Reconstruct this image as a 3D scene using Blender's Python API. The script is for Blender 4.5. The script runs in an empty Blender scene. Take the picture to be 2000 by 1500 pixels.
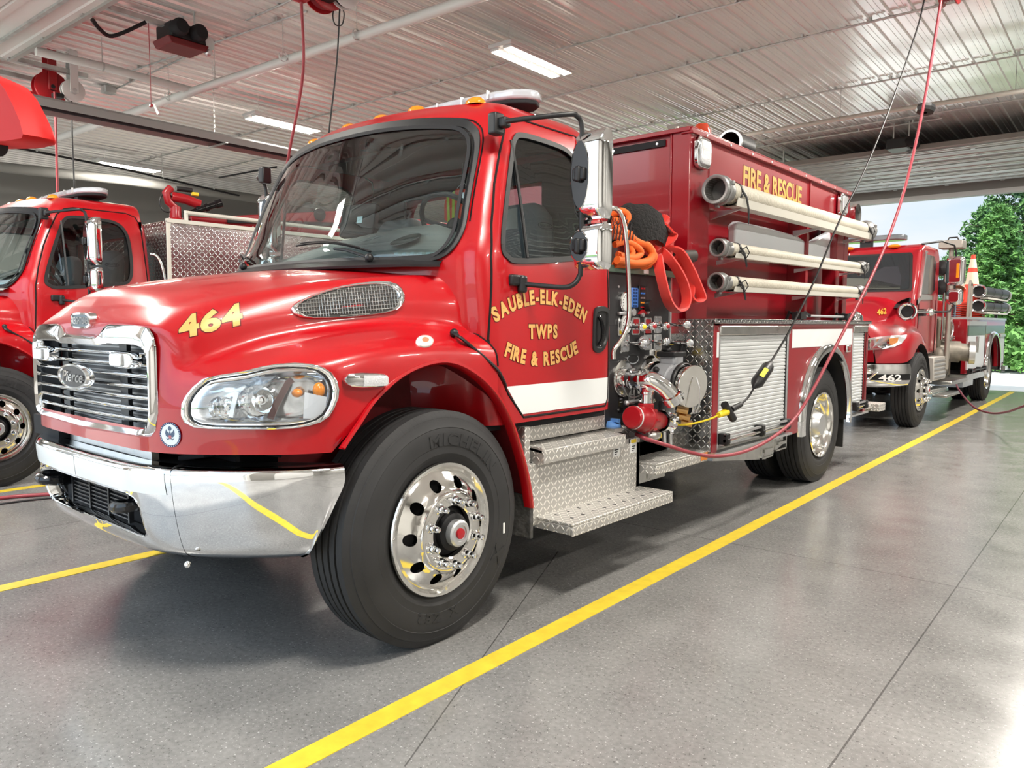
import bpy, bmesh, math, random
import numpy as np
from mathutils import Vector, Matrix
from mathutils.bvhtree import BVHTree
PI = math.pi; sin = math.sin; cos = math.cos; R = math.radians
SC = bpy.context.scene; COL = SC.collection
random.seed(7)

# ------------------------------------------------------------------ camera
CF = 1500.0; CC = Vector((3.552, -2.326, 1.426)); YAW, PITCH, ROLL = .709, .079, .004
cd = Vector((-sin(YAW)*cos(PITCH), cos(YAW)*cos(PITCH), -sin(PITCH)))
cr = cd.cross(Vector((0, 0, 1))).normalized(); cu = cr.cross(cd)
cr, cu = cos(ROLL)*cr + sin(ROLL)*cu, -sin(ROLL)*cr + cos(ROLL)*cu
cam = bpy.data.cameras.new('camera'); camo = bpy.data.objects.new('camera', cam); COL.objects.link(camo)
cam.sensor_width = 36; cam.lens = CF/2000*36; cam.clip_start = .05; cam.clip_end = 500
camo.matrix_world = Matrix(((cr.x, cu.x, -cd.x, CC.x), (cr.y, cu.y, -cd.y, CC.y), (cr.z, cu.z, -cd.z, CC.z), (0, 0, 0, 1)))
SC.camera = camo

def ray(u, v): return cd + (u-1000)/CF*cr - (v-750)/CF*cu
def at(u, v, X=None, Y=None, Z=None):
    """a point of the photograph on a plane of the place"""
    r = ray(u, v)
    k = (X-CC.x)/r.x if X is not None else (Y-CC.y)/r.y if Y is not None else (Z-CC.z)/r.z
    return CC + k*r

# ------------------------------------------------------------------ light
SC.view_settings.view_transform = 'Standard'; SC.view_settings.look = 'None'
SC.view_settings.gamma = 1; SC.view_settings.exposure = EXPO = .50
SC.view_settings.use_curve_mapping = False
SC.cycles.max_bounces = 9; SC.cycles.diffuse_bounces = 4; SC.cycles.glossy_bounces = 5; SC.cycles.transmission_bounces = 8
SC.cycles.caustics_reflective = False; SC.cycles.caustics_refractive = False
SC.cycles.sample_clamp_indirect = 6; SC.cycles.blur_glossy = .5
W = bpy.data.worlds.new('sky'); SC.world = W; W.use_nodes = True
nt = W.node_tree; nt.nodes.clear()
_o = nt.nodes.new('ShaderNodeOutputWorld'); _b = nt.nodes.new('ShaderNodeBackground')
_tc = nt.nodes.new('ShaderNodeTexCoord'); _mp = nt.nodes.new('ShaderNodeMapping'); _n = nt.nodes.new('ShaderNodeTexNoise')
_cr = nt.nodes.new('ShaderNodeValToRGB')
_mp.inputs['Scale'].default_value = (1, 1, 3.2); _n.inputs['Scale'].default_value = 2.3; _n.inputs['Detail'].default_value = 6
_cr.color_ramp.elements[0].position = .38; _cr.color_ramp.elements[0].color = (.50, .74, .97, 1)
_cr.color_ramp.elements[1].position = .60; _cr.color_ramp.elements[1].color = (.88, .93, .98, 1)
nt.links.new(_tc.outputs['Generated'], _mp.inputs['Vector']); nt.links.new(_mp.outputs[0], _n.inputs['Vector'])
nt.links.new(_n.outputs['Fac'], _cr.inputs[0]); nt.links.new(_cr.outputs[0], _b.inputs[0])
_sp = nt.nodes.new('ShaderNodeSeparateXYZ'); nt.links.new(_tc.outputs['Generated'], _sp.inputs[0])
_mr = nt.nodes.new('ShaderNodeMapRange'); _mr.inputs['From Min'].default_value = -.7; _mr.inputs['From Max'].default_value = .7
_mr.inputs['To Min'].default_value = 2.1; _mr.inputs['To Max'].default_value = .74     # the sun's half of the sky is the brighter one
nt.links.new(_sp.outputs['Y'], _mr.inputs['Value']); nt.links.new(_mr.outputs[0], _b.inputs[1])
nt.links.new(_b.outputs[0], _o.inputs[0])
def sun_light():
    l = bpy.data.lights.new('sun', 'SUN'); l.energy = 5.5; l.angle = R(2); l.color = (1, .95, .86)
    o = bpy.data.objects.new('sun', l); COL.objects.link(o)
    o.rotation_euler = Vector((-.55, -.35, 1.0)).to_track_quat('Z', 'Y').to_euler()
sun_light()
def area(name, loc, size, size_y, rot, power, color=(1, 1, 1), portal=False):
    l = bpy.data.lights.new(name, 'AREA'); l.shape = 'RECTANGLE'; l.size = size; l.size_y = size_y; l.energy = power; l.color = color
    o = bpy.data.objects.new(name, l); COL.objects.link(o); o.location = loc; o.rotation_euler = rot
    if portal: l.cycles.is_portal = True
    return o
for _i, _x in enumerate((0, -5.1, -10.2)):          # daylight through the open front doors
    area('door_daylight', (_x, -3.75, 2.13), 4.2, 4.2, (R(90), 0, 0), 1, portal=True)
area('door_daylight', (-.45, 17.6, 2.13), 4.2, 4.2, (R(-90), 0, 0), 1, portal=True)

# ------------------------------------------------------------------ materials
MATS = {}
def N(nt, typ, **kw):
    n = nt.nodes.new(typ)
    for k, v in kw.items():
        if k in n.inputs: n.inputs[k].default_value = v
        else: setattr(n, k, v)
    return n
def mat(name, col, rough=.5, metal=0, coat=0, spec=.5, emit=0, noise=None, bump=None, trans=0, ior=1.45, alpha=1, coatr=.03, aniso=0, sheen=0):
    """noise=(scale, amount[, roughness amount]) varies the colour; bump=(scale, height m, detail)"""
    if name in MATS: return MATS[name]
    m = bpy.data.materials.new(name); m.use_nodes = True; nt = m.node_tree
    b = nt.nodes['Principled BSDF']; I = b.inputs
    I['Base Color'].default_value = (*col, 1); I['Roughness'].default_value = rough; I['Metallic'].default_value = metal
    I['Coat Weight'].default_value = coat; I['Coat Roughness'].default_value = coatr; I['Specular IOR Level'].default_value = spec
    I['IOR'].default_value = ior; I['Transmission Weight'].default_value = trans; I['Alpha'].default_value = alpha
    I['Anisotropic'].default_value = aniso; I['Sheen Weight'].default_value = sheen
    if emit: I['Emission Color'].default_value = (*col, 1); I['Emission Strength'].default_value = emit
    tc = N(nt, 'ShaderNodeTexCoord')
    if noise:
        n = N(nt, 'ShaderNodeTexNoise', Scale=noise[0], Detail=5.0); nt.links.new(tc.outputs['Object'], n.inputs['Vector'])
        r = N(nt, 'ShaderNodeValToRGB'); a = noise[1]
        r.color_ramp.elements[0].position = .3; r.color_ramp.elements[1].position = .7
        r.color_ramp.elements[0].color = (*[max(0, c*(1-a)) for c in col], 1); r.color_ramp.elements[1].color = (*[min(1, c*(1+a)) for c in col], 1)
        nt.links.new(n.outputs['Fac'], r.inputs[0]); nt.links.new(r.outputs[0], I['Base Color'])
        if len(noise) > 2:
            q = N(nt, 'ShaderNodeMapRange'); q.inputs['To Min'].default_value = max(0, rough-noise[2]); q.inputs['To Max'].default_value = min(1, rough+noise[2])
            nt.links.new(n.outputs['Fac'], q.inputs['Value']); nt.links.new(q.outputs[0], I['Roughness'])
    if bump:
        n = N(nt, 'ShaderNodeTexNoise', Scale=bump[0], Detail=float(bump[2]) if len(bump) > 2 else 3.0); nt.links.new(tc.outputs['Object'], n.inputs['Vector'])
        p = N(nt, 'ShaderNodeBump', Strength=1.0, Distance=bump[1]); nt.links.new(n.outputs['Fac'], p.inputs['Height']); nt.links.new(p.outputs[0], I['Normal'])
    MATS[name] = m; return m
class G:
    """tiny maths-node writer"""
    def __init__(s, nt): s.nt = nt
    def m(s, op, a, b=None, c=None, clamp=False):
        n = s.nt.nodes.new('ShaderNodeMath'); n.operation = op; n.use_clamp = clamp
        for i, x in enumerate((a, b, c)):
            if x is None: continue
            if isinstance(x, (int, float)): n.inputs[i].default_value = x
            else: s.nt.links.new(x, n.inputs[i])
        return n.outputs[0]
    def mix(s, f, a, b):
        n = s.nt.nodes.new('ShaderNodeMix'); n.data_type = 'RGBA'
        for i, x in ((0, f), (6, a), (7, b)):
            if isinstance(x, (int, float)): n.inputs[i].default_value = x
            elif isinstance(x, tuple): n.inputs[i].default_value = (*x, 1)
            else: s.nt.links.new(x, n.inputs[i])
        return n.outputs[2]
    def noise(s, vec, scale, detail=4):
        n = s.nt.nodes.new('ShaderNodeTexNoise'); n.inputs['Scale'].default_value = scale; n.inputs['Detail'].default_value = detail
        s.nt.links.new(vec, n.inputs['Vector']); return n.outputs['Fac']

RED = mat('red_paint', (.42, .0025, .007), .30, 0, .55, coatr=.02, noise=(1.7, .06))
REDD = mat('red_body_paint', (.27, .003, .010), .30, 0, .6, coatr=.03, noise=(1.7, .06))
REDM = mat('red_liner', (.16, .008, .012), .55, bump=(30, .002), noise=(6, .3))
CHROME = mat('chrome', (.86, .87, .88), .035, 1, bump=(3.5, .0006, 1))
ALU = mat('polished_aluminium', (.80, .79, .76), .11, 1, noise=(9, .06, .05))
STEEL = mat('brushed_steel', (.62, .62, .60), .3, 1, noise=(14, .1, .08))
GALV = mat('galvanised_steel', (.55, .57, .56), .42, .8, noise=(8, .18, .1))
SATIN = mat('satin_aluminium', (.66, .67, .68), .33, .85)
BLK = mat('black_plastic', (.012, .012, .013), .42)
BLKG = mat('gloss_black', (.008, .008, .009), .12)
BLKM = mat('matt_black', (.012, .012, .014), .8)
PANEL = mat('black_panel', (.014, .014, .016), .5, bump=(400, .0003))
RUB = mat('rubber', (.022, .022, .023), .62, noise=(5, .25, .08), bump=(90, .0004))
WHITE = mat('white_paint', (.78, .79, .78), .35)
WHITEG = mat('white_reflective', (.82, .84, .84), .3, coat=.5)
GOLD = mat('gold_leaf', (.76, .42, .13), .42, .12)
GOLDD = mat('gold_lettering_dark', (.72, .33, .04), .4, .12)
DKRED = mat('lettering_shadow', (.10, .002, .004), .4)
YEL = mat('yellow_plastic', (.85, .62, .02), .45)
AMB = mat('amber_lens', (.85, .26, .01), .12, coat=1)
CLR = mat('clear_lens', (.72, .74, .76), .12, .35, coat=1, bump=(160, .0012, 0))
GREY = mat('grey_casting', (.36, .37, .39), .42, .25)
REDV = mat('valve_red', (.38, .008, .014), .35, coat=.3)
ORG = mat('orange_strap', (.80, .085, .03), .75, bump=(300, .0006), sheen=.3)
ORG2 = mat('orange_rope', (.86, .16, .025), .7, bump=(240, .0012))
HOSER = mat('red_rubber_hose', (.30, .04, .05), .42)
INTG = mat('grey_interior', (.20, .21, .22), .8)
INTD = mat('dark_interior', (.03, .032, .035), .8)
BRASS = mat('brass', (.55, .33, .14), .3, 1)
BLUE = mat('blue_plastic', (.05, .17, .55), .4)
def glassmat(name, tint, rough=0.0, mixw=.8, dirt=0.):
    m = bpy.data.materials.new(name); m.use_nodes = True; nt = m.node_tree; nt.nodes.clear()
    o = N(nt, 'ShaderNodeOutputMaterial'); t = N(nt, 'ShaderNodeBsdfTransparent'); t.inputs[0].default_value = (*tint, 1)
    g = N(nt, 'ShaderNodeBsdfGlossy'); g.inputs['Roughness'].default_value = rough; g.inputs[0].default_value = (1, 1, 1, 1)
    f = N(nt, 'ShaderNodeFresnel', IOR=1.52); mx = N(nt, 'ShaderNodeMixShader')
    k = G(nt); a = k.m('MULTIPLY', f.outputs[0], 1.7, clamp=True)
    nt.links.new(a, mx.inputs[0]); nt.links.new(t.outputs[0], mx.inputs[1]); nt.links.new(g.outputs[0], mx.inputs[2])
    nt.links.new(mx.outputs[0], o.inputs[0]); return m
GLASS = glassmat('windscreen_glass', (.80, .88, .86)); GLASS2 = glassmat('side_glass', (.72, .78, .78)); LENSG = glassmat('lamp_glass', (.93, .95, .96))

def tread_plate(name, col, p=.034, rough=.2, metal=1):
    """diamond plate: raised bars set at alternating right angles"""
    m = mat(name, col, rough, metal, noise=(5, .16, .08)); nt = m.node_tree; k = G(nt); b = nt.nodes['Principled BSDF']
    uv = N(nt, 'ShaderNodeUVMap'); uv.uv_map = 'UVMap'; s = N(nt, 'ShaderNodeSeparateXYZ'); nt.links.new(uv.outputs[0], s.inputs[0])
    u = k.m('DIVIDE', s.outputs[0], p); v = k.m('DIVIDE', s.outputs[1], p)
    par = k.m('MODULO', k.m('ABSOLUTE', k.m('ADD', k.m('FLOOR', u), k.m('FLOOR', v))), 2)
    fu = k.m('SUBTRACT', k.m('FRACT', u), .5); fv = k.m('SUBTRACT', k.m('FRACT', v), .5)
    sg = k.m('SUBTRACT', k.m('MULTIPLY', par, 2), 1); fv = k.m('MULTIPLY', fv, sg)
    a = k.m('DIVIDE', k.m('ADD', fu, fv), .80); c = k.m('DIVIDE', k.m('SUBTRACT', fu, fv), .21)
    h = k.m('SUBTRACT', 1, k.m('ADD', k.m('MULTIPLY', a, a), k.m('MULTIPLY', c, c)), clamp=True)
    h = k.m('POWER', h, .5)
    nt.links.new(k.mix(h, tuple(c*.62 for c in col), tuple(min(1, c*1.25) for c in col)), b.inputs['Base Color'])
    bp = N(nt, 'ShaderNodeBump', Strength=1.0, Distance=.0022); nt.links.new(h, bp.inputs['Height']); nt.links.new(bp.outputs[0], b.inputs['Normal'])
    return m
PLATE = tread_plate('diamond_plate', (.80, .775, .73), p=.031, rough=.42, metal=.55); PLATE2 = tread_plate('diamond_plate_bright', (.66, .66, .66), rough=.18, metal=.95)

# ------------------------------------------------------------------ mesh builder
MIRR = {}; MIRR_NEXT = []; SPLIT_NAMES = {'tank_rib', 'mirror_bracket', 'rub_rail', 'grille_baffle', 'hanger_rod', 'hanging_wire', 'light_bar_foot', 'opener_hanger', 'track_hanger', 'conduit_clip', 'rail_rivet', 'side_step', 'step_brace', 'grille_strut', 'underbody_box', 'hand_rail', 'hose_stand', 'valve_row', 'drain_pipe', 'chock_bracket', 'tank_rear_post', 'light_bar_divider', 'body_frame', 'compartment'}
class MB:
    def __init__(s, M=None): s.v = []; s.f = []; s.mi = []; s.M = M or Matrix(); s.mats = []; s.cur = 0
    def use(s, m):
        if m not in s.mats: s.mats.append(m)
        s.cur = s.mats.index(m); return s
    def add(s, vs, fs):
        o = len(s.v); s.v += [s.M @ Vector(p) for p in vs]; s.f += [tuple(i+o for i in f) for f in fs]; s.mi += [s.cur]*len(fs); return s
    def box(s, a, b):
        (x0, y0, z0), (x1, y1, z1) = [min(p, q) for p, q in zip(a, b)], [max(p, q) for p, q in zip(a, b)]
        return s.add([(x0,y0,z0),(x1,y0,z0),(x1,y1,z0),(x0,y1,z0),(x0,y0,z1),(x1,y0,z1),(x1,y1,z1),(x0,y1,z1)],
                     [(0,3,2,1),(4,5,6,7),(0,1,5,4),(1,2,6,5),(2,3,7,6),(3,0,4,7)])
    def cbox(s, c, d): return s.box([p-q/2 for p, q in zip(c, d)], [p+q/2 for p, q in zip(c, d)])
    def prism(s, poly, axis, a, b, xf=None):
        """poly: 2D outline in the two other axes (in x,y,z order), extruded from a to b along axis"""
        n = len(poly); area = sum(poly[i][0]*poly[(i+1) % n][1]-poly[(i+1) % n][0]*poly[i][1] for i in range(n))
        if (area < 0) != (axis == 1): poly = poly[::-1]
        if a > b: a, b = b, a
        def P(p, t): return (t, p[0], p[1]) if axis == 0 else (p[0], t, p[1]) if axis == 1 else (p[0], p[1], t)
        vs = [P(p, a) for p in poly]+[P(p, b) for p in poly]
        fs = [tuple(range(n-1, -1, -1)), tuple(range(n, 2*n))]+[(i, (i+1) % n, (i+1) % n+n, i+n) for i in range(n)]
        return s.add(vs, fs)
    def lathe(s, prof, c=(0,0,0), axis=(0,0,1), n=24, a0=0, a1=2*PI, ref=None):
        """prof: list of (radius, height along axis)"""
        ax = Vector(axis).normalized(); e1 = Vector(ref) if ref else (Vector((0,0,1)) if abs(ax.z) < .9 else Vector((1,0,0)))
        e1 = (e1-ax*e1.dot(ax)).normalized(); e2 = ax.cross(e1); c = Vector(c); full = abs(a1-a0-2*PI) < 1e-6
        m = n if full else n+1; vs = []
        for r, h in prof:
            for i in range(m):
                t = a0+(a1-a0)*i/n; vs.append(c+ax*h+(e1*cos(t)+e2*sin(t))*r)
        fs = []
        for j in range(len(prof)-1):
            for i in range(n):
                k = (i+1) % m; fs.append((j*m+i, j*m+k, (j+1)*m+k, (j+1)*m+i))
        return s.add(vs, fs)
    def cyl(s, p, q, r, n=16, r2=None):
        p = Vector(p); q = Vector(q); L = (q-p).length; r2 = r if r2 is None else r2
        return s.lathe([(0.0001, 0), (r, 0), (r2, L), (0.0001, L)], p, (q-p), n)
    def tube(s, pts, r, n=10, closed=False, ends=True, rs=None):
        pts = [Vector(p) for p in pts]; m = len(pts); vs = []; prev = None
        for i, p in enumerate(pts):
            a = pts[(i-1) % m] if (i or closed) else p; b = pts[(i+1) % m] if (i < m-1 or closed) else p
            t = (b-a).normalized()
            if prev is None:
                e = Vector((0,0,1)) if abs(t.z) < .9 else Vector((1,0,0)); e = (e-t*e.dot(t)).normalized()
            else: e = (prev-t*prev.dot(t)).normalized()
            prev = e; f = t.cross(e); rr = rs[i] if rs else r
            if isinstance(rr, tuple): ra, rb = rr
            else: ra = rb = rr
            vs += [p+e*(cos(2*PI*j/n)*ra)+f*(sin(2*PI*j/n)*rb) for j in range(n)]
        fs = []
        for i in range(m if closed else m-1):
            o, q = i*n, ((i+1) % m)*n
            fs += [(o+j, o+(j+1) % n, q+(j+1) % n, q+j) for j in range(n)]
        if ends and not closed: fs += [tuple(range(n-1, -1, -1)), tuple((m-1)*n+j for j in range(n))]
        return s.add(vs, fs)
    def grid(s, P, closed=False, flip=False):
        nu = len(P); nv = len(P[0]); vs = [p for r_ in P for p in r_]; fs = []
        for i in range(nu if closed else nu-1):
            for j in range(nv-1):
                q = (i*nv+j, ((i+1) % nu)*nv+j, ((i+1) % nu)*nv+j+1, i*nv+j+1)
                fs.append(q[::-1] if flip else q)
        return s.add(vs, fs)
    def sphere(s, c, r, nu=14, nv=8, sc=(1,1,1), z0=-1, z1=1):
        a0 = math.asin(z0); a1 = math.asin(z1); c = Vector(c)
        P = [[c+Vector((cos(2*PI*i/nu)*cos(t)*r*sc[0], sin(2*PI*i/nu)*cos(t)*r*sc[1], sin(t)*r*sc[2])) for t in [a0+(a1-a0)*j/nv for j in range(nv+1)]] for i in range(nu)]
        return s.grid(P, closed=True)
    def islands(s):
        p = list(range(len(s.v)))
        def r(i):
            while p[i] != i: p[i] = p[p[i]]; i = p[i]
            return i
        for f in s.f:
            for i in f[1:]: p[r(f[0])] = r(i)
        g = {}
        for k, f in enumerate(s.f): g.setdefault(r(f[0]), []).append(k)
        out = []
        for ks in g.values():
            t = MB(); ix = {}; t.mats = s.mats
            for k in ks:
                for i in s.f[k]:
                    if i not in ix: ix[i] = len(t.v); t.v.append(s.v[i])
                t.f.append(tuple(ix[i] for i in s.f[k])); t.mi.append(s.mi[k])
            out.append(t)
        return out
    def build(s, name, m=None, parent=None, bevel=0, seg=2, smooth=35, mirror=False, solid=0, sub=0):
        if name in SPLIT_NAMES and not getattr(s, 'one', 0):
            o = None
            for t in s.islands(): t.one = 1; q = t.build(name, m, parent, bevel, seg, smooth, mirror, solid, sub); o = o or q
            return o
        me = bpy.data.meshes.new(name)
        vs, fs, mi = s.v, s.f, s.mi; join = mirror and any(abs(p.x) < .002 for p in vs)
        if join:
            n = len(vs); vs = vs+[Vector((-p.x, p.y, p.z)) for p in vs]; fs = fs+[tuple(i+n for i in f[::-1]) for f in fs]; mi = mi+mi
        elif mirror:
            t = MB(); t.v = [Vector((-p.x, p.y, p.z)) for p in vs]; t.f = [f[::-1] for f in fs]; t.mi = mi; t.mats = s.mats
            MIRR_NEXT.append(t.build(name, m, MIRR.get(parent, parent), bevel, seg, smooth, False, solid, sub))
        me.from_pydata([tuple(p) for p in vs], [], fs)
        if m is not None: me.materials.append(m)
        else:
            for q in s.mats: me.materials.append(q)
            me.polygons.foreach_set('material_index', mi)
        me.validate(); me.update()
        if join:
            bm = bmesh.new(); bm.from_mesh(me); bmesh.ops.remove_doubles(bm, verts=[v for v in bm.verts if abs(v.co.x) < .003], dist=.003); bm.to_mesh(me); bm.free()
        boxuv(me)
        if smooth: me.shade_smooth(); me.set_sharp_from_angle(angle=R(smooth))
        o = bpy.data.objects.new(name, me); COL.objects.link(o)
        if parent is not None: o.parent = parent
        if mirror and not join: MIRR[o] = MIRR_NEXT.pop()
        if solid: d = o.modifiers.new('solid', 'SOLIDIFY'); d.thickness = solid; d.offset = -1
        if bevel:
            d = o.modifiers.new('bevel', 'BEVEL'); d.width = bevel; d.segments = seg; d.limit_method = 'ANGLE'; d.angle_limit = R(40); d.harden_normals = False
        if sub: d = o.modifiers.new('sub', 'SUBSURF'); d.levels = sub; d.render_levels = sub
        return o
def boxuv(me):
    n = len(me.polygons)
    if not n: return
    uv = me.uv_layers.new(name='UVMap'); co = np.empty(len(me.vertices)*3); me.vertices.foreach_get('co', co); co = co.reshape(-1, 3)
    nr = np.empty(n*3); me.polygons.foreach_get('normal', nr); nr = np.abs(nr.reshape(-1, 3))
    lt = np.empty(n, int); me.polygons.foreach_get('loop_total', lt); vi = np.empty(len(me.loops), int); me.loops.foreach_get('vertex_index', vi)
    ax = np.repeat(nr.argmax(1), lt); c = co[vi]
    U = np.where(ax == 0, c[:, 1], c[:, 0]); V = np.where(ax == 2, c[:, 1], c[:, 2])
    uv.data.foreach_set('uv', np.stack([U, V], 1).ravel())
def tag(o, label=None, cat=None, group=None, kind=None):
    if label: o['label'] = label
    if cat: o['category'] = cat
    if group: o['group'] = group
    if kind: o['kind'] = kind
    return o
def empty(name, loc=(0,0,0), rz=0, label=None, cat=None, group=None):
    o = bpy.data.objects.new(name, None); COL.objects.link(o); o.location = loc; o.rotation_euler = (0, 0, rz); o.empty_display_size = .2
    return tag(o, label, cat, group)
def kids(o): return [c for c in bpy.data.objects if c.parent == o]
def copy_tree(o, parent=None):
    c = o.copy(); COL.objects.link(c); c.parent = parent
    if parent is not None and o.parent is not None: c.matrix_parent_inverse = o.matrix_parent_inverse.copy()
    for ch in kids(o): copy_tree(ch, c)
    return c
def struct(name, mb, m, **k): return tag(mb.build(name, m, **k), kind='structure')
def rrect(w, h, r, n=5, cx=0, cy=0):
    out = []
    for sx, sy, a0 in ((1, 1, 0), (-1, 1, 90), (-1, -1, 180), (1, -1, 270)):
        for i in range(n+1):
            a = R(a0+90*i/n); out.append((cx+sx*(w/2-r)+r*cos(a), cy+sy*(h/2-r)+r*sin(a)))
    return out
def arc(c, r, a0, a1, n): return [(c[0]+r*cos(R(a0+(a1-a0)*i/n)), c[1]+r*sin(R(a0+(a1-a0)*i/n))) for i in range(n+1)]
def cat(P, n, closed=False):
    """Catmull-Rom through the points, n steps a span"""
    P = [np.array(p, float) for p in P]; m = len(P); out = []
    for i in range(m if closed else m-1):
        if closed: a, b, c, d = P[(i-1) % m], P[i], P[(i+1) % m], P[(i+2) % m]
        else:
            b, c = P[i], P[i+1]; a = P[i-1] if i else 2*b-c; d = P[i+2] if i+2 < m else 2*c-b
        for k in range(n):
            t = k/n; out.append(.5*((2*b)+(c-a)*t+(2*a-5*b+4*c-d)*t*t+(3*b-3*c+d-a)*t**3))
    if not closed: out.append(P[-1])
    return out
def net(cols, nu, nv):
    rows = [cat(c, nv) for c in cols]
    return np.array([cat([r_[j] for r_ in rows], nu) for j in range(len(rows[0]))]).transpose(1, 0, 2)
def inside(p, poly):
    x, y = p; c = False; n = len(poly); j = n-1
    for i in range(n):
        if (poly[i][1] > y) != (poly[j][1] > y) and x < (poly[j][0]-poly[i][0])*(y-poly[i][1])/(poly[j][1]-poly[i][1]+1e-12)+poly[i][0]: c = not c
        j = i
    return c
def nearest(p, poly):
    best = None
    for i in range(len(poly)):
        a = np.array(poly[i]); b = np.array(poly[(i+1) % len(poly)]); d = b-a; t = max(0, min(1, np.dot(p-a, d)/(d@d+1e-12))); q = a+t*d; e = np.hypot(*(p-q))
        if best is None or e < best[0]: best = (e, q)
    return best
def cutgrid(V, poly, axes, cond):
    """snap the grid to the outline so that it can be split there; returns a mask of cells inside"""
    a, b = axes; nu, nv, _ = V.shape; ins = np.zeros((nu, nv), bool); ok = np.zeros((nu, nv), bool)
    lo = np.min(poly, 0)-.1; hi = np.max(poly, 0)+.1
    for i in range(nu):
        for j in range(nv):
            p = V[i, j]
            if cond(p):
                ok[i, j] = True
                if lo[0] < p[a] < hi[0] and lo[1] < p[b] < hi[1]: ins[i, j] = inside((p[a], p[b]), poly)
    snap = {}
    for i in range(nu):
        for j in range(nv):
            for k, l in ((i+1, j), (i, j+1), (i+1, j+1), (i-1, j+1)):
                if 0 <= k < nu and l < nv and ok[i, j] and ok[k, l] and ins[i, j] != ins[k, l]:
                    best = None
                    for q in ((i, j), (k, l)):
                        if q not in snap: 
                            e, c = nearest(V[q][[a, b]], poly); snap_c = (e, q, c)
                        else: snap_c = (0, q, None)
                        if best is None or snap_c[0] < best[0]: best = snap_c
                    if best[2] is not None: snap[best[1]] = best[2]
    for q, c in snap.items(): V[q][a], V[q][b] = c
    mask = np.zeros((nu-1, nv-1), bool)
    for i in range(nu-1):
        for j in range(nv-1):
            if ok[i:i+2, j:j+2].any():
                qs = [V[i, j], V[i+1, j], V[i+1, j+1], V[i, j+1]]; c = sum(qs)/4
                mask[i, j] = cond(c) and inside((c[a], c[b]), poly)
    return mask
def gridmesh(V, keep, flip=False, mb=None):
    mb = mb or MB(); nu, nv, _ = V.shape; idx = {}; vs = []; fs = []
    def I(i, j):
        if (i, j) not in idx: idx[(i, j)] = len(vs); vs.append(Vector(V[i, j]))
        return idx[(i, j)]
    for i in range(nu-1):
        for j in range(nv-1):
            if keep[i, j]:
                q = (I(i, j), I(i+1, j), I(i+1, j+1), I(i, j+1)); fs.append(q[::-1] if flip else q)
    return mb.add(vs, fs)
def bvh_of(mb): return BVHTree.FromPolygons([tuple(p) for p in mb.v], mb.f)
def onto(bvh, u, v, off=0):
    """the surface point seen at (u, v), lifted off along the surface normal"""
    p, n, i, d = bvh.ray_cast(CC, ray(u, v).normalized())
    if p is None: return None
    if n.dot(ray(u, v)) > 0: n = -n
    return p+n*off, n
def patch(mb, bvh, outline, levels, close=True):
    """outline in picture points laid on a surface; levels: list of (scale, lift, (du,dv)) rings, the last closed by a centre point"""
    cx = sum(p[0] for p in outline)/len(outline); cy = sum(p[1] for p in outline)/len(outline); n = len(outline); vs = []; c0 = None
    for s_, off, *rest in levels:
        du, dv = rest[0] if rest else (0, 0)
        for (u, v) in outline:
            q = onto(bvh, cx+(u-cx)*s_+du, cy+(v-cy)*s_+dv, off)
            if q is None: q = (vs[-1], None) if vs else (Vector((0,0,0)), None)
            vs.append(q[0])
    fs = []
    for j in range(len(levels)-1): fs += [(j*n+i, j*n+(i+1) % n, (j+1)*n+(i+1) % n, (j+1)*n+i) for i in range(n)]
    if close:
        j = len(levels)-1; q = onto(bvh, cx, cy, levels[-1][1]); vs.append(q[0]); fs += [(j*n+i, j*n+(i+1) % n, len(vs)-1) for i in range(n)]
    return mb.add(vs, fs)
# text as flat outlines
_tcache = {}
def glyphs(txt, bold=.0, shear=0, fine=0):
    key = (txt, bold, shear, fine)
    if key in _tcache: return _tcache[key]
    c = bpy.data.curves.new('t', 'FONT'); c.body = txt; c.size = 1; c.offset = bold; c.shear = shear; c.resolution_u = 3; c.fill_mode = 'FRONT'
    o = bpy.data.objects.new('t', c); COL.objects.link(o); dg = bpy.context.evaluated_depsgraph_get(); me = o.evaluated_get(dg).to_mesh()
    vs = [tuple(v.co) for v in me.vertices]; fs = [tuple(p.vertices) for p in me.polygons]
    if fine:
        bm = bmesh.new(); bm.from_mesh(me); bmesh.ops.triangulate(bm, faces=bm.faces)
        for _ in range(4):
            es = [e for e in bm.edges if e.calc_length() > fine]
            if not es: break
            bmesh.ops.subdivide_edges(bm, edges=es, cuts=1); bmesh.ops.triangulate(bm, faces=bm.faces)
        bm.verts.index_update(); vs = [tuple(v.co) for v in bm.verts]; fs = [tuple(v.index for v in f.verts) for f in bm.faces]; bm.free()
    o.evaluated_get(dg).to_mesh_clear(); bpy.data.objects.remove(o); bpy.data.curves.remove(c)
    _tcache[key] = (vs, fs); return vs, fs
def text(mb, txt, fn, h=1, bold=.02, sx=1, cx=True, shear=0):
    """fn maps (x, y) in metres, lettering centred, to a point in space"""
    vs, fs = glyphs(txt, bold, shear)
    if not vs: return mb
    x0 = min(v[0] for v in vs); x1 = max(v[0] for v in vs); capz = .72; k = h/capz
    return mb.add([fn((v[0]-(x0+x1)/2)*k*sx if cx else (v[0]-x0)*k*sx, v[1]*k) for v in vs], fs)
def adv(ch, bold): 
    vs, fs = glyphs(ch, bold); return max(v[0] for v in vs)-min(v[0] for v in vs) if vs else .3
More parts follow.
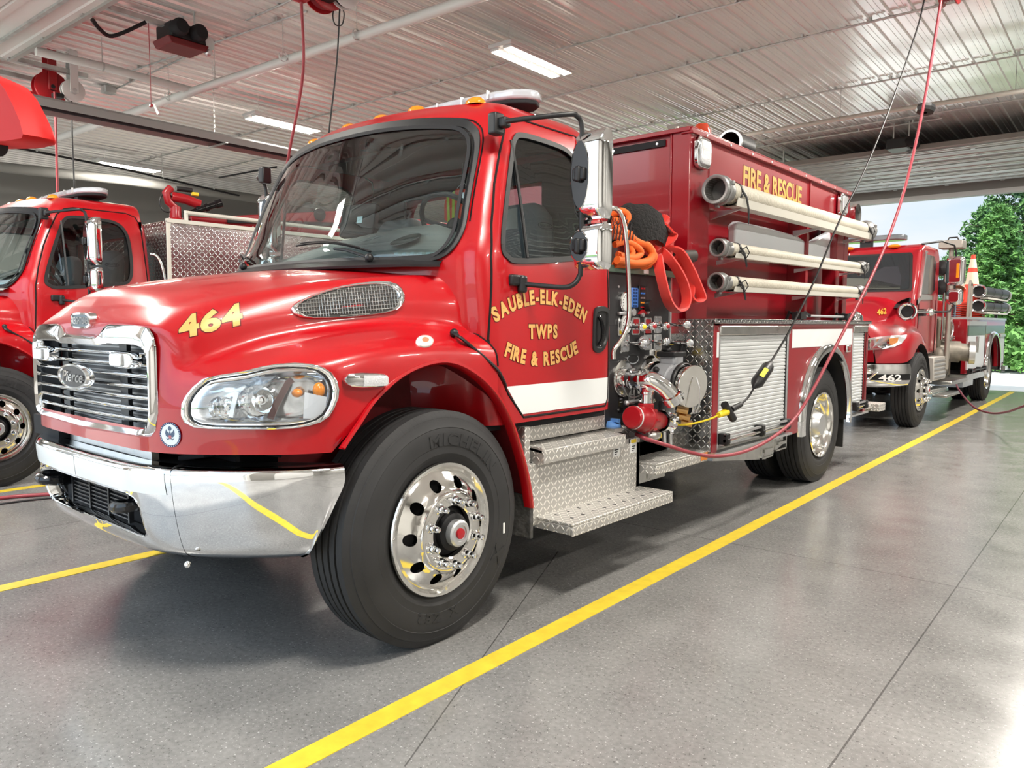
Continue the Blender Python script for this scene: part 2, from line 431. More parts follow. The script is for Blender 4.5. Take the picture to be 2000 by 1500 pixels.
# ------------------------------------------------------------------ the building (its grid is turned a little against the truck)
BR = Matrix.Rotation(.025, 4, 'Z')
def BP(x, y, z=0): return BR@Vector((x, y, z))
def concrete():
    m = bpy.data.materials.new('polished_concrete'); m.use_nodes = True; nt = m.node_tree; b = nt.nodes['Principled BSDF']; k = G(nt)
    tc = N(nt, 'ShaderNodeTexCoord'); P = tc.outputs['Object']
    big = k.noise(P, .55, 5); med = k.noise(P, 3.2, 6); fine = k.noise(P, 45, 4); spk = k.noise(P, 95, 3)
    v = k.m('ADD', k.m('MULTIPLY', k.m('SUBTRACT', big, .5), .34), k.m('MULTIPLY', k.m('SUBTRACT', med, .5), .34)); v = k.m('ADD', v, k.m('MULTIPLY', k.m('SUBTRACT', fine, .5), .55))
    v = k.m('ADD', .215, k.m('MULTIPLY', v, .30)); 
    s_ = k.m('GREATER_THAN', spk, .66); v = k.m('ADD', v, k.m('MULTIPLY', s_, .22)); s2 = k.m('LESS_THAN', spk, .35); v = k.m('SUBTRACT', v, k.m('MULTIPLY', s2, .10))
    # hairline joints and cracks between pairs of floor points
    sx = N(nt, 'ShaderNodeSeparateXYZ'); nt.links.new(P, sx.inputs[0]); X, Y = sx.outputs[0], sx.outputs[1]; dark = None
    for (ax, ay), (bx, by), w in (((2.79, -3), (2.79, 17.5), .0035), ((1.75, -.75), (.70, 1.45), .003), ((-2.32, -3), (-2.32, 17.5), .0035), ((-3.6, .2), (-2.0, .1), .003)):
        a2 = (BR.inverted()@Vector((ax, ay, 0))) if w == .003 else Vector((ax, ay, 0)); b2 = (BR.inverted()@Vector((bx, by, 0))) if w == .003 else Vector((bx, by, 0))
        d = (b2-a2); L = d.length; d /= L; px_ = k.m('SUBTRACT', X, a2.x); py_ = k.m('SUBTRACT', Y, a2.y)
        dist = k.m('ABSOLUTE', k.m('SUBTRACT', k.m('MULTIPLY', px_, d.y), k.m('MULTIPLY', py_, d.x))); al = k.m('ADD', k.m('MULTIPLY', px_, d.x), k.m('MULTIPLY', py_, d.y))
        hit = k.m('MULTIPLY', k.m('LESS_THAN', dist, w), k.m('MULTIPLY', k.m('GREATER_THAN', al, 0), k.m('LESS_THAN', al, L))); dark = hit if dark is None else k.m('MAXIMUM', dark, hit)
    jy = k.m('ABSOLUTE', k.m('SUBTRACT', k.m('FRACT', k.m('DIVIDE', k.m('ADD', Y, 4.15), 4.3)), .5)); dark = k.m('MAXIMUM', dark, k.m('LESS_THAN', jy, .0007))
    v = k.m('MULTIPLY', v, k.m('SUBTRACT', 1, k.m('MULTIPLY', dark, .6)))
    cc = N(nt, 'ShaderNodeCombineColor'); nt.links.new(v, cc.inputs[0]); nt.links.new(k.m('MULTIPLY', v, .985), cc.inputs[1]); nt.links.new(k.m('MULTIPLY', v, .955), cc.inputs[2]); nt.links.new(cc.outputs[0], b.inputs['Base Color'])
    r = k.m('ADD', .10, k.m('MULTIPLY', med, .22)); nt.links.new(r, b.inputs['Roughness']); b.inputs['Specular IOR Level'].default_value = .62
    bp = N(nt, 'ShaderNodeBump', Strength=.5, Distance=.0005); nt.links.new(fine, bp.inputs['Height']); nt.links.new(bp.outputs[0], b.inputs['Normal']); return m
CONC = concrete()
LINE = mat('yellow_line_paint', (.70, .52, .045), .38, noise=(14, .12, .1))
CEIL = mat('ceiling_steel', (.93, .925, .90), .20, .5, bump=(1.1, .012, 1)); WALLM = mat('wall_steel', (.30, .295, .28), .45, bump=(3, .004))
XL, XR, YF, YB, HC = -16.2, 9.5, -3.4, 17.3, 4.88
def bmb(): return MB(BR)
f = bmb(); f.add([(XL, YF, 0), (XR, YF, 0), (XR, YB, 0), (XL, YB, 0)], [(0, 1, 2, 3)])
o = MB(); o.v = [Vector(p) for p in [(XL, YF, 0), (XR, YF, 0), (XR, YB, 0), (XL, YB, 0)]]; o.f = [(0, 1, 2, 3)]; o.mi = [0]
fl = struct('floor', o, CONC, smooth=0); fl.matrix_world = BR
def stripe(name, x0, x1, y0=YF+.1, y1=YB-.2): m = bmb(); m.box((x0, y0, .0), (x1, y1, .0025)); struct(name, m, LINE, smooth=0)
stripe('trim_1', 1.392, 1.492); stripe('trim_2', -1.21, -1.10); stripe('trim_3', -3.90, -3.80, .0 if 0 else YF+.1)
# ribbed steel ceiling
def ribbed(x0, x1, y0, y1, z, down=-1):
    p = .2286; pr = [(0, 0), (.076, 0), (.080, .006), (.092, .006), (.096, 0), (.130, 0), (.134, .006), (.146, .006), (.150, 0), (.185, 0), (.196, .026), (.218, .026)]
    xs = []; x = x0
    while x < x1:
        xs += [(x+a, z+h*down) for a, h in pr]; x += p
    m = bmb(); ys = [y0+(y1-y0)*i/8 for i in range(9)]; m.grid([[Vector((a, y, b)) for y in ys] for a, b in xs], flip=True); return m
struct('ceiling', ribbed(XL, XR, YF, YB, HC), CEIL, smooth=20)
BAYS = [0, -5.1, -10.2]; DW, DH = 4.27, 4.27
def wall_with_doors(name, y0, y1, bays):
    m = bmb(); x = XL
    for c in sorted(bays):
        m.box((x, y0, 0), (c-DW/2, y1, HC)); m.box((c-DW/2, y0, DH), (c+DW/2, y1, HC)); x = c+DW/2
    m.box((x, y0, 0), (XR, y1, HC)); return struct(name, m, WALLM)
wall_with_doors('wall_front', YF-.2, YF, BAYS); wall_with_doors('wall_back', YB, YB+.2, [0])
m = bmb(); m.box((XL-.2, YF-.2, 0), (XL, YB+.2, HC)); struct('wall_left', m, WALLM)
m = bmb(); m.box((XR, YF-.2, 0), (XR+.2, YB+.2, HC)); struct('wall_right', m, WALLM)
m = bmb(); m.box((XL-.2, YF-.2, HC+.02), (XR+.2, YB+.2, HC+.1)); struct('roof', m, WALLM)
for i, (c, y0, y1) in enumerate([(c, YF-.02, YF+.015) for c in BAYS]+[(0, YB-.015, YB+.02)]):
    m = bmb()
    for s_ in (-1, 1): m.box((c+s_*DW/2-.0, y0, 0), (c+s_*(DW/2+.10), y1+.01, DH+.1))
    m.box((c-DW/2-.1, y0, DH), (c+DW/2+.1, y1+.01, DH+.1)); struct('trim_%d' % (i+4), m, WHITE)
# outdoors: apron, grass
APR = mat('apron_concrete', (.60, .60, .58), .7, noise=(2, .12)); GRASS = mat('grass', (.10, .22, .045), .9, noise=(3, .5), bump=(40, .05)); ASPH = mat('asphalt', (.12, .12, .125), .9, noise=(3, .2))
m = bmb(); m.add([(-40, YB, -.01), (40, YB, -.01), (40, YB+11, -.02), (-40, YB+11, -.02)], [(0, 1, 2, 3)]); m.add([(-40, -16, -.02), (40, -16, -.02), (40, YF, -.01), (-40, YF, -.01)], [(0, 1, 2, 3)]); struct('apron', m, APR, smooth=0)
m = bmb(); m.add([(-40, YB+11, -.02), (40, YB+11, -.02), (40, YB+15, -.02), (-40, YB+15, -.02)], [(0, 1, 2, 3)]); m.add([(-60, -30, -.03), (60, -30, -.03), (60, -16, -.02), (-60, -16, -.02)], [(0, 1, 2, 3)]); struct('road', m, ASPH, smooth=0)
m = bmb(); m.add([(-80, YB+15, -.03), (80, YB+15, -.03), (80, 120, .4), (-80, 120, .4)], [(0, 1, 2, 3)]); m.add([(-120, -120, -.3), (120, -120, -.3), (120, -30, -.03), (-120, -30, -.03)], [(0, 1, 2, 3)]); struct('lawn', m, GRASS, smooth=0)

m = bmb(); m.box((2.97, YF-.02, 0), (7.24, YF+.03, DH)); [m.box((2.97, YF+.03, .6*i-.012), (7.24, YF+.045, .6*i+.012)) for i in range(1, 8)]; struct('door_6', m, WHITE)
for i, (x, y, lb) in enumerate(((2.45, -3.9, 'right'), (-2.45, -3.9, 'left'))):
    m = bmb(); m.lathe([(.0001, 1.1), (.04, 1.09), (.075, 1.05), (.08, 1.0), (.08, 0)], (x, y, 0), (0, 0, 1), 20); tag(m.build('bollard', YEL), 'yellow bollard outside the front door of the nearest bay, on its %s side' % lb, 'bollard')
# ------------------------------------------------------------------ conventional cab and hood, shared by both near trucks
LOW = [(0,-1.03),(.30,-1.026),(.50,-1.017),(.62,-.995),(.72,-.955),(.82,-.89),(.93,-.80),(1.04,-.69),(1.115,-.56),(1.15,-.42),(1.165,-.25),(1.17,-.02),(1.165,.20),(1.155,.36)]
UPP = [(0,-1.02),(.30,-1.016),(.50,-1.002),(.625,-.975),(.69,-.925),(.72,-.86),(.745,-.76),(.775,-.63),(.815,-.46),(.86,-.28),(.90,-.10),(.94,.08),(.965,.22),(.975,.33)]
SHO = [(0,-.985,1.475),(.28,-.97,1.48),(.46,-.945,1.475),(.585,-.91,1.465),(.645,-.85,1.475),(.675,-.78,1.495),(.70,-.68,1.52),(.73,-.56,1.548),(.765,-.42,1.575),(.80,-.26,1.60),(.84,-.08,1.62),(.875,.10,1.635),(.895,.22,1.64),(.91,.31,1.645)]
CEN = [(-.86,1.575),(-.84,1.58),(-.80,1.588),(-.75,1.597),(-.68,1.61),(-.60,1.625),(-.51,1.64),(-.42,1.655),(-.32,1.668),(-.22,1.68),(-.13,1.69),(-.06,1.698),(-.02,1.702),(.0,1.705)]
ZP = [1.24,1.24,1.24,1.22,1.20,1.22,1.25,1.285,1.315,1.34,1.355,1.355,1.345,1.33]
def hood_cols():
    cols = []
    for i in range(14):
        l = np.array(LOW[i]); u = np.array(UPP[i]); s_ = SHO[i]; c = CEN[i]; zp = ZP[i]; pod = i >= 4
        out = np.array((.62, -.55)) if i < 8 else np.array((1, -.05)); bul = min(1, max(0, (i-3)/2))
        P = [(*(l-out*.012*bul), .925), (*l, 1.0), (*(l+out*.006*bul), 1.09)]
        if pod:
            P += [(*(l*.985+u*.015), zp-.07), (*(l*.80+u*.20), zp-.01), (*(l*.42+u*.58), zp+.035), (*(l*.06+u*.94), zp+.075)]
            zt = zp+.075
        else:
            P += [(*(l*.8+u*.2), 1.17), (*(l*.6+u*.4), 1.23), (*(l*.4+u*.6), 1.29), (*(l*.15+u*.85), 1.36)]; zt = 1.36
        sv = np.array(s_); up = np.array((*u, zt))
        P += [tuple(up*.45+np.array((u[0], u[1], s_[2]))*.55-np.array((.004, -.004, .01))), tuple(sv)]
        for t in (.12, .35, .68, 1.0):
            P.append((s_[0]*(1-t), s_[1]+(c[0]-s_[1])*t, s_[2]+(c[1]-s_[2])*(1-(1-t)**2.2)))
        cols.append(P)
    return cols
ARCH = [(-.60,.80),(-.545,.925),(-.455,1.03),(-.365,1.125),(-.215,1.215),(-.04,1.255),(.11,1.235),(.28,1.145),(.41,1.015),(.50,.857),(.58,.67),(.625,.50)]
archp = [tuple(p) for p in cat([(0, a, b) for a, b in ARCH], 6)]; archp = [(p[1], p[2]) for p in archp]
HOODV = net(hood_cols(), 9, 8)
gopen = [(-.2, 1.015), (.575, 1.015), (.60, 1.05), (.60, 1.33), (.57, 1.365), (-.2, 1.365)]
def hood_mesh():
    V = HOODV.copy()
    m1 = cutgrid(V, [(-.9, .3)]+archp+[(.9, .3)], (1, 2), lambda p: p[0] > .78 and p[2] < 1.32)
    m2 = cutgrid(V, gopen, (0, 2), lambda p: p[1] < -.93)
    q = math.sqrt(.5); Rm = np.array(((q, q, 0), (-q, q, 0), (0, 0, 1))); cx, cy = 512, 784
    pol = [np.array(onto(HB, cx+(u-cx)*.935, cy+(v-cy)*.915)[0])@Rm.T for u, v in HLO]; V2 = V@Rm.T
    m3 = cutgrid(V2, [(p[0], p[2]) for p in pol], (0, 2), lambda p: p[1] < -.75); V = V2@Rm
    return gridmesh(V, ~(m1 | m2 | m3), flip=True)
_full = gridmesh(HOODV, np.ones((HOODV.shape[0]-1, HOODV.shape[1]-1), bool)); HB = bvh_of(_full)
HLO = [(356,800),(357,789),(364,774),(378,757),(398,742),(425,736),(450,733),(480,728),(515,720),(545,715),(580,713),(610,714),(633,719),(648,728),(658,742),(663,760),(661,778),(654,797),(644,813),(628,824),(605,831),(575,836),(540,838),(500,838),(450,838),(410,837),(380,834),(362,825),(356,812)]
HOODMB = hood_mesh()

CZ =   [.93, 1.10, 1.35, 1.70, 1.90, 2.10, 2.30, 2.41, 2.49, 2.552]
CYC =  [.05, .04, .02, -.02, .085, .195, .31, .37, .415, .50]
CYK =  [.37, .35, .33, .305, .36, .425, .505, .555, .60, .66]
CXS =  [1.10, 1.105, 1.105, 1.095, 1.065, 1.03, .99, .96, .925, .86]
def cab_cols():
    nk = 18; cols = [[] for _ in range(nk)]
    for z, yc, yk, xs in zip(CZ, CYC, CYK, CXS):
        xc = xs-.10; ring = []
        for t in (0, .3, .6, .82, .95, 1.0):
            ring.append((t*xc, yc+(yk-yc)*t**2.4, z))
        ring += [(xs-.042, yk+.03, z), (xs-.008, yk+.085, z), (xs, yk+.16, z)]
        yb = 1.43 if z < 2.4 else 1.41
        for t in (.25, .5, .75, .93): ring.append((xs, yk+.16+(yb-.08-yk-.16)*t, z))
        ring += [(xs-.012, yb-.035, z), (xs-.04, yb-.008, z), (xs-.12, yb, z), (.45, yb, z), (0, yb, z)]
        for c, p in zip(cols, ring): c.append(p)
    for c in cols:
        b = c[-1]
        for f, dz in ((.93, .024), (.78, .042), (.5, .054), (.25, .058), (.0, .06)):
            c.append((b[0]*f, 1.02+(b[1]-1.02)*f, 2.552+dz))
    return cols
CABV = net(cab_cols(), 8, 7)
def poly_cat(P, n=6): return [(p[0], p[1]) for p in cat([(a, b, 0) for a, b in P], n, True)]
DOORP = [(.62,.955),(.50,1.08),(.41,1.22),(.38,1.35),(.395,1.74),(.431,1.895),(.493,2.10),(.563,2.262),(.634,2.398),(.70,2.455),(.78,2.475),(1.25,2.475),(1.335,2.445),(1.372,2.36),(1.38,1.9),(1.385,1.2),(1.385,1.0),(1.36,.955)]
WINP = poly_cat([(.478,1.80),(.51,1.743),(.58,1.73),(.85,1.752),(1.12,1.785),(1.20,1.82),(1.235,1.93),(1.24,2.15),(1.215,2.29),(1.14,2.365),(1.0,2.385),(.76,2.385),(.685,2.35),(.64,2.26),(.55,2.03)])
WSP = poly_cat([(0,1.722),(.40,1.722),(.72,1.722),(.87,1.735),(.93,1.775),(.95,1.86),(.937,2.0),(.91,2.2),(.88,2.33),(.83,2.40),(.73,2.44),(.40,2.47),(0,2.48),(-.1,2.48),(-.3,2.1),(-.1,1.722)])
BWP = [(-.1, 1.75), (.55, 1.75), (.6, 1.8), (.6, 2.2), (.55, 2.27), (-.1, 2.27)]
def cab_mesh():
    V = CABV.copy()
    mw = cutgrid(V, WSP, (0, 2), lambda p: p[1] < .66 and p[2] > 1.6 and p[0] < .985)
    md = cutgrid(V, DOORP, (1, 2), lambda p: p[0] > .86 and p[1] < 1.405)
    mn = cutgrid(V, WINP, (1, 2), lambda p: p[0] > .86)
    mb_ = cutgrid(V, BWP, (0, 2), lambda p: p[1] > 1.38 and p[0] < .7 and p[2] > 1.6)
    return V, mw, md, mn, mb_
CV, MW, MD, MN, MBK = cab_mesh()
_cf = gridmesh(CABV, np.ones((CABV.shape[0]-1, CABV.shape[1]-1), bool)); CB = bvh_of(_cf)
def side_x(y, z):
    p, n, i, d = CB.ray_cast(Vector((3, y, z)), Vector((-1, 0, 0))); return p.x if p else 1.0
def front_y(x, z):
    p, n, i, d = CB.ray_cast(Vector((x, -3, z)), Vector((0, 1, 0))); return p.y if p else .4
def on_cab_side(poly, off, step=.02, n=None):
    return [(side_x(y, z)+off, y, z) for y, z in poly]

def arc_text(mb, txt, cy, cz, rad, up, h, fnx, spacing, bold=.03, off=0, sx=.78):
    """letters set along an arch on the door; y runs to the rear, z up"""
    ws = [adv(c, .03)*h/.72*sx if c != ' ' else h*.42 for c in txt]; tot = sum(ws)+spacing*(len(txt)-1); s_ = -tot/2
    for c, w in zip(txt, ws):
        m = s_+w/2; s_ += w+spacing
        if c == ' ': continue
        a = m/rad
        if up: oy, oz, ty, tz = cy+rad*sin(a), cz-rad+rad*cos(a), cos(a), -sin(a)
        else: oy, oz, ty, tz = cy+rad*sin(a), cz+rad-rad*cos(a), cos(a), sin(a)
        def fn(x, y, oy=oy, oz=oz, ty=ty, tz=tz):
            Y = oy+x*ty-y*tz; Z = oz+x*tz+y*ty; return (fnx(Y, Z)+off, Y, Z)
        vs, fs = glyphs(c, bold, 0, .14); x0 = min(v[0] for v in vs); x1 = max(v[0] for v in vs); k = h/.72
        dash = c in '-'
        mb.add([fn((v[0]-(x0+x1)/2)*k*sx, v[1]*k) for v in vs], fs)
    return mb

def tire_mb(r, w, xo, tread, seg=72):
    """axis along x, outer face at x = xo; w is the section width"""
    h = .2985; s = 1
    prof = [(h-.012, -w*.9), (h+.02, -w*.96), (r*.72, -w*1.0), (r*.88, -w*.985), (r-.03, -w*.93), (r-.008, -w*.88)]
    n = 5
    x0, x1 = -w*.87, -w*.13
    for i in range(n):
        a = x0+(x1-x0)*i/n; b = x0+(x1-x0)*(i+1)/n; g = .006 if i < n-1 else 0
        prof += [(r-.001*abs(i-2), a+(.0 if i == 0 else .006)), (r-.001*abs(i-2), b-g)]
        if i < n-1: prof += [(r-.016, b-g+.001), (r-.016, b+g-.001)]
    prof += [(r-.008, -w*.12), (r-.022, -w*.085), (r-.032, -w*.075), (r-.034, -w*.06), (r-.06, -w*.035), (r*.86, -w*.012), (r*.855, -w*.018), (r*.83, -w*.006), (r*.76, 0), (r*.705, -w*.006), (r*.70, -w*.012), (r*.64, -w*.012), (h+.028, -w*.03), (h+.015, -w*.055), (h+.004, -w*.075), (h-.012, -w*.10)]
    return MB().lathe([(a, b+xo) for a, b in prof], (0, 0, 0), (1, 0, 0), seg)
def tread_bump(name, cells):
    m = mat(name, (.023, .023, .024), .66, noise=(5, .25, .08)); nt = m.node_tree; k = G(nt); b = nt.nodes['Principled BSDF']
    tc = N(nt, 'ShaderNodeTexCoord'); s = N(nt, 'ShaderNodeSeparateXYZ'); nt.links.new(tc.outputs['Object'], s.inputs[0])
    a = k.m('MULTIPLY', k.m('ARCTAN2', s.outputs[1], s.outputs[2]), cells/(2*PI)); rr = k.m('SQRT', k.m('ADD', k.m('MULTIPLY', s.outputs[1], s.outputs[1]), k.m('MULTIPLY', s.outputs[2], s.outputs[2])))
    zig = k.m('MULTIPLY', k.m('SINE', k.m('MULTIPLY', s.outputs[0], 90.)), .25)
    f = k.m('ABSOLUTE', k.m('SUBTRACT', k.m('FRACT', k.m('ADD', a, zig)), .5)); g = k.m('GREATER_THAN', f, .43)
    out = k.m('MULTIPLY', k.m('SUBTRACT', 1, g), k.m('GREATER_THAN', rr, .485)); 
    bp = N(nt, 'ShaderNodeBump', Strength=1.0, Distance=.006); nt.links.new(out, bp.inputs['Height']); nt.links.new(bp.outputs[0], b.inputs['Normal']); return m
RUBF = tread_bump('tyre_rubber', 110.); RUBR = tread_bump('drive_tyre_rubber', 64.)
def tire_text(mb, txt, r, xo, h, a0, spread=1.25):
    ws = [adv(c, .03)*h/.72*spread if c != ' ' else h*.5 for c in txt]; tot = sum(ws)+.012*(len(txt)-1); s_ = -tot/2; k = h/.72
    for c, w in zip(txt, ws):
        m = s_+w/2; s_ += w+.012
        if c == ' ': continue
        vs, fs = glyphs(c, .03); x0 = min(v[0] for v in vs); x1 = max(v[0] for v in vs); n = len(vs); P = []
        for dx in (.0018, -.006):
            for v in vs:
                th = R(a0)+(m+(v[0]-(x0+x1)/2)*k*spread)/r; rr = r+v[1]*k; P.append((xo+dx, rr*sin(th), rr*cos(th)))
        from collections import Counter
        ed = Counter(); dirs = {}
        for f in fs:
            for i in range(len(f)):
                e = (f[i], f[(i+1) % len(f)]); ed[tuple(sorted(e))] += 1; dirs[tuple(sorted(e))] = e
        F = list(fs)+[(dirs[e][1], dirs[e][0], dirs[e][0]+n, dirs[e][1]+n) for e, q in ed.items() if q == 1]
        mb.add(P, F)
    return mb
def wheel_outer_rim(n_holes=10, dish=False):
    """polished disc wheel, axis x, tyre bead face at x = 0 and the outside towards +x"""
    mb = MB(); h = .2985
    if not dish:
        rim = [(h-.03, -.25), (h-.03, -.06), (h-.022, -.025), (h-.004, -.02), (h, -.008), (h-.004, .0), (h-.016, -.002), (h-.024, -.012), (h-.032, -.02), (h-.042, -.014), (.226, .012), (.205, .028), (.185, .034), (.176, .05), (.168, .056), (.150, .056), (.118, .056), (.112, .05), (.112, -.02)]
        hr, hrad = .214, .027
    else:
        rim = [(h-.03, -.25), (h-.03, -.06), (h-.022, -.025), (h-.004, -.02), (h, -.008), (h-.004, .0), (h-.016, -.002), (h-.024, -.012), (h-.034, -.03), (h-.036, -.06), (h-.05, -.09), (h-.056, -.14), (.225, -.155), (.20, -.165), (.176, -.168), (.14, -.168), (.112, -.168), (.112, -.2)]
        hr, hrad = .214, .026
    # the ring that carries the hand holes is built in wedges round each hole
    ringA = max(i for i, (r, x) in enumerate(rim) if r >= hr+hrad+.004 and i < 14); ringB = next(i for i, (r, x) in enumerate(rim) if r <= hr-hrad-.004)
    mb.lathe(rim[:ringA+1], (0,0,0), (1,0,0), 80); mb.lathe(rim[ringB:], (0,0,0), (1,0,0), 80)
    rA, xA = rim[ringA]; rB, xB = rim[ringB]; seg = rim[ringA:ringB+1]
    def xat(r):
        for (r0, x0), (r1, x1) in zip(seg, seg[1:]):
            if r1 <= r <= r0+1e-9: return x0+(x1-x0)*(r0-r)/(r0-r1+1e-9)
        return xB
    for k in range(n_holes):
        a = 2*PI*k/n_holes; da = PI/n_holes; m = 8; outer = []; vs = []
        for i in range(m): outer.append((rA, a-da+2*da*i/m))
        for i in range(4): outer.append((rA+(rB-rA)*i/4, a+da))
        for i in range(m): outer.append((rB, a+da-2*da*i/m))
        for i in range(4): outer.append((rB+(rA-rB)*i/4, a-da))
        n = len(outer); ctr = (hr*cos(a), hr*sin(a)); inner = []
        for r, t in outer:
            p = (r*cos(t)-ctr[0], r*sin(t)-ctr[1]); L = math.hypot(*p); inner.append((ctr[0]+p[0]/L*hrad, ctr[1]+p[1]/L*hrad))
        def P(x, y, dx=0): return (xat(math.hypot(x, y))+dx, x, y)
        vs = [P(r*cos(t), r*sin(t)) for r, t in outer]
        mid = [((outer[i][0]*cos(outer[i][1])+inner[i][0])/2, (outer[i][0]*sin(outer[i][1])+inner[i][1])/2) for i in range(n)]
        vs += [P(*p) for p in mid]+[P(*p) for p in inner]+[P(*p, dx=-.022) for p in inner]
        mb.add(vs, [(j*n+i, j*n+(i+1) % n, (j+1)*n+(i+1) % n, (j+1)*n+i)[::-1] for j in range(3) for i in range(n)])
    return mb
def lug_mb(x, a, r=.1425, cap=True):
    mb = MB(); c = (x, r*cos(a), r*sin(a))
    mb.lathe([(.024, 0), (.024, .006), (.017, .012)], c, (1,0,0), 16); mb.lathe([(.019, .006), (.0185, .026), (.014, .032), (.0145, .046), (.011, .056), (.0001, .061)], c, (1,0,0), 6 if not cap else 12)
    return mb
def make_front_wheel(parent, x, y, z, side=1, rx=None):
    w = empty('front_wheel', (x, y, z)); w.parent = parent
    if side < 0: w.rotation_euler = (0, 0, PI)
    t = tire_mb(.525, .285, 0, None).build('tyre', RUBF, w, smooth=28)
    tire_text(MB(), 'MICHELIN', .375, .0, .052, 22).build('tyre_lettering', RUB, w, smooth=0)
    tire_text(MB(), 'X', .375, .0, .06, 118).build('tyre_lettering', RUB, w, smooth=0)
    tire_text(MB(), 'X ZE2', .37, .0, .04, 185).build('tyre_lettering', RUB, w, smooth=0)
    wheel_outer_rim().build('rim', ALU, w, smooth=40)
    MB().lathe([(.26, -.24), (.24, -.10), (.13, -.05), (.0001, -.05)], (0,0,0), (1,0,0), 32).build('brake_drum', BLKM, w)
    MB().lathe([(.112, -.02), (.108, .02), (.086, .035), (.082, .062), (.07, .07), (.0001, .07)], (0,0,0), (1,0,0), 32).build('hub', mat('hub_black', (.012, .012, .013), .5, spec=.3), w)
    MB().lathe([(.058, .068), (.058, .098), (.05, .106), (.036, .106), (.034, .1), (.0001, .1)], (0,0,0), (1,0,0), 32).build('hub_cap', SATIN, w)
    MB().lathe([(.024, .1), (.022, .108), (.0001, .11)], (0,0,0), (1,0,0), 20).build('hub_plug', REDV, w)
    for i in range(10): lug_mb(.055, R(18+36*i)).build('lug_nut', CHROME, w)
    m = MB(); m.cbox((.001, .40, -.075), (.003, .012, .05)); m.build('tyre_sticker', WHITE, w)
    return w
def make_rear_wheel(parent, x, y, z, side=1, r=.525):
    w = empty('rear_wheel', (x, y, z)); w.parent = parent
    if side < 0: w.rotation_euler = (0, 0, PI)
    tire_mb(r, .27, 0, None).build('tyre', RUBR, w, smooth=28); tire_mb(r, .27, -.32, None).build('inner_tyre', RUBR, w, smooth=28)
    wheel_outer_rim(dish=True).build('rim', ALU, w, smooth=40)
    MB().lathe([(.13, -.17), (.125, -.10), (.11, -.03), (.09, .0), (.0001, .004)], (0,0,0), (1,0,0), 24).build('hub', SATIN, w)
    for i in range(10): lug_mb(-.168, R(18+36*i)).build('lug_nut', CHROME, w)
    return w
SEAM = mat('seam_gap', (.004, .002, .002), .9)
GASK = mat('window_gasket', (.010, .010, .011), .5)
def strip_along(mb, pts, w, nrm, h):
    """a flat ribbon w wide following pts; nrm(p) gives the outward direction"""
    P = [Vector(p) for p in pts]; m = len(P); rows = []
    for i, p in enumerate(P):
        t = (P[min(i+1, m-1)]-P[max(i-1, 0)]).normalized(); n = Vector(nrm(p)); b = t.cross(n).normalized()
        rows.append([p-b*w/2, p-b*w/2+n*h, p+b*w/2+n*h, p+b*w/2])
    return mb.grid(rows)
def ring_between(mb, A, B):
    n = len(A); return mb.add([Vector(p) for p in A]+[Vector(p) for p in B], [(i, (i+1) % n, n+(i+1) % n, n+i) for i in range(n)])
def headlight(root):
    h = MB(); patch(h, HB, HLO, [(1.0, -.004), (.995, .010), (.975, .019), (.945, .020), (.915, .014), (.895, .006), (.885, -.02)], close=False)
    hl = h.build('headlight', CHROME, root, mirror=True, smooth=50)
    g = MB(); patch(g, HB, HLO, [(.895, .006), (.85, .014), (.7, .02), (.4, .021)]); g.build('lens', LENSG, hl, mirror=True, smooth=60)
    r = MB(); patch(r, HB, HLO, [(.925, .004), (.90, -.008), (.885, -.045), (.7, -.062), (.4, -.065)]); r.build('reflector_bowl', mat('headlight_bowl', (.62, .64, .67), .12, .85, noise=(20, .25)), hl, mirror=True, smooth=60)
    k = MB(); patch(k, HB, HLO, [(.905, .011), (.885, .011), (.875, -.004)], close=False); k.build('seal', BLK, hl, mirror=True)
    def cone(mb, u, v, ru, off, n=20, sq=.9):
        c, nn = onto(HB, u, v, off); e1 = Vector((0,0,1)); e1 = (e1-nn*e1.dot(nn)).normalized(); e2 = nn.cross(e1)
        for (r0, h0), (r1, h1) in zip(((ru, .035), (ru*.93, .01), (ru*.7, -.012), (ru*.3, -.03), (.016, -.03), (.014, -.004)), ((ru*.93, .01), (ru*.7, -.012), (ru*.3, -.03), (.016, -.03), (.014, -.004), (.0001, 0))):
            A = [c+e1*cos(2*PI*i/n)*r0*sq+e2*sin(2*PI*i/n)*r0+nn*h0 for i in range(n)]; B = [c+e1*cos(2*PI*i/n)*r1*sq+e2*sin(2*PI*i/n)*r1+nn*h1 for i in range(n)]
            ring_between(mb, A, B)
        return mb
    c = MB(); cone(c, 500, 783, .068, -.035); cone(c, 432, 797, .05, -.035); c.build('lamp_reflector', CHROME, hl, mirror=True, smooth=50)
    # the ribbed divider bars
    for name, L, w, m in (('divider', [(452, 815), (457, 790), (464, 764)], .016, SATIN), ('divider', [(528, 818), (540, 790), (563, 748), (572, 740)], .024, mat('smoke_divider', (.10, .05, .05), .25, .4))):
        q = MB(); pts = []; 
        for (u, v) in L: pts.append(onto(HB, u, v, -.005)[0])
        nrm = onto(HB, *L[1])[1]; strip_along(q, pts, w, lambda p: nrm, .012); q.build(name, m, hl, mirror=True)
    a = MB(); c0, nn = onto(HB, 580, 768, -.03); a.M = Matrix.Translation(c0); a.sphere((0,0,0), .022, sc=(1, 1, .8)); a.M = Matrix()
    c0, nn = onto(HB, 624, 762, -.012); a.sphere(c0, .03, sc=(.6, .9, 1)); a.build('turn_signal_bulb', AMB, hl, mirror=True)
    w = MB(); out = [(595,766),(638,775),(634,808),(612,818),(592,817)]; patch(w, HB, out, [(1, .004), (.6, .005)]); w.build('side_reflector', mat('side_reflector', (.75, .77, .82), .2, .3), hl, mirror=True)
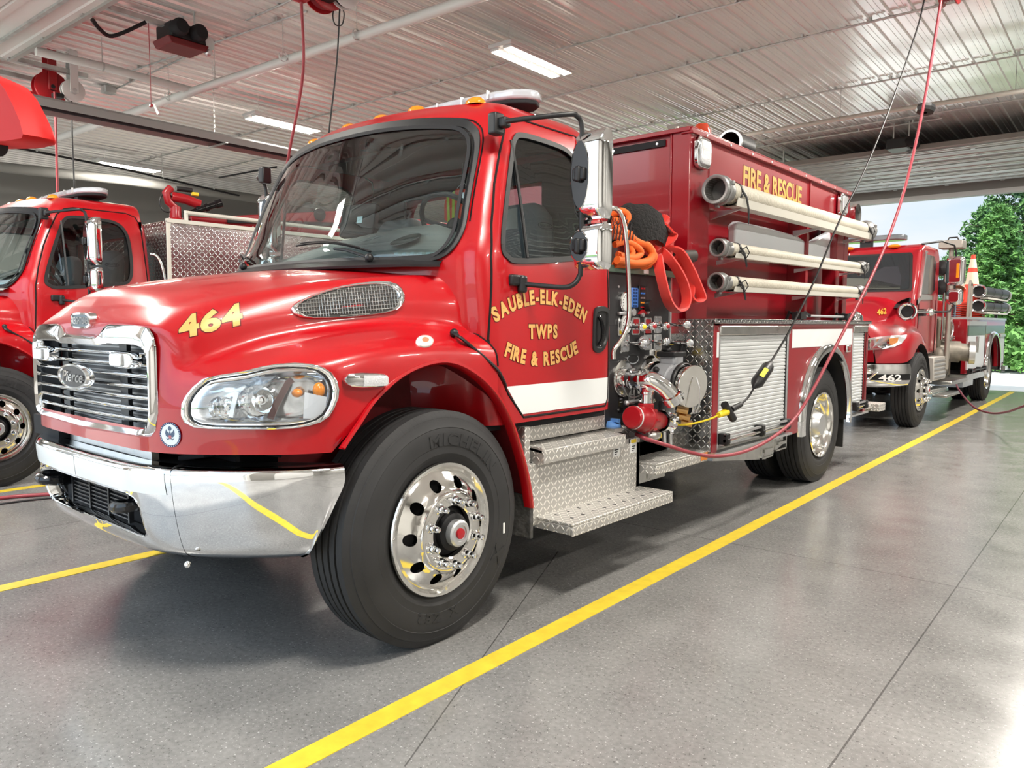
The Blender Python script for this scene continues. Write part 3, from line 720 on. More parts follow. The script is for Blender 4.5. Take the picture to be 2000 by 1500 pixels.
def lamp_capsule(root, name, outl, lift, chrome_part=.45):
    """small flush warning lamp: chrome housing with a clear lens"""
    m = MB(); patch(m, HB, outl, [(1.0, -.002), (.99, lift*.5), (.9, lift*.85), (.74, lift)]); o = m.build(name, CHROME, root, mirror=True, smooth=50); return o
def make_hood(root):
    hood = gridmesh(HOODV, np.zeros((1, 1))) if 0 else HOODMB
    ho = hood.build('hood', RED, root, mirror=True, smooth=50)
    sm = MB(); sm.tube([Vector(HOODV[-1, j])+Vector((0, .004, 0)) for j in range(22, HOODV.shape[1])], .0055, 6); sm.build('hood_gap', SEAM, root, mirror=True)
    # wheel well liner and the narrow flare behind the wheel
    fl = MB(); P = [p for p in archp]; rows = []
    for (y, z) in P:
        t = 1.172 if z > .9 or y < 0 else 1.172-.01*(1-(z-.5)/.4)
        cy, cz = .02, .55; d = Vector((0, y-cy, z-cz)).normalized()
        rows.append([Vector((t-.012, y, z))+d*.014, Vector((t, y, z))+d*.012, Vector((t+.002, y, z)), Vector((t-.012, y, z))-d*.010, Vector((t-.05, y, z))-d*.008])
    n0 = next(i for i, p in enumerate(P) if p[1] > .94)
    fl.grid(rows[n0:]); fl.build('fender_lip', RED, root, mirror=True, smooth=50)
    ln = MB(); rows = [[Vector((1.13, y, z))+Vector((0, y, z-.55)).normalized()*.012, Vector((.9, y, z))+Vector((0, y, z-.55)).normalized()*.05, Vector((.74, y, z))+Vector((0, y, z-.55)).normalized()*.05] for y, z in P if y > -.545]
    ln.grid(rows)
    ln.add([(.74, -.55, .5), (.74, .62, .5), (.74, .62, 1.1), (.74, .3, 1.3), (.74, -.3, 1.3), (.74, -.55, 1.1)], [(0, 1, 2, 3, 4, 5)]); ln.build('wheel_well', REDM, root, mirror=True)
    mf = MB(); mf.box((.86, .62, .34), (1.15, .645, .56)); mf.build('mud_flap', mat('dirty_rubber', (.06, .058, .056), .85, noise=(30, .5), bump=(60, .004)), root, mirror=True, bevel=.004)
    # axle, springs and engine bulk seen in the dark behind the bumper
    ax = MB(); ax.cyl((-.9, 0, .5), (.9, 0, .5), .06); ax.box((-.45, -.85, .62), (-.36, 1.0, .84)); ax.box((.36, -.85, .62), (.45, 1.0, .84)); ax.box((-.34, -.78, .45), (.34, .6, 1.25))
    ax.box((-.7, -.72, .86), (.7, -.70, 1.4)); ax.tube([(.62, -.8, .9), (.75, -.72, .93), (.85, -.6, .9)], .02); ax.tube([(.5, -.85, .87), (.66, -.83, .90), (.8, -.6, .96)], .012)
    ax.build('chassis_front', BLKM, root)
    # radiator core behind the grille
    rd = MB(); rd.box((-.46, -.935, .955), (.46, -.87, 1.40)); RADM = mat('radiator_core', (.16, .165, .17), .5, .6); nt = RADM.node_tree
    k = G(nt); tc = N(nt, 'ShaderNodeTexCoord'); s_ = N(nt, 'ShaderNodeSeparateXYZ'); nt.links.new(tc.outputs['Object'], s_.inputs[0])
    f = k.m('FRACT', k.m('MULTIPLY', s_.outputs[2], 1/.021)); g = k.m('GREATER_THAN', f, .66)
    nt.links.new(k.mix(g, (.16, .16, .165), (.62, .63, .64)), nt.nodes['Principled BSDF'].inputs['Base Color'])
    rd.build('radiator', RADM, root)
    bx = MB(); bx.box((-.80, -.97, .865), (-.47, -.70, .96)); bx.build('air_baffle', BLKM, root)
    cn = MB(); cn.box((-.47, -.94, .895), (.44, -.9, .925)); cn.box((-.44, -.95, .925), (.42, -.93, .932)); cn.box((-.44, -.93, .85), (.42, -.9, .90)); cn.build('cooler_core', STEEL, root)
    return ho
def gy(x): return -1.035+.028*(abs(x)/.62)**2
def make_grille(root):
    # chrome surround, notched at the top for the badge
    out = [(0,1.372),(.16,1.372),(.20,1.378),(.245,1.405),(.285,1.415),(.50,1.412),(.58,1.402),(.612,1.375),(.628,1.33),(.628,1.08),(.612,1.01),(.585,.985),(.52,.972),(0,.966)]
    inn = [(0,1.33),(.16,1.33),(.20,1.33),(.245,1.335),(.285,1.34),(.50,1.338),(.55,1.33),(.575,1.312),(.588,1.28),(.590,1.09),(.578,1.035),(.555,1.012),(.50,1.005),(0,1.0)]
    mid = [((a[0]*.55+b[0]*.45), (a[1]*.55+b[1]*.45)) for a, b in zip(out, inn)]
    g = MB(); ft = .0
    L = [[Vector((x, gy(x)+.014, z)) for x, z in out], [Vector((x, gy(x)+.004, z)) for x, z in out], [Vector((x, gy(x)-.014, z)) for x, z in mid], [Vector((x, gy(x)-.004, z)) for x, z in inn], [Vector((x, gy(x)+.09, z)) for x, z in inn]]
    g.grid([list(r) for r in zip(*L)])
    gr = g.build('grille', CHROME, root, mirror=True, smooth=50)
    for i in range(7):
        z = 1.302-.0435*i-.0; b = MB(); rows = []
        for j in range(-14, 15):
            x = j/14*.59; y = gy(x)+.028
            rows.append([Vector((x, y+a, z+c)) for a, c in ((.028, .005), (.01, .010), (-.014, .006), (-.021, -.003), (-.012, -.011), (.012, -.009), (.028, -.005))])
        b.grid(rows); b.build('grille_bar', CHROME, gr, smooth=60)
    for x in (-.31, .19+.12):
        p = MB()
        for i in range(8): z = 1.322-.0435*i; p.box((x-.035, gy(x)+.045, z-.017), (x+.035, gy(x)+.055, z+.017))
        p.box((x-.035, gy(x)+.055, 1.0), (x+.035, gy(x)+.062, 1.34)); p.build('grille_strut', BLK, gr)
    # side blanking behind the bars
    sb = MB()
    for s_ in (-1, 1): sb.box((s_*.47, -.955, 1.0), (s_*.60, -.945, 1.36))
    sb.build('grille_baffle', BLKM, gr)
    for s_, x in ((-1, -.41), (1, .44)):
        l = MB(); l.M = Matrix.Translation((x, gy(x)-.006, 1.276)); 
        l.prism(rrect(.175, .062, .028, 6), 1, -.022, .03); o = l.build('grille_lamp', CHROME, gr, bevel=.006)
        q = MB(); q.M = Matrix.Translation((x-.03, gy(x)-.029, 1.276)); q.prism(rrect(.105, .05, .012, 4), 1, -.008, .004); q.build('grille_lamp_lens', CLR, gr, bevel=.003)
    # oval maker's badge on the bars
    bd = MB(); c = Vector((-.005, -1.058, 1.192)); E = [(cos(2*PI*i/40), sin(2*PI*i/40)) for i in range(40)]
    def el(a, b, dy): return [c+Vector((a*p, dy, b*q)) for p, q in E]
    for A, B in ((el(.165, .056, .02), el(.165, .056, .0)), (el(.165, .056, .0), el(.160, .053, -.010)), (el(.160, .053, -.010), el(.148, .045, -.010)), (el(.148, .045, -.010), el(.144, .043, -.004))): ring_between(bd, A, B)
    bo = bd.build('badge', CHROME, gr, smooth=50)
    f = MB(); f.add(el(.145, .044, -.004), [tuple(range(39, -1, -1))]); f.build('badge_face', mat('badge_face', (.04, .035, .035), .35, .5), gr, smooth=0)
    t = MB(); text(t, 'Pierce', lambda x, y: c+Vector((x, -.009, y-.022)), .048, .012, 1.35, shear=.35); t.build('badge_script', CHROME, gr, smooth=0)
    return gr
def make_hood_trim(root, number='464', seal=True):
    # maker's plate above the grille, on the hood
    b = MB(); c = Vector((.0, -1.020, 1.43)); n = 36
    def sq(a, b_, dy, p=.55): return [c+Vector((a*math.copysign(abs(cos(2*PI*i/n))**p, cos(2*PI*i/n)), dy, b_*math.copysign(abs(sin(2*PI*i/n))**p, sin(2*PI*i/n)))) for i in range(n)]
    ring_between(b, sq(.108, .036, .022), sq(.106, .034, -.008)); ring_between(b, sq(.106, .034, -.008), sq(.096, .026, -.010)); ring_between(b, sq(.096, .026, -.010), sq(.094, .025, -.004)); o = b.build('hood_badge', CHROME, root, smooth=50)
    f = MB(); f.add(sq(.095, .0255, -.005), [tuple(range(n-1, -1, -1))]); f.build('badge_face', mat('badge_plate', (.13, .16, .18), .3, .6), o, smooth=0)
    t = MB(); text(t, 'FREIGHTLINER', lambda x, y: c+Vector((x, -.009, y-.014)), .03, .02, .72); t.build('badge_lettering', CHROME, o, smooth=0)
    # side air intake: chrome surround with a wire mesh
    OUT = [(567,604),(571,597),(582,589),(600,581),(630,570),(665,561),(700,555),(735,552),(762,552),(777,557),(786,566),(791,577),(791,588),(786,598),(776,606),(755,612),(720,617),(680,621),(640,623),(605,623),(585,620),(573,613)]
    v = MB(); patch(v, HB, OUT, [(1.0, -.003), (.99, .010), (.95, .016), (.90, .012), (.87, -.004)], close=False); vo = v.build('hood_vent', CHROME, root, mirror=True, smooth=50)
    k = MB(); patch(k, HB, OUT, [(.93, .0015), (.5, .0015)]); k.build('vent_backing', mat('vent_backing', (.035, .033, .03), .6), vo, mirror=True)
    w = MB(); cu_, cv_ = 688, 588; inn = [(cu_+(u-cu_)*.90, cv_+(v_-cv_)*.86) for u, v_ in OUT]
    for i in range(9):
        v0 = 557+i*7.2; pts = []
        for j in range(41):
            u = 575+j*5.2; vv = v0+(600-u)*.085+8+ (u-680)*.0
            if inside((u, vv), inn):
                q = onto(HB, u, vv, .0065)
                pts.append(q[0])
        if len(pts) > 2: w.tube(pts, .0013, 4)
    for i in range(38):
        u0 = 578+i*5.5; pts = []
        for j in range(16):
            vv = 548+j*5; u = u0+(vv-590)*.12
            if inside((u, vv), inn): pts.append(onto(HB, u, vv, .007)[0])
        if len(pts) > 1: w.tube(pts, .0011, 4)
    w.build('vent_mesh', STEEL, vo, mirror=True, smooth=0)
    # side warning lamp in front of the wheel arch
    OL = [(668,741),(671,734),(680,730),(700,728),(730,728),(746,730),(751,735),(752,742),(750,750),(744,755),(725,757),(700,758),(682,756),(672,751)]
    s_ = MB(); patch(s_, HB, OL, [(1.0, -.002), (.99, .016), (.94, .026), (.6, .034)]); so = s_.build('side_lamp', CHROME, root, mirror=True, smooth=50)
    OL2 = [(702,733),(746,733),(749,737),(749,749),(745,753),(702,754)]
    s_ = MB(); patch(s_, HB, OL2, [(1.0, .02), (.97, .036), (.6, .038)]); s_.build('lamp_lens', CLR, so, mirror=True, smooth=50)
    # round marker lens on the fender
    OM = [(829+17.5*cos(2*PI*i/24), 668+11.2*sin(2*PI*i/24)) for i in range(24)]
    m = MB(); patch(m, HB, OM, [(1.0, -.001), (.97, .008), (.8, .012), (.5, .013)]); mo = m.build('marker_lens', mat('marker_lens', (.75, .72, .68), .25, coat=1), root, mirror=True, smooth=60)
    OM = [(829+(u-829)*.45, 668+(v-668)*.5) for u, v in OM]; m = MB(); patch(m, HB, OM, [(1.0, .0125), (.6, .014)]); m.build('marker_bulb', mat('marker_bulb', (.55, .22, .12), .3), mo, mirror=True)
    # rubber hood latch at the rear of the fender
    l = MB(); pts = [onto(HB, u, v, .018)[0] for u, v in ((884, 657), (893, 664), (903, 671))]+[Vector((1.155, .34, 1.225)), Vector((1.15, .405, 1.165)), Vector((1.14, .44, 1.12))]
    pts = [Vector(p) for p in cat(pts, 5)]; l.tube(pts, .016, 8, rs=[(.008, .013+.005*sin(i*.9)) for i in range(len(pts))]); l.sphere(pts[0], .02, 10, 6); l.build('hood_latch', BLK, root, mirror=True)
    if number:
        for off, bold, m_, nm in ((.0010, .075, DKRED, 'number_shadow'), (.0022, .045, GOLD, 'number_lettering')):
            for n_, c in enumerate(number):
                t = MB(); vs, fs = glyphs(c, bold, 0, .1); g0 = glyphs(c, .045)[0]; x0 = min(q[0] for q in g0); x1 = max(q[0] for q in g0); y1 = max(q[1] for q in g0); y0 = min(q[1] for q in g0)
                def fn(x, y):
                    a = (x-(x0+x1)/2)/(x1-x0)*40+(n_-1)*42; b = (y-(y0+y1)/2)/(y1-y0)*43
                    return onto(HB, 411+a-b*.05, 627-a*.235-b, off)[0]
                t.add([fn(q[0], q[1]) for q in vs], fs); t.build(nm, m_, root, smooth=0)
    if seal:
        c0, nn = onto(HB, 333.5, 849, .002); e2 = Vector((0,0,1)); e2 = (e2-nn*e2.dot(nn)).normalized(); e1 = e2.cross(nn)
        if e1.dot(cr) < 0: e1 = -e1
        def disc(mb, r, off, n=40, cx=0, cy=0, sx=1, sy=1): 
            return mb.add([c0+e1*(cx+r*sx*cos(2*PI*i/n))+e2*(cy+r*sy*sin(2*PI*i/n))+nn*off for i in range(n)], [tuple(range(n))])
        o = disc(MB(), .0485, .001).build('seal_sticker', mat('seal_navy', (.02, .035, .12), .4), root, smooth=0)
        disc(MB(), .041, .0016).build('seal_field', mat('seal_white', (.72, .77, .80), .4), o, smooth=0)
        e = MB(); 
        def pg(mb, pts, off=.0022): return mb.add([c0+e1*x*.001+e2*y*.001+nn*off for x, y in pts], [tuple(range(len(pts)))])
        for s_ in (-1, 1):
            pg(e, [(s_*3, 2), (s_*6, 8), (s_*14, 14), (s_*17, 22), (s_*20, 14), (s_*22, 6), (s_*19, -4), (s_*12, -9), (s_*5, -8)][::s_])
            pg(e, [(s_*4, -10), (s_*10, -16), (s_*20, -12), (s_*12, -20), (s_*6, -18)][::s_])
        pg(e, [(-4, -16), (4, -16), (4, 6), (2, 14), (-2, 14), (-4, 6)]); disc(e, .0085, .0022, 24, 0, .024); e.build('seal_eagle', mat('seal_grey', (.06, .10, .17), .4), o, smooth=0)
        q = MB(); pg(q, [(-6, -2), (6, -2), (6, -12), (0, -17), (-6, -12)], .0027); q.build('seal_shield', mat('seal_shield', (.45, .12, .14), .4), o, smooth=0)
        d = MB()
        for i in range(30):
            a = 2*PI*i/30; d.add([c0+e1*(.0448*cos(a)+x)+e2*(.0448*sin(a)+y)+nn*.002 for x, y in ((-.0014, -.0014), (.0014, -.0014), (.0014, .0014), (-.0014, .0014))], [(0, 1, 2, 3)])
        d.build('seal_dots', mat('seal_white', (.72, .77, .80), .4), o, smooth=0)
def make_bumper(root):
    path = [(0,-1.06),(.25,-1.058),(.48,-1.045),(.62,-1.005),(.72,-.955),(.82,-.885),(.93,-.79),(1.03,-.68),(1.09,-.58),(1.115,-.50)]
    P2 = [(p[0], p[1]) for p in cat([(a, b, 0) for a, b in path], 6)]
    prof = [(.0, .862, -.12), (.0, .872, -.03), (.003, .868, -.002), (.003, .852, .012), (.0, .80, .010), (.0, .72, -.002), (.01, .64, -.020), (.035, .57, -.042), (.06, .52, -.068), (.075, .495, -.11), (.08, .49, -.15)]
    def pt(i, k):
        x, y = P2[i]; a = P2[max(i-1, 0)]; b = P2[min(i+1, len(P2)-1)]; t = np.array((b[0]-a[0], b[1]-a[1])); t /= np.hypot(*t); n = np.array((t[1], -t[0]))   # outward (front/right)
        s_, z, o = prof[k]; f = .96 if x > 1.0 else 1
        # the end is cut back towards the bottom
        e = max(0, (i-(len(P2)-10))/9); cut = e*max(0, (.80-z))*.42
        return Vector((x+n[0]*o-t[0]*cut, y+n[1]*o-t[1]*cut, z))
    nP = len(P2); si = min(range(nP), key=lambda i: abs(P2[i][0]-.69))
    M_ = [[pt(i, k) for k in range(len(prof))] for i in range(nP)]
    V = np.array([[tuple(p) for p in cat(r_, 4)] for r_ in M_]); V = np.array([cat([tuple(V[i, j]) for i in range(nP)], 2) for j in range(V.shape[1])]).transpose(1, 0, 2)
    s2 = si*2; op = [(-.2, .755), (.44, .755), (.50, .74), (.525, .70), (.52, .60), (.50, .575), (.45, .57), (-.2, .585)]
    mk = cutgrid(V[:s2+1], op, (0, 2), lambda p: True); keep = ~mk
    c = gridmesh(V[:s2+1].copy() if 0 else V[:s2+1], keep, flip=False); bo = c.build('bumper', CHROME, root, mirror=True, smooth=50)
    e = gridmesh(V[s2:], np.ones((V.shape[0]-s2-1, V.shape[1]-1), bool)); 
    for vtx in e.v: vtx.x += .003
    e.build('bumper_end', CHROME, bo, mirror=True, smooth=50)
    sm = MB(); sm.tube([Vector(V[s2, j])+Vector((.0, .004, 0)) for j in range(2, V.shape[1]-2)], .005, 6); sm.build('bumper_seam', BLKM, bo, mirror=True)
    bb = bvh_of(gridmesh(V, np.ones((V.shape[0]-1, V.shape[1]-1), bool)))
    # rolled rim of the air opening
    opc = [(p[0], p[1]) for p in cat([(a, b, 0) for a, b in op[1:-1]], 5)]; rim = []
    for x, z in [(0, .755)]+opc+[(0, .583)]:
        q = bb.ray_cast(Vector((max(x, .002), -3, z)), Vector((0, 1, 0)))[0] or Vector((x, -1.06, z)); rim.append((x, (q.y if q else -1.05), z))
    r_ = MB(); r_.grid([[Vector(p)+Vector((0, -.003, 0)), Vector((p[0]*.985, p[1]+.004, .665+(p[2]-.665)*.93)), Vector((p[0]*.975, p[1]+.07, .665+(p[2]-.665)*.9))] for p in rim]); r_.build('opening_rim', CHROME, bo, mirror=True, smooth=60)
    # white reflective band across the middle section
    w = MB(); rows = []
    for i in range(25):
        x = .672*i/24; row = []
        for z in (.85, .82, .79, .765):
            q = bb.ray_cast(Vector((max(x, .002), -3, z)), Vector((0, 1, 0)))[0] or Vector((x, -1.06, z)); row.append(q+Vector((0, -.0025, 0)))
        rows.append(row)
    w.grid(rows); w.build('bumper_band', WHITEG, bo, mirror=True)
    # black lower grille and tow hooks in the opening
    lg = MB()
    for i in range(9): lg.box((-.30, -.975, .60+i*.017), (.30, -.965, .606+i*.017))
    for x in (-.30, -.1, .1, .30): lg.box((x-.006, -.98, .59), (x+.006, -.96, .752))
    lg.build('bumper_grille', BLK, bo)
    bk = MB(); bk.box((-.50, -.93, .55), (.50, -.91, .80)); bk.build('opening_backing', BLKM, bo)
    for s_ in (-1, 1):
        h = MB(); x = .415*s_; h.tube([Vector(p) for p in cat([(x+.03*s_, -.93, .69), (x+.06*s_, -1.02, .70), (x+.04*s_, -1.065, .695), (x-.03*s_, -1.07, .69), (x-.06*s_, -1.02, .685), (x-.04*s_, -.95, .68)], 5)], .022, 10); h.build('tow_hook', BLKG, bo)
    t = MB(); t.prism([(-.66, -.93), (.66, -.93), (.9, -.77), (1.05, -.56), (1.0, -.48), (.6, -.80), (-.6, -.80), (-1.0, -.48), (-1.05, -.56), (-.9, -.77)], 2, .855, .862); t.build('bumper_top', BLK, bo)
    bt = MB(); bt.sphere((.70, -.93, .487), .014); bt.build('bumper_bolt', CHROME, bo)
def DASHZ(x): return float(np.interp(x, (-1, -.7, -.35, .0, .3, .55, .68, .78, 1), (1.82, 1.86, 1.91, 1.935, 1.95, 1.95, 1.91, 1.85, 1.80)))
def make_cab(root, lettering=True):
    V = CV; keep = ~(MW | MD | MBK)
    cab = gridmesh(V, keep); cabo = cab.build('cab', RED, root, mirror=True, smooth=45)
    ro = MB(); ro.box((-1.05, .40, .90), (1.05, 1.40, .955)); ro.build('cab_floor', BLKM, root)
    # interior
    it = MB(); it.use(INTD).box((-1.02, .40, .95), (1.02, 1.36, 1.0)); it.box((-.98, 1.36, 1.0), (-.62, 1.38, 2.4)); it.box((.62, 1.36, 1.0), (.98, 1.38, 2.4)); it.box((-.98, 1.36, 1.0), (.98, 1.38, 1.74)); it.box((-.98, 1.36, 2.28), (.98, 1.38, 2.4))
    it.use(INTG); it.box((-.80, .75, 2.44), (.80, 1.36, 2.46)); it.build('interior_lining', None, cabo)
    dash = MB(); rows = []
    for i in range(-16, 17):
        x = i/16*.97; yb = front_y(min(abs(x), .93), 1.72)+.03; h = DASHZ(x)
        rows.append([Vector((x, yb, 1.64)), Vector((x, yb+.02, 1.695))]+[Vector((x, yb+.03+(.55-yb-.03)*t, 1.70+(h-1.70)*t**1.15)) for t in (.15, .35, .6, .85, 1)]+[Vector((x, .585, h-.015)), Vector((x, .60, h-.08)), Vector((x, .56, 1.35))])
    dash.grid(rows); dash.build('dashboard', mat('dashboard', (.30, .31, .30), .75, bump=(300, .0006)), cabo, smooth=60)
    sp = MB(); n0 = Vector((0, -.42, .9)).normalized(); sp.lathe([(.085, 0), (.083, .006), (.0001, .008)], (.52, .36, 1.70+(DASHZ(.52)-1.70)*.56+.012), n0, 24); sp.build('speaker_grille', mat('speaker_grey', (.12, .125, .12), .8, bump=(260, .003)), cabo)
    for i in range(6): vt = MB(); vt.cbox((.64+.036*i, .205+.020*i, 1.763), (.028, .03, .012)); vt.build('defroster_vent', mat('vent_pale', (.45, .60, .64), .4), cabo)
    st = MB(); c = Vector((.60, .64, 1.93)); ax = Vector((0, .75, .6)).normalized(); e1 = Vector((1, 0, 0)); e2 = ax.cross(e1)
    st.tube([c+e1*cos(2*PI*i/32)*.215+e2*sin(2*PI*i/32)*.215 for i in range(32)], .014, 8, closed=True)
    for a in (200, 340, 90): st.tube([c, c+e1*cos(R(a))*.2+e2*sin(R(a))*.2], .012, 6)
    st.sphere(c, .06, sc=(1, .6, 1)); st.cyl(c, c-ax*.35, .03); st.build('steering_wheel', INTD, cabo)
    SEATM = mat('seat_fabric', (.17, .18, .185), .85, bump=(200, .0008))
    for x, nm in ((.54, 'driver_seat'), (-.52, 'passenger_seat')):
        s_ = MB(); s_.M = Matrix.Translation((x, 1.13, 1.30))@Matrix.Rotation(R(-8), 4, 'X')
        pf = [(-.25, 0), (-.255, .35), (-.25, .62), (-.22, .76), (-.15, .84), (.15, .84), (.22, .76), (.25, .62), (.255, .35), (.25, 0)]
        s_.prism(pf, 1, -.055, .08); s_.M = Matrix(); s_.box((x-.25, .62, 1.22), (x+.25, 1.12, 1.36)); so = s_.build(nm, SEATM, cabo, bevel=.045, seg=4)
        if x > 0:
            f = MB(); f.M = Matrix.Translation((x, 1.13, 1.30))@Matrix.Rotation(R(-8), 4, 'X')
            f.tube([(.262*1, -.03+0*i, .2) for i in range(1)]+[(.262, 0, .3)], .002, 4) if 0 else None
            tb = MB(); Mx = Matrix.Translation((x+.255, 1.16, 1.98)); 
            el = [Mx@Vector((.012, cos(2*PI*i/24)*.065, sin(2*PI*i/24)*.017)) for i in range(24)]; tb.tube(el, .002, 4, closed=True)
            text(tb, 'FREIGHTLINER', lambda a, b: Mx@Vector((.012, a, b-.006)), .013, .01, .8); tb.build('seat_badge', BLK, so, smooth=0)
    # windscreen, its gasket and wipers
    ws = MB(); nX, nZ = 28, 14
    def WSpt(x, z, off): return Vector((x, front_y(min(abs(x), .975), z)+off, z))
    g = CABV.copy(); mm = cutgrid(g, WSP, (0, 2), lambda p: p[1] < .66 and p[2] > 1.6 and p[0] < .985); gg = gridmesh(g, mm)
    for p in gg.v: p.y += .004
    gg.build('windscreen', GLASS, root, mirror=True, smooth=60)
    wl = [p for p in WSP if p[0] >= -.001]; i0 = min(range(len(wl)), key=lambda i: (wl[i][0]-0)**2+(wl[i][1]-1.722)**2); wl = wl[i0:]+wl[:i0]
    gk = MB(); pts = [WSpt(max(x, 0), z, -.001) for x, z in wl]; strip_along(gk, pts, .042, lambda p: (0, -.92, .38), .006); gk.build('windscreen_gasket', GASK, root, mirror=True, smooth=60)
    hd = MB(); pts = [WSpt(max(x, 0)*.965, 1.745+(z-1.745)*.965, -.0005) for x, z in wl]; strip_along(hd, pts, .022, lambda p: (0, -.92, .38), .003); hd.build('windscreen_frit', BLKM, root, mirror=True)
    hl = MB(); pts = [WSpt(max(x, 0)*1.028, 2.1+(z-2.1)*1.06, -.002) for x, z in wl if z > 1.9]; hl.tube(pts[1:-1], .004, 6); hl.build('gasket_bead', BLKG, root, mirror=True)
    cw = MB(); pts = [Vector((x, front_y(min(x, .93), 1.70)-.035-.02*(x < .8), 1.70+.0*x)) for x in [i/20*.93 for i in range(21)]]; strip_along(cw, pts, .10, lambda p: (0, -.35, .93), .012); cw.build('cowl_panel', BLK, root, mirror=True)
    for s_, x0, tip in ((1, .62, .05), (-1, -.40, -.95)):
        w = MB(); a = WSpt(x0, 1.735, -.05); b = WSpt(x0+(tip-x0)*.42, 1.79, -.03); pts = [a, a*.4+b*.6+Vector((0, -.01, .01)), b]; w.tube(pts, .007, 6); 
        bl = [WSpt(x0+(tip-x0)*t, 1.76+.065*t+.03*sin(PI*t), -.018) for t in (.0+i/10*.95+.05 for i in range(11))]; w.tube(bl, .006, 4); w.tube([p+Vector((0, -.012, .006)) for p in bl[1:-1]], .004, 4); w.sphere(a, .022, 10, 6); w.build('wiper', BLK, root)
    # door
    dv = gridmesh(V, MD & ~MN); door = empty('door', (0, 0, 0)); door.parent = root; door2 = None
    dv.build('door_skin', RED, door, mirror=True, smooth=45)
    inn = MB(); inn.box((.93, .45, 1.0), (.95, 1.34, 1.72)); inn.build('door_card', INTG, door, mirror=True)
    sm = MB(); dp_ = [(a[0]+(b[0]-a[0])*t/6, a[1]+(b[1]-a[1])*t/6) for a, b in zip(DOORP, DOORP[1:]+DOORP[:1]) for t in range(6)]; pts = [Vector((side_x(y, z)-.001, y, z)) for y, z in dp_]; sm.tube(pts, .0065, 6, closed=True); sm.build('door_seam', SEAM, door, mirror=True)
    gk = MB(); pts = [Vector((side_x(y, z)+.001, y, z)) for y, z in WINP]; pts.append(pts[0]); strip_along(gk, pts, .028, lambda p: (.98, 0, .18), .006); gk.build('window_gasket', GASK, door, mirror=True)
    gl = MB(); ctr = Vector((.995, .88, 2.04)); ring = [Vector((side_x(y, z)-.008, y, z)) for y, z in WINP]; gl.add(ring+[Vector((side_x(.9, 2.04)-.008, .9, 2.04))], [(i, (i+1) % len(ring), len(ring)) for i in range(len(ring))]); gl.build('door_glass', GLASS2, door, mirror=True, smooth=60)
    vb = MB(); vb.tube([(side_x(.655, z)+.003, .655, z) for z in (1.75, 1.95, 2.15, 2.34)], .009, 6); vb.build('vent_window_bar', BLK, door, mirror=True)
    # white band low on the door
    bn = MB(); rows = []
    for i in range(16):
        t = i/15; yb0 = .60+(1.385-.60)*t; yt0 = .485+(1.385-.485)*t; row = []
        for k in range(5):
            z = .972+(1.118-.972)*k/4; y = yb0+(yt0-yb0)*k/4; row.append(Vector((side_x(y, z)+.0022, y, z)))
        rows.append(row)
    bn.grid(rows); bn.build('white_band', WHITEG, door, mirror=True)
    b2 = MB(); b2.grid([[Vector((side_x(y, z)+.0022, y, z)) for z in (.975, 1.05, 1.12)] for y in (1.395, 1.415)]); b2.build('white_band', WHITEG, root, mirror=True)
    # recessed black door handle
    hp = [(1.235, 1.50), (1.285, 1.515), (1.325, 1.505), (1.335, 1.47), (1.33, 1.38), (1.315, 1.31), (1.285, 1.272), (1.25, 1.268), (1.225, 1.285), (1.222, 1.33), (1.225, 1.43)]
    hp = poly_cat([(1.29+(a-1.278)*1.42, 1.392+(b-1.39)*1.06) for a, b in hp], 4); X0 = side_x(1.28, 1.4); h = MB(); n = len(hp); cy, cz = 1.29, 1.39
    def rg(s_, x): return [Vector((X0+x, cy+(y-cy)*s_, cz+(z-cz)*s_)) for y, z in hp]
    for A, B in ((rg(1, 0), rg(.98, .010)), (rg(.98, .010), rg(.80, .012)), (rg(.80, .012), rg(.74, .002))): ring_between(h, A, B)
    h.add(rg(.75, .003), [tuple(range(n))]); ho = h.build('handle_housing', BLK, door, mirror=True, smooth=50)
    g_ = MB(); g_.tube([(X0+.008, 1.262, 1.465), (X0+.022, 1.268, 1.44), (X0+.03, 1.272, 1.39), (X0+.028, 1.27, 1.34), (X0+.01, 1.262, 1.305)], .013, 8, rs=[(.010, .009), (.012, .013), (.012, .016), (.012, .015), (.010, .009)]); g_.build('door_handle', BLKG, door, mirror=True)
    if lettering:
        for off, bold, m_, nm in ((.0016, .085, DKRED, 'lettering_shadow'), (.0028, .05, GOLD, 'door_lettering')):
            for tx, cz_, rad, up, sp_, wx in (('SAUBLE-ELK-EDEN', 1.528, .72, True, .0115, .80), ('TWPS', 1.352, 50, True, .010, .80), ('FIRE & RESCUE', 1.212, .80, False, .0115, .80)):
                t = MB(); arc_text(t, tx, .77, cz_, rad, up, .068, side_x, sp_, bold, off, wx); t.build(nm, m_, door, smooth=0)
    # mirror on its black tube
    for s_ in (1, -1):
        Mx = Matrix.Scale(s_, 4, Vector((1, 0, 0)))
        mr = empty('mirror', (0, 0, 0)); mr.parent = root
        a = MB(Mx); pts = [(1.0, .50, 2.385), (1.12, .52, 2.39), (1.33, .66, 2.41), (1.355, .70, 2.405), (1.365, .725, 2.37), (1.365, .73, 2.25), (1.365, .73, 1.72), (1.36, .725, 1.655), (1.345, .70, 1.615), (1.30, .67, 1.60), (1.15, .60, 1.615), (1.10, .585, 1.62)]
        pts = [Vector(p) for p in cat(pts, 4)]; a.tube(pts, .0125, 10); a.build('mirror_arm', BLK, mr, smooth=60)
        b = MB(Mx); b.cbox((1.015, .505, 2.385), (.055, .07, .105)); b.cbox((1.06, .515, 2.387), (.05, .05, .05)); b.cbox((1.085, .56, 1.635), (.075, .11, .055)); b.cyl((1.115, .59, 1.575), (1.115, .59, 1.66), .025); b.build('mirror_bracket', BLK, mr, bevel=.012, seg=3)
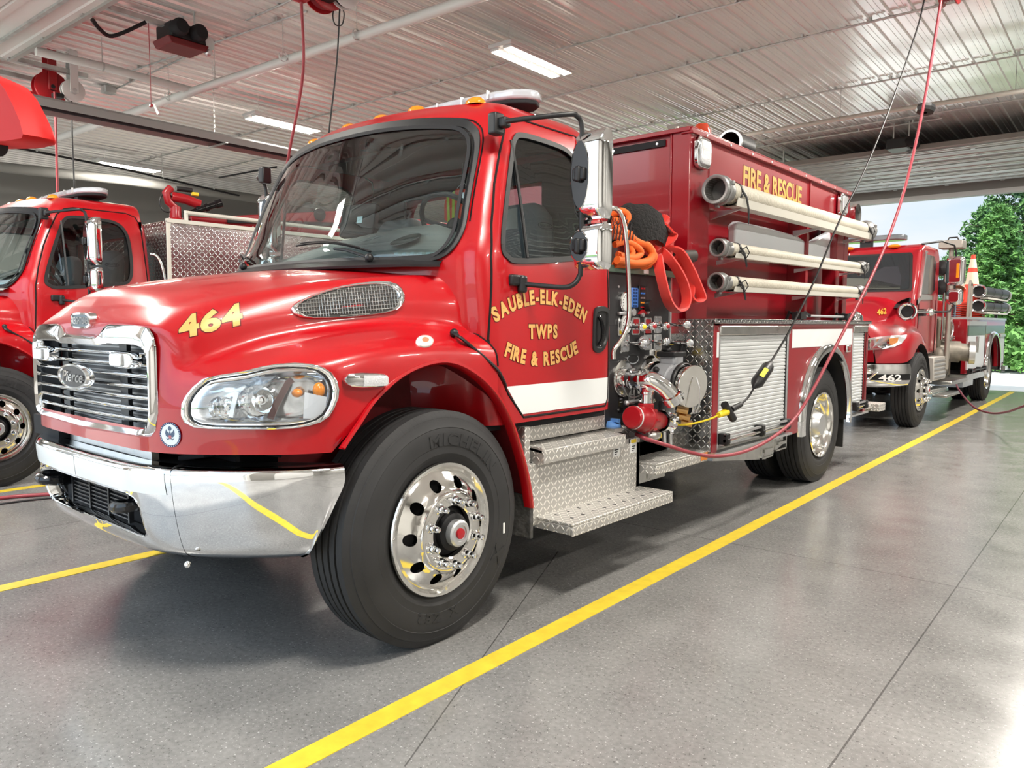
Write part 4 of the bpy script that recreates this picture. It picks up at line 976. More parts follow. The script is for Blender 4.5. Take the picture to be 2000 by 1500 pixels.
        def shell(z0, z1, w, yb, yf, xc, pw):
            rows = []; nz = 12
            for i in range(nz+1):
                t = i/nz; z = z0+(z1-z0)*t; e = (1-abs(2*t-1)**pw)**(1/pw) if 0 < t < 1 else 0; e = max(e, .02); e2 = .55+.45*e if 0 < t < 1 else .5
                row = []
                for k in range(25):
                    a_ = PI*k/24; x = cos(a_); y = sin(a_); sx = math.copysign(abs(x)**.55, x); sy = abs(y)**.6
                    row.append(Vector((xc+sx*w/2*(.86+.14*e), yb-(yb-yf)*sy*e2, z)))
                rows.append(row)
            return rows
        for z0, z1, nm, gl_ in ((1.925, 2.345, 'mirror_head', 1), (1.685, 1.905, 'convex_mirror_head', 0)):
            m = MB(Mx); r_ = shell(z0, z1, .19, .80, .715, 1.40, 6 if gl_ else 3.2); m.grid(r_, flip=False); m.add([p for p in r_[0]], [tuple(range(25))]); m.add([p for p in r_[-1]], [tuple(range(24, -1, -1))])
            m.prism(rrect(.18, (z1-z0)*.97, .035, 5, 1.40, (z0+z1)/2), 1, .80, .805); mo = m.build(nm, CHROME, mr, smooth=55)
            # the dished front facet round the clamp
            f = MB(Mx); cz = (z0+z1)/2; E = [(cos(2*PI*i/28), sin(2*PI*i/28)) for i in range(28)]; hw, hh = (.062, .17) if gl_ else (.062, .075)
            ring_between(f, [Vector((1.365+hw*p, .722-.002, cz+hh*q)) for p, q in E], [Vector((1.365+hw*.82*p, .712, cz+hh*.93*q)) for p, q in E]); f.build('mirror_facet', CHROME, mr, smooth=50); f = MB(Mx); f.add([Vector((1.365+hw*.83*p, .713, cz+hh*.935*q)) for p, q in E], [tuple(range(28))]); f.build('mirror_dark_reflection', BLKG, mr, smooth=0)  # inner disc gloss black, in place of a dark reflection in the chrome
            c = MB(Mx); c.cbox((1.365, .718, cz+(.0 if gl_ else .005)), (.07, .045, .06)); c.cbox((1.365, .70, cz), (.03, .03, .075)); c.build('mirror_clamp', BLK, mr, bevel=.01, seg=3)
    # roof marker lamps
    for x in (-.72, -.30, 0, .30, .70):
        y = .645+.05*(abs(x) > .5); q = CB.ray_cast(Vector((abs(x), y, 4)), Vector((0, 0, -1)))[0]; l = MB(); l.sphere((x, y, q.z-.006), .062, 16, 8, sc=(1, .8, .62), z0=-.1); l.build('marker_lamp', AMB, root)
    # warning light bar
    lb = empty('light_bar', (0, 0, 0)); lb.parent = root; w2 = .80
    ol = [(.55, .93), (.62, .935), (.72, .965), (.79, 1.02), (.815, 1.08), (.79, 1.14), (.72, 1.185), (.60, 1.20), (.3, 1.20), (0, 1.20)]; ol = [(0, .90), (.3, .905)]+ol
    pl = [(x, y) for x, y in ol]+[(-x, y) for x, y in ol[::-1] if x > 0]; 
    b = MB(); b.prism([(x*.985, 1.05+(y-1.05)*.96) for x, y in pl], 2, 2.635, 2.66); b.build('light_bar_base', BLKM, lb, bevel=.008)
    tp = MB(); tp.prism(pl, 2, 2.66, 2.715); tp.build('light_bar_lens', mat('light_bar_lens', (.55, .58, .62), .1, .15, coat=1, bump=(40, .0015, 0)), lb, bevel=.018, seg=3)
    dv_ = MB()
    for x in (-.6, -.4, -.2, 0, .2, .4, .6): dv_.box((x-.004, .893, 2.662), (x+.004, .91, 2.71))
    dv_.build('light_bar_divider', SATIN, lb)
    ft = MB(); [ft.box((s_*.55-.04, .95, 2.56), (s_*.55+.04, 1.15, 2.636)) for s_ in (1, -1)]; ft.build('light_bar_foot', BLK, lb)
    # grab rail behind the door
    for s_ in (1, -1):
        g_ = MB(Matrix.Scale(s_, 4, Vector((1, 0, 0)))); pts = [(1.06, 1.425, 2.09), (1.10, 1.46, 2.075), (1.115, 1.50, 2.0), (1.12, 1.53, 1.85), (1.125, 1.555, 1.55), (1.12, 1.55, 1.42), (1.115, 1.50, 1.34), (1.10, 1.44, 1.275), (1.10, 1.435, 1.22)]
        g_.tube([Vector(p) for p in cat(pts, 4)], .0145, 10); g_.build('grab_rail', ALU, root, smooth=60)
    return cabo
def make_cab_truck(name, loc, rz, label, cat_, number=True):
    root = empty(name, loc, rz, label, cat_)
    make_hood(root); headlight(root); make_grille(root); make_hood_trim(root, '464' if number else None, number); make_bumper(root); make_cab(root, number)
    make_front_wheel(root, 1.165, 0, .52, 1); make_front_wheel(root, -1.165, 0, .52, -1)
    return root
# ------------------------------------------------------------------ ceiling fittings
LED = mat('led_tube', (1, .93, .80), emit=14)
def lamp(x, y, z=4.5, label='', group=None, light=True, drop=True):
    o = empty('ceiling_lamp', BP(x, y, z), .025, label, 'lamp', group)
    b = MB(); b.box((-.17, -.62, .03), (.17, .62, .075)); b.box((-.155, -.60, .0), (-.03, .60, .03)); b.box((.03, -.60, .0), (.155, .60, .03)); b.build('lamp_housing', WHITE, o, bevel=.008)
    for s_ in (-1, 1):
        t = MB(); t.box((s_*.092-.055, -.58, -.006), (s_*.092+.055, .58, .0)); t.build('led_panel', LED, o, smooth=0)
    c = MB()
    for s_ in (-1, 1): c.tube([(0, s_*.45, .075), (0, s_*.45, HC-z)], .004, 5)
    c.build('hanging_wire', STEEL, o, smooth=0)
    if light:
        l = bpy.data.lights.new('lamp_light', 'AREA'); l.shape = 'RECTANGLE'; l.size = .3; l.size_y = 1.15; l.energy = 150; l.color = (1, .945, .86)
        q = bpy.data.objects.new('lamp_light', l); COL.objects.link(q); q.parent = o; q.location = (0, 0, -.012)
    return o
lamp(-2.25, 5.0, 4.5, 'twin tube ceiling lamp above the cab roof of truck 464, shining left of the tank')
lamp(-2.35, 9.45, 4.5, 'twin tube ceiling lamp just over the top edge of the tank')
lamp(-7.05, 4.85, 4.5, 'twin tube ceiling lamp behind the hanging red hose, left of the windscreen')
lamp(-12.35, 4.85, 4.5, 'farthest left twin tube ceiling lamp, above the neighbouring truck')
OUTL = [(-7.3, 9.3, 'behind the neighbouring truck, middle row'), (2.9, 5.0, 'beside the right hand hose reel'), (2.9, 9.4, 'right of truck 462, halfway to the back'), (2.9, -.6, 'by the front doors, right of truck 464'), (-2.6, -1.4, 'by the front doors, between the two near trucks'), (-7.4, .2, 'over the hood of the neighbouring truck'), (-12.6, .2, 'in the last bay, by the front'), (-2.4, 13.8, 'left of truck 462, by the back wall'), (2.9, 13.8, 'right of truck 462, by the back wall'), (7.6, 5, 'along the right hand wall, middle'), (7.6, .4, 'along the right hand wall, by the front'), (7.6, 9.4, 'along the right hand wall, by the back')]
for x, y, w_ in OUTL: lamp(x, y, 4.5, 'added unseen twin tube ceiling lamp '+w_)  # lamps out of view, added for the light they give
def rods(mb, pts, z, r=.004):
    for x, y in pts: mb.tube([(x, y, z), (x, y, HC)], r, 5)
def pipe(name, pts, r, m, label, cat_='pipe', hang=None, n=12, group=None):
    o = empty(name, BP(*pts[0]), 0, label, cat_, group); inv = Matrix.Translation(-BP(*pts[0]))@BR
    p = MB(inv); p.tube(pts, r, n); p.build('pipe_run', m, o, smooth=60)
    if hang:
        h = MB(inv); 
        for q in hang:
            h.tube([q, (q[0], q[1], HC)], .004, 5); h.lathe([(r+.004, -.012), (r+.004, .012)], q, (1, 0, 0) if abs(pts[1][0]-pts[0][0]) > abs(pts[1][1]-pts[0][1]) else (0, 1, 0), 12)
        h.build('hanger_rod', GALV, o, smooth=0)
    return o
def wp(u, v, Z): p = BR.inverted()@at(u, v, Z=Z); return (p.x, p.y, p.z)
A = wp(900, 5, 4.4); B = wp(375, 179, 4.4); yv = (A[1]+B[1])/2
PVC = mat('white_pvc', (.80, .80, .78), .3)
pipe('vent_pipe', [(1.5, A[1]+.1, 4.4), (A[0], A[1], 4.4), (B[0], B[1], 4.4), (B[0]-.02, B[1]-.03, 4.38), wp(85, 279, 4.4)], .052, PVC, 'long white plastic pipe crossing under the ceiling above truck 464', hang=[wp(697, 68, 4.4), wp(553, 110, 4.4), wp(420, 165, 4.4), wp(330, 188, 4.4)])
q = [wp(70, 100, 4.5), wp(200, 130, 4.5), wp(378, 178, 4.42)]
pipe('vent_pipe', q, .05, PVC, 'white plastic pipe joining the long white pipe beside the heater tube', hang=[q[1]])
pipe('conduit', [wp(0, 275, 4.3), wp(75, 279, 4.3)], .045, PVC, 'short white pipe end below the reels at far left')
pipe('gas_pipe', [wp(-60, 265, 4.35), wp(0, 282, 4.35), wp(240, 330, 4.35), wp(480, 385, 4.35), wp(560, 402, 4.35)], .02, BLKM, 'thin black gas pipe running past the far left lamp', hang=[wp(72, 293, 4.35), wp(318, 348, 4.35), wp(418, 368, 4.35)])
pipe('gas_pipe', [wp(428, 347, 4.4), wp(540, 326, 4.4)], .018, BLKM, 'short black pipe branching towards the windscreen of truck 464')
FP = [wp(-40, 322, 4.35), wp(240, 352, 4.35), wp(480, 385, 4.35), wp(560, 398, 4.35)]
pipe('duct', FP, .10, mat('duct_white', (.24, .235, .22), .5), 'thick pale duct along the far left wall above the neighbouring truck', cat_='duct')
RP = [wp(1440, 266, 4.45), wp(1700, 222, 4.45), wp(2000, 177, 4.45), wp(2100, 162, 4.45)]
pipe('sprinkler_pipe', RP, .032, mat('cream_pipe', (.68, .66, .60), .35), 'cream pipe hung across the bay in front of the back door opener', hang=[wp(1492, 257, 4.45), wp(1641, 232, 4.45), wp(1983, 180, 4.45)])
def conduit(a, b, z, label, r=.012, clips=5):
    A = wp(*a, z); B = wp(*b, z); o = empty('conduit', BP(*A), 0, label, 'conduit'); inv = Matrix.Translation(-BP(*A))@BR
    p = MB(inv); p.tube([A, B], r, 8); p.build('conduit_tube', GALV, o, smooth=60)
    for i in range(clips):
        t = (i+.5)/clips; c = Vector(A)*(1-t)+Vector(B)*t; k = MB(inv); k.box((c.x-.012, c.y-.03, c.z), (c.x+.012, c.y+.03, HC-.0)); k.build('conduit_clip', GALV, o, smooth=0)
    return o
ZC = 4.84
conduit((1082, 99), (1500, -10), ZC, 'upper steel conduit across the ceiling right of the bright lamp', clips=4)
conduit((1035, 200), (1930, -12), ZC, 'long steel conduit crossing the ceiling above the tank, second from the top', r=.014, clips=8)
conduit((1170, 262), (2060, 95), ZC, 'steel conduit crossing the ceiling between tank and back door, third from the top', clips=9)
conduit((1445, 281), (2060, 183), ZC, 'steel conduit just behind the cream pipe', clips=5)
conduit((1450, 292), (1840, 231), ZC, 'lowest steel conduit ahead of the back door panels', clips=4)
conduit((480, 40), (570, 0), ZC, 'short steel conduit at the top left of the red reel', clips=2)
conduit((235, 146), (600, 22), ZC, 'steel conduit passing behind the red reel towards the junction box', clips=4)
conduit((212, 180), (420, 85), ZC, 'steel conduit ending at the grey junction box by the heater tube', clips=2)
conduit((450, 270), (525, 250), ZC, 'short steel conduit left of the lamp behind the red hose', clips=2)
conduit((585, 237), (1015, 117), ZC, 'steel conduit between the two brightest lamps over the cab', clips=5)
conduit((265, 318), (390, 285), ZC, 'steel conduit starting right of the far left lamp', clips=2)
conduit((325, 354), (535, 303), ZC, 'thin steel conduit below the heater tube end', clips=3)
# radiant tube heater with its reflector
hx = (BR.inverted()@at(300, 245, Z=3.86)).x
ho = empty('tube_heater', BP(hx, 3, 3.9), .025, 'long aluminium radiant heater reflector on chains over a black burner tube', 'heater')
r_ = MB(); pf = [(-.20, -.12), (-.17, -.03), (-.08, .015), (.08, .015), (.17, -.03), (.20, -.12), (.194, -.12), (.164, -.034), (.077, .008), (-.077, .008), (-.164, -.034), (-.194, -.12)]
r_.prism(pf, 1, -5.0, 4.6); r_.build('reflector', mat('heater_aluminium', (.34, .34, .33), .6, .35), ho, smooth=20)
t = MB(); t.tube([(0, -5.1, -.06), (0, 4.7, -.06)], .05, 12); t.build('burner_tube', BLKM, ho)
for y in (-2.4, .15, 2.6):
    c = MB(); 
    for i in range(14): c.tube([(.0, y+.008*cos(a)*(i % 2), .015+i*.0675+.03+.026*sin(a)) if i % 2 else (.008*cos(a), y, .015+i*.0675+.03+.026*sin(a)) for a in [k*PI/3 for k in range(6)]], .003, 4, closed=True)
    c.build('hanging_chain', GALV, ho, smooth=0)
for y in (.2, 2.9):
    c = MB(); c.box((-.215, y-.02, -.13), (.215, y+.02, -.118)); c.build('reflector_bracket', GALV, ho)
jb = MB(); p = at(212, 176, Z=ZC-.05); jb.cbox(tuple(p), (.16, .16, .1)); tag(jb.build('junction_box', GALV, bevel=.01), 'small grey junction box where the heater chain meets the ceiling', 'junction box')
# open sectional doors lying under the ceiling
DOORW = mat('door_panel_white', (.66, .66, .63), .35, bump=(4, .002)); 
def ceiling_door(n, xc, y0, y1, z, front=True, m=DOORW):
    o = empty('door_%d' % n, BP(xc, (y0+y1)/2, z), .025); tag(o, kind='structure'); L = (y1-y0)/7
    for i in range(7):
        a = -(y1-y0)/2+i*L; s_ = MB(); prof = [(a+.004, 0), (a+.02, -.028), (a+.10, -.028), (a+.115, -.012), (a+L*.5-.06, -.012), (a+L*.5-.04, -.024), (a+L*.5+.04, -.024), (a+L*.5+.06, -.012), (a+L-.115, -.012), (a+L-.10, -.028), (a+L-.02, -.028), (a+L-.004, 0), (a+L-.004, .02), (a+.004, .02)]
        s_.prism([(y, zz) for y, zz in prof], 0, -2.14, 2.14); s_.build('door_panel', m, o)
        for x in (-2.08, -1.05, 0, 1.05, 2.08): h = MB(); h.box((x-.035, a+L-.05, -.042), (x+.035, a+L+.05, -.026)); h.build('door_hinge', GALV, o, smooth=0)
        r = MB(); r.box((-2.14, a+L*.5-.02, -.05), (2.14, a+L*.5+.02, -.024)) if i in (0, 2, 4, 6) else r.box((-2.14, a+.02, -.045), (2.14, a+.05, -.026)); r.build('door_strut', GALV, o)
    e = y1 if front else y0; sg = 1 if front else -1; yy = (y1-y0)/2*sg
    b = MB(); b.box((-2.15, yy-.03*sg, -.06), (2.15, yy+.02*sg, .02)); b.build('door_edge', mat('door_edge_seal', (.35, .34, .32), .6), o)
    for s_ in (-1, 1):
        t = MB(); t.box((s_*2.20-.03, -(y1-y0)/2-.1, -.02), (s_*2.20+.03, (y1-y0)/2+.9 if front else (y1-y0)/2, .035)) if front else t.box((s_*2.20-.03, -(y1-y0)/2-.9, -.02), (s_*2.20+.03, (y1-y0)/2, .035)); t.build('door_track', GALV, o)
        c = MB(); 
        for y in (-1.8, 0, 1.9): c.box((s_*2.20-.015, y-.015, .03), (s_*2.20+.015, y+.015, HC-z))
        c.build('track_hanger', GALV, o)
    return o
ceiling_door(1, 0, -3.1, 1.15, 4.6); ceiling_door(2, -5.1, -3.1, 1.15, 4.6); ceiling_door(3, -10.2, -3.1, 1.15, 4.6)
DGR = mat('door_panel_grey', (.46, .50, .49), .4, .35); ceiling_door(4, 0, 12.75, 17.1, 4.55, False, DGR)
ceiling_door(5, -5.1, 12.75, 17.1, 4.55, False, DGR)
def opener(x, y, z, label, red=True, sg=1):
    o = empty('door_opener', BP(x, y, z), .025, label, 'door opener')
    b = MB(); b.box((-.17, -.20, -.03), (.17, .22, .14)); b.build('opener_body', BLK, o, bevel=.02)
    if red: c = MB(); c.prism([(-.20, -.10), (.20, -.10), (.24, -.03), (-.24, -.03)], 0, -.18, .18); c.build('opener_cover', mat('opener_red', (.16, .012, .015), .4), o, bevel=.01)
    for s_, yy in ((1, -.12), (1, .10)):
        m = MB(); m.lathe([(.0001, -.02), (.085, -.02), (.09, 0), (.09, .10), (.07, .13), (.0001, .13)], (.15, yy, .07), (1, 0, 0), 20); m.build('opener_motor', BLKM, o)
    p = MB(); p.lathe([(.065, 0), (.075, .01), (.075, .025), (.03, .03), (.0001, .03)], (.12, .26, .02), (1, .4, 0), 20); p.sphere((.10, .27, -.07), .045); p.build('opener_pulley', SATIN, o)
    r = MB(); r.box((-.03, -1.0 if sg > 0 else .2, .10), (.03, .3 if sg > 0 else 1.0, .15)); r.build('opener_rail', GALV, o)
    h = MB(); h.tube([(-.12, .1, .12), (-.12, .1, HC-z)], .012, 6); h.tube([(.12, .1, .12), (.12, .1, HC-z)], .012, 6); h.build('opener_hanger', GALV, o)
    return o
op = opener(-4.98, 2.1, 4.55, 'black and dark red door opener motor hanging over the gap between the two near trucks')
opener(.05, 2.1, 4.55, 'black door opener motor over the hood of truck 464')
opener(.15, 12.1, 4.42, 'black door opener motor by the back door, right of the hanging black cord', False, -1)
opener(-10.1, 2.1, 4.45, 'small black door opener hanging under the heater tube, farthest left')
arm = MB((Matrix.Translation(op.location)@Matrix.Rotation(.025, 4, 'Z')).inverted()); P = [at(180, 38, Z=4.5), at(193, 55, Z=4.45), at(213, 70, Z=4.42), at(240, 64, Z=4.46), at(285, 43, Z=4.58)]
arm.tube([Vector(p) for p in cat(P, 4)], .022, 6); arm.build('opener_arm', BLK, op)
# release cord with a tag
inv = (Matrix.Translation(op.location)@Matrix.Rotation(.025, 4, 'Z')).inverted()
c = MB(inv); a = at(290, 45, Z=4.6); b = Vector((a.x, a.y, at(303, 208, X=a.x).z)); c.tube([a, b], .004, 5); c.build('release_cord', HOSER, op, smooth=0)
c = MB(inv); c.cbox(b, (.05, .03, .03)); c.build('cord_handle', REDV, op, bevel=.008)
c = MB(inv); c.add([b+Vector((.03, 0, .02)), b+Vector((.09, .0, .0)), b+Vector((.14, .02, -.10)), b+Vector((.09, .02, -.11))], [(0, 1, 2, 3)]); c.build('paper_tag', WHITE, op, solid=.001, smooth=0)
# hose reel and cord reel pairs
def reel(loc, label, m=REDV, cord=None, big=True, kind='hose reel', name='hose_reel', face=1):
    o = empty(name, loc, 0, label, kind); R0 = .20 if big else .14; w = .11 if big else .05
    for s_ in (-1, 1):
        d = MB(); d.lathe([(.0001, 0), (R0, 0), (R0, .012), (R0-.02, .018), (.0001, .018)] if s_ > 0 else [(.0001, 0), (R0, 0), (R0, -.012), (R0-.02, -.018), (.0001, -.018)], (s_*w/2, 0, 0), (1, 0, 0), 32); d.build('reel_disc', m, o, smooth=40)
    c = MB(); 
    for i in range(5): c.lathe([(R0*.78+.0*i, -.011), (R0*.84, 0), (R0*.78, .011)], (-w/2+w*(i+.5)/5, 0, 0), (1, 0, 0), 28)
    c.build('coiled_hose' if big else 'coiled_cord', HOSER if big else BLK, o)
    h = MB(); h.lathe([(.05, -.02), (.045, .03), (.0001, .035)], (w/2+.018, 0, 0), (1, 0, 0), 16); h.build('reel_hub', SATIN if not big else BLK, o)
    f = MB(); f.box((-w/2-.05, -.05, -R0*.2), (-w/2-.035, .05, HC-loc[2])); f.box((-w/2-.05, -.06, -.04), (w/2+.05, .06, -.03)) if 0 else f.box((w/2+.035, -.05, -R0*.2), (w/2+.05, .05, HC-loc[2])); f.build('reel_bracket', m, o, bevel=.004)
    g = MB(); g.box((-.06, -R0-.10, -R0*.9), (.06, -R0+.02, -R0*.5)); g.build('hose_guide', m if big else BLK, o, bevel=.015)
    return o
r1 = at(632, -22, Z=4.42); reel(tuple(r1), 'red hose reel hanging from the ceiling in front of the cab roof', REDV)
r1b = at(672, -14, Z=4.40); reel(tuple(r1b), 'white cord reel beside the red reel at the top edge', WHITE, big=False, kind='cord reel', name='cord_reel')
r2 = at(98, 172, Z=4.42); reel(tuple(r2), 'red hose reel above the heater tube beside its cord reel', REDV)
r2b = at(142, 178, Z=4.38); reel(tuple(r2b), 'white and black cord reel right of the left red hose reel', WHITE, big=False, kind='cord reel', name='cord_reel')
def line_obj(name, pts, r, m, label, cat_, n=8, span=6):
    t = MB(); t.tube([Vector(p) for p in cat(pts, span)], r, n); return tag(t.build(name, m, smooth=60), label, cat_)
a = r1+Vector((0, -.24, -.12)); line_obj('air_hose', [a, at(592, 140, X=a.x-.25), at(565, 297, X=a.x-.55), at(553, 370, X=a.x-.8), at(548, 420, X=a.x-.9)], .014, HOSER, 'red hose slanting down from the top reel behind the cab roof', 'hose')
a = at(664, 6, Z=4.34); line_obj('power_cord', [a, at(658, 120, X=a.x-.15), at(642, 262, X=a.x-.3), at(640, 300, X=a.x-.35)], .008, BLK, 'black power cord hanging from the top cord reel behind the cab roof', 'power cord')
a = at(107, 180, Z=4.3); line_obj('air_hose', [a, at(109, 240, X=a.x), at(112, 360, X=a.x), at(113, 420, X=a.x)], .016, HOSER, 'red hose hanging straight down behind the neighbouring cab', 'hose')
a = at(140, 190, Z=4.3); line_obj('power_cord', [a, at(141, 260, X=a.x), at(145, 360, X=a.x), at(146, 420, X=a.x)], .010, BLK, 'black power cord hanging beside the left red hose', 'power cord')
a = at(655, 8, Z=4.3); line_obj('power_cord', [a, at(650, 30, X=a.x), at(655, 48, X=a.x), at(668, 48, X=a.x), at(672, 28, X=a.x), at(668, 10, X=a.x)], .006, BLK, 'short loop of black cord under the top cord reel', 'power cord')
TR = make_cab_truck('fire_truck', (0, 0, 0), 0, 'red fire truck numbered 464 with a chrome grille and bumper, nearest to the front', 'fire truck')
# ------------------------------------------------------------------ truck 464 behind the cab
ROLLER = mat('roller_shutter', (.66, .68, .68), .42, .3)
def roller_door(parent, X, y0, y1, z0, z1, slats, m=ROLLER, band=None, name='roller_door', hd=.06):
    o = MB(); pr = []
    h = (z1-z0-hd)/slats; 
    for i in range(slats):
        z = z0+i*h; pr += [(X-.006, z), (X-.006, z+.0035), (X+.0, z+.007), (X+.001, z+h*.5), (X+.0, z+h-.004)]
    pr += [(X-.006, z0+slats*h)]
    o.grid([[Vector((x, y, z)) for y in (y0+.02, y1-.02)] for x, z in pr]); d = o.build(name, m, parent, smooth=30)
    f = MB(); f.prism([(X-.02, z1-hd), (X+.012, z1-hd), (X+.028, z1-hd+.012), (X+.028, z1-.012), (X+.02, z1), (X-.02, z1)], 1, y0-.01, y1+.01) if 0 else f.box((X-.02, y0-.01, z1-hd), (X+.024, y1+.01, z1)); f.box((X-.02, y0-.012, z1-.006), (X+.032, y1+.012, z1+.004)); f.build('shutter_header', STEEL, d, bevel=.005)
    g = MB(); g.box((X-.02, y0-.012, z0-.01), (X+.012, y0+.016, z1-hd)); g.build('shutter_rail', SATIN, d, bevel=.003)
    g = MB(); g.box((X-.02, y1-.016, z0-.01), (X+.012, y1+.012, z1-hd)); g.build('shutter_rail', SATIN, d, bevel=.003)
    g = MB(); g.box((X-.015, y0+.016, z0), (X+.003, y0+.03, z1-hd)); g.build('shutter_seal', BLKM, d); g = MB(); g.box((X-.015, y1-.03, z0), (X+.003, y1-.016, z1-hd)); g.build('shutter_seal', BLKM, d)
    b = MB(); 
    yb0, yb1 = y0+.03, y1-.04; b.box((X+.045, yb0, z0+.075), (X+.06, yb1, z0+.09)); b.box((X+.01, yb0, z0+.01), (X+.045, yb1, z0+.018)); b.build('lift_bar_rail', SATIN, d)
    b = MB(); b.tube([(X+.05, yb0, z0+.045), (X+.05, yb1, z0+.045)], .011, 10); b.build('lift_bar', ALU, d)
    ys = [yb0+.03, (yb0+yb1)/2+.05, yb1-.03] if y1-y0 > .8 else [yb0+.02, yb1-.02]
    for y in ys:
        b = MB(); b.box((X, y-.03, z0+.01), (X+.068, y+.03, z0+.095)); b.box((X+.06, y-.02, z0+.02), (X+.075, y+.02, z0+.06)); b.build('lift_bar_bracket', BLK, d, bevel=.008)
    return d
BX, BY0, BY1, BZ0, BZ1 = 1.22, 2.46, 5.90, .545, 1.475
wc = (4.75, .54)                                           # rear wheel arch
def side_panel(mb, X, arch_r=.0):
    """the red side above and round the rear wheel"""
    P = [(3.84, BZ0), (3.84, 1.44), (5.42, 1.44), (5.42, BZ0)]
    a = arc((4.72, .60), .595, 0, 180, 28)               # hole
    mb.prism([(3.84, BZ0-.02), (3.84, 1.44), (5.44, 1.44), (5.44, BZ0-.02), (5.315, BZ0-.02)]+a+[(4.125, BZ0-.02)], 0, X-.02, X); return mb
for s_ in (1, -1):
    M = Matrix.Scale(s_, 4, Vector((1, 0, 0)))
    b = MB(M); b.box((1.19, 2.475, BZ0), (BX, 2.56, 1.45)); b.box((1.17, 2.475, 1.41), (BX, 5.90, 1.45)); b.box((1.19, 3.80, BZ0), (BX, 3.85, 1.45)); b.box((1.19, 5.83, BZ0), (BX, 5.90, 1.45)); b.build('body_frame', REDD, TR, bevel=.006)
    b = side_panel(MB(M), BX-.002); b.build('rear_side_panel', REDD, TR)
    tp = MB(M); tp.box((.90, 2.44, 1.45), (1.245, 5.93, 1.462)); tp.box((1.232, 2.44, 1.43), (1.245, 5.93, 1.462)); tp.build('body_top_plate', PLATE2, TR, bevel=.004)
    fp = MB(M); fp.box((.86, 2.45, .56), (1.215, 2.475, 1.45)); fp.box((.90, 2.44, 1.10), (.92, 2.46, 1.45)) if 0 else None; fp.build('body_front_plate', PLATE2, TR)
    # white band and light on the side
    w = MB(M); w.box((BX-.001, 3.87, 1.235), (BX+.0015, 5.40, 1.385)); w.build('white_band', WHITEG, TR, smooth=0)
    w = MB(M); w.box((BX-.001, 2.515, 1.20), (BX+.002, 2.545, 1.37)); w.build('white_band', WHITEG, TR, smooth=0)
    roller_door(TR if s_ > 0 else TR, BX-.012, 2.56, 3.80, .58, 1.41, 27) if s_ > 0 else None
    roller_door(TR, BX-.012, 5.44, 5.85, .58, 1.41, 27) if s_ > 0 else None
    if s_ < 0: q = MB(); q.box((-BX, 2.56, .58), (-BX+.02, 3.8, 1.41)); q.build('roller_door', ROLLER, TR); q = MB(); q.box((-BX, 5.44, .58), (-BX+.02, 5.85, 1.41)); q.build('roller_door', ROLLER, TR)
    # chrome fender ring
    r_ = MB(M); rows = []
    for i in range(49):
        a = R(-10+200*i/48); c = Vector((0, 4.72, .60)); d = Vector((0, cos(a), sin(a)))
        if a < 0 or a > PI: y = d.y*.0; 
        rows.append([c+d*r0+Vector((x, 0, 0)) for r0, x in ((.655, BX-.01), (.65, BX+.03), (.62, BX+.045), (.585, BX+.04), (.58, BX+.01))])
    r_.grid(rows); r_.build('fender_ring', CHROME, TR, smooth=60)
    l = MB(M); rows = [[Vector((BX, 4.72+.59*cos(R(a)), .60+.59*sin(R(a)))), Vector((.55, 4.72+.59*cos(R(a)), .60+.59*sin(R(a))))] for a in range(-8, 189, 8)]; l.grid(rows); l.add([(.56, 4.1, .5), (.56, 5.35, .5), (.56, 5.35, 1.25), (.56, 4.1, 1.25)], [(0, 1, 2, 3)]); l.build('wheel_housing', BLKM, TR)
    ml = MB(M); ml.cbox((BX+.012, 5.26, 1.20), (.025, .11, .07)); ml.build('side_marker_lamp', CHROME, TR, bevel=.012, seg=3); ml = MB(M); ml.cbox((BX+.026, 5.26, 1.20), (.012, .07, .04)); ml.build('side_marker_lens', AMB if 0 else mat('marker_red', (.25, .02, .02), .2, coat=1), TR, bevel=.008)
    mf = MB(M); mf.prism([(.62, .24), (1.18, .24), (1.18, .62), (.62, .62)], 1, 5.37, 5.385); mf.build('mud_flap', RUB, TR, bevel=.003)
    uc = MB(M); uc.prism([(2.62, .57), (3.90, .57), (3.90, .44), (3.55, .36), (2.62, .47)][:5], 0, .98, 1.16); uc.build('underbody_box', STEEL, TR)
    for y0, y1, zz in ((3.45, 3.68, .37), (3.72, 3.96, .40)):
        q = MB(M); q.box((.80, y0, zz), (1.17, y0+.012, .57)); q.box((.80, y1-.012, zz), (1.17, y1, .57)); q.box((.80, y0, zz), (1.17, y1, zz+.012)); q.cbox((1.10, (y0+y1)/2, zz+.06), (.16, .16, .025)); q.build('chock_bracket', STEEL, TR)
fr = MB(); fr.box((-.45, 1.0, .62), (-.36, 6.2, .84)); fr.box((.36, 1.0, .62), (.45, 6.2, .84)); fr.cyl((-.9, 4.75, .52), (.9, 4.75, .52), .09); fr.sphere((0, 4.75, .5), .24); fr.box((-.85, 2.6, .50), (.85, 3.9, .95)); fr.build('chassis', BLKM, TR)
bk = MB(); bk.box((-1.17, 2.50, .60), (1.17, 5.88, 1.44)); bk.build('body_core', BLKM, TR) if 0 else None
for s_ in (1, -1): q = MB(); q.box((s_*.62, 2.50, .60), (s_*1.17, 4.0, 1.44)); q.box((s_*.62, 5.46, .60), (s_*1.17, 5.86, 1.44)); q.box((s_*.55, 4.0, 1.26), (s_*1.17, 5.46, 1.44)); q.build('compartment', GALV, TR)
rb = MB(); rb.box((-1.22, 5.88, .60), (1.22, 5.92, 1.45)); rb.build('body_rear', REDD, TR)
st = MB(); st.box((-1.2, 5.92, .56), (1.22, 6.32, .60)); st.box((1.10, 6.12, .53), (1.30, 6.34, .61)); st.build('tailboard', PLATE, TR, bevel=.004)
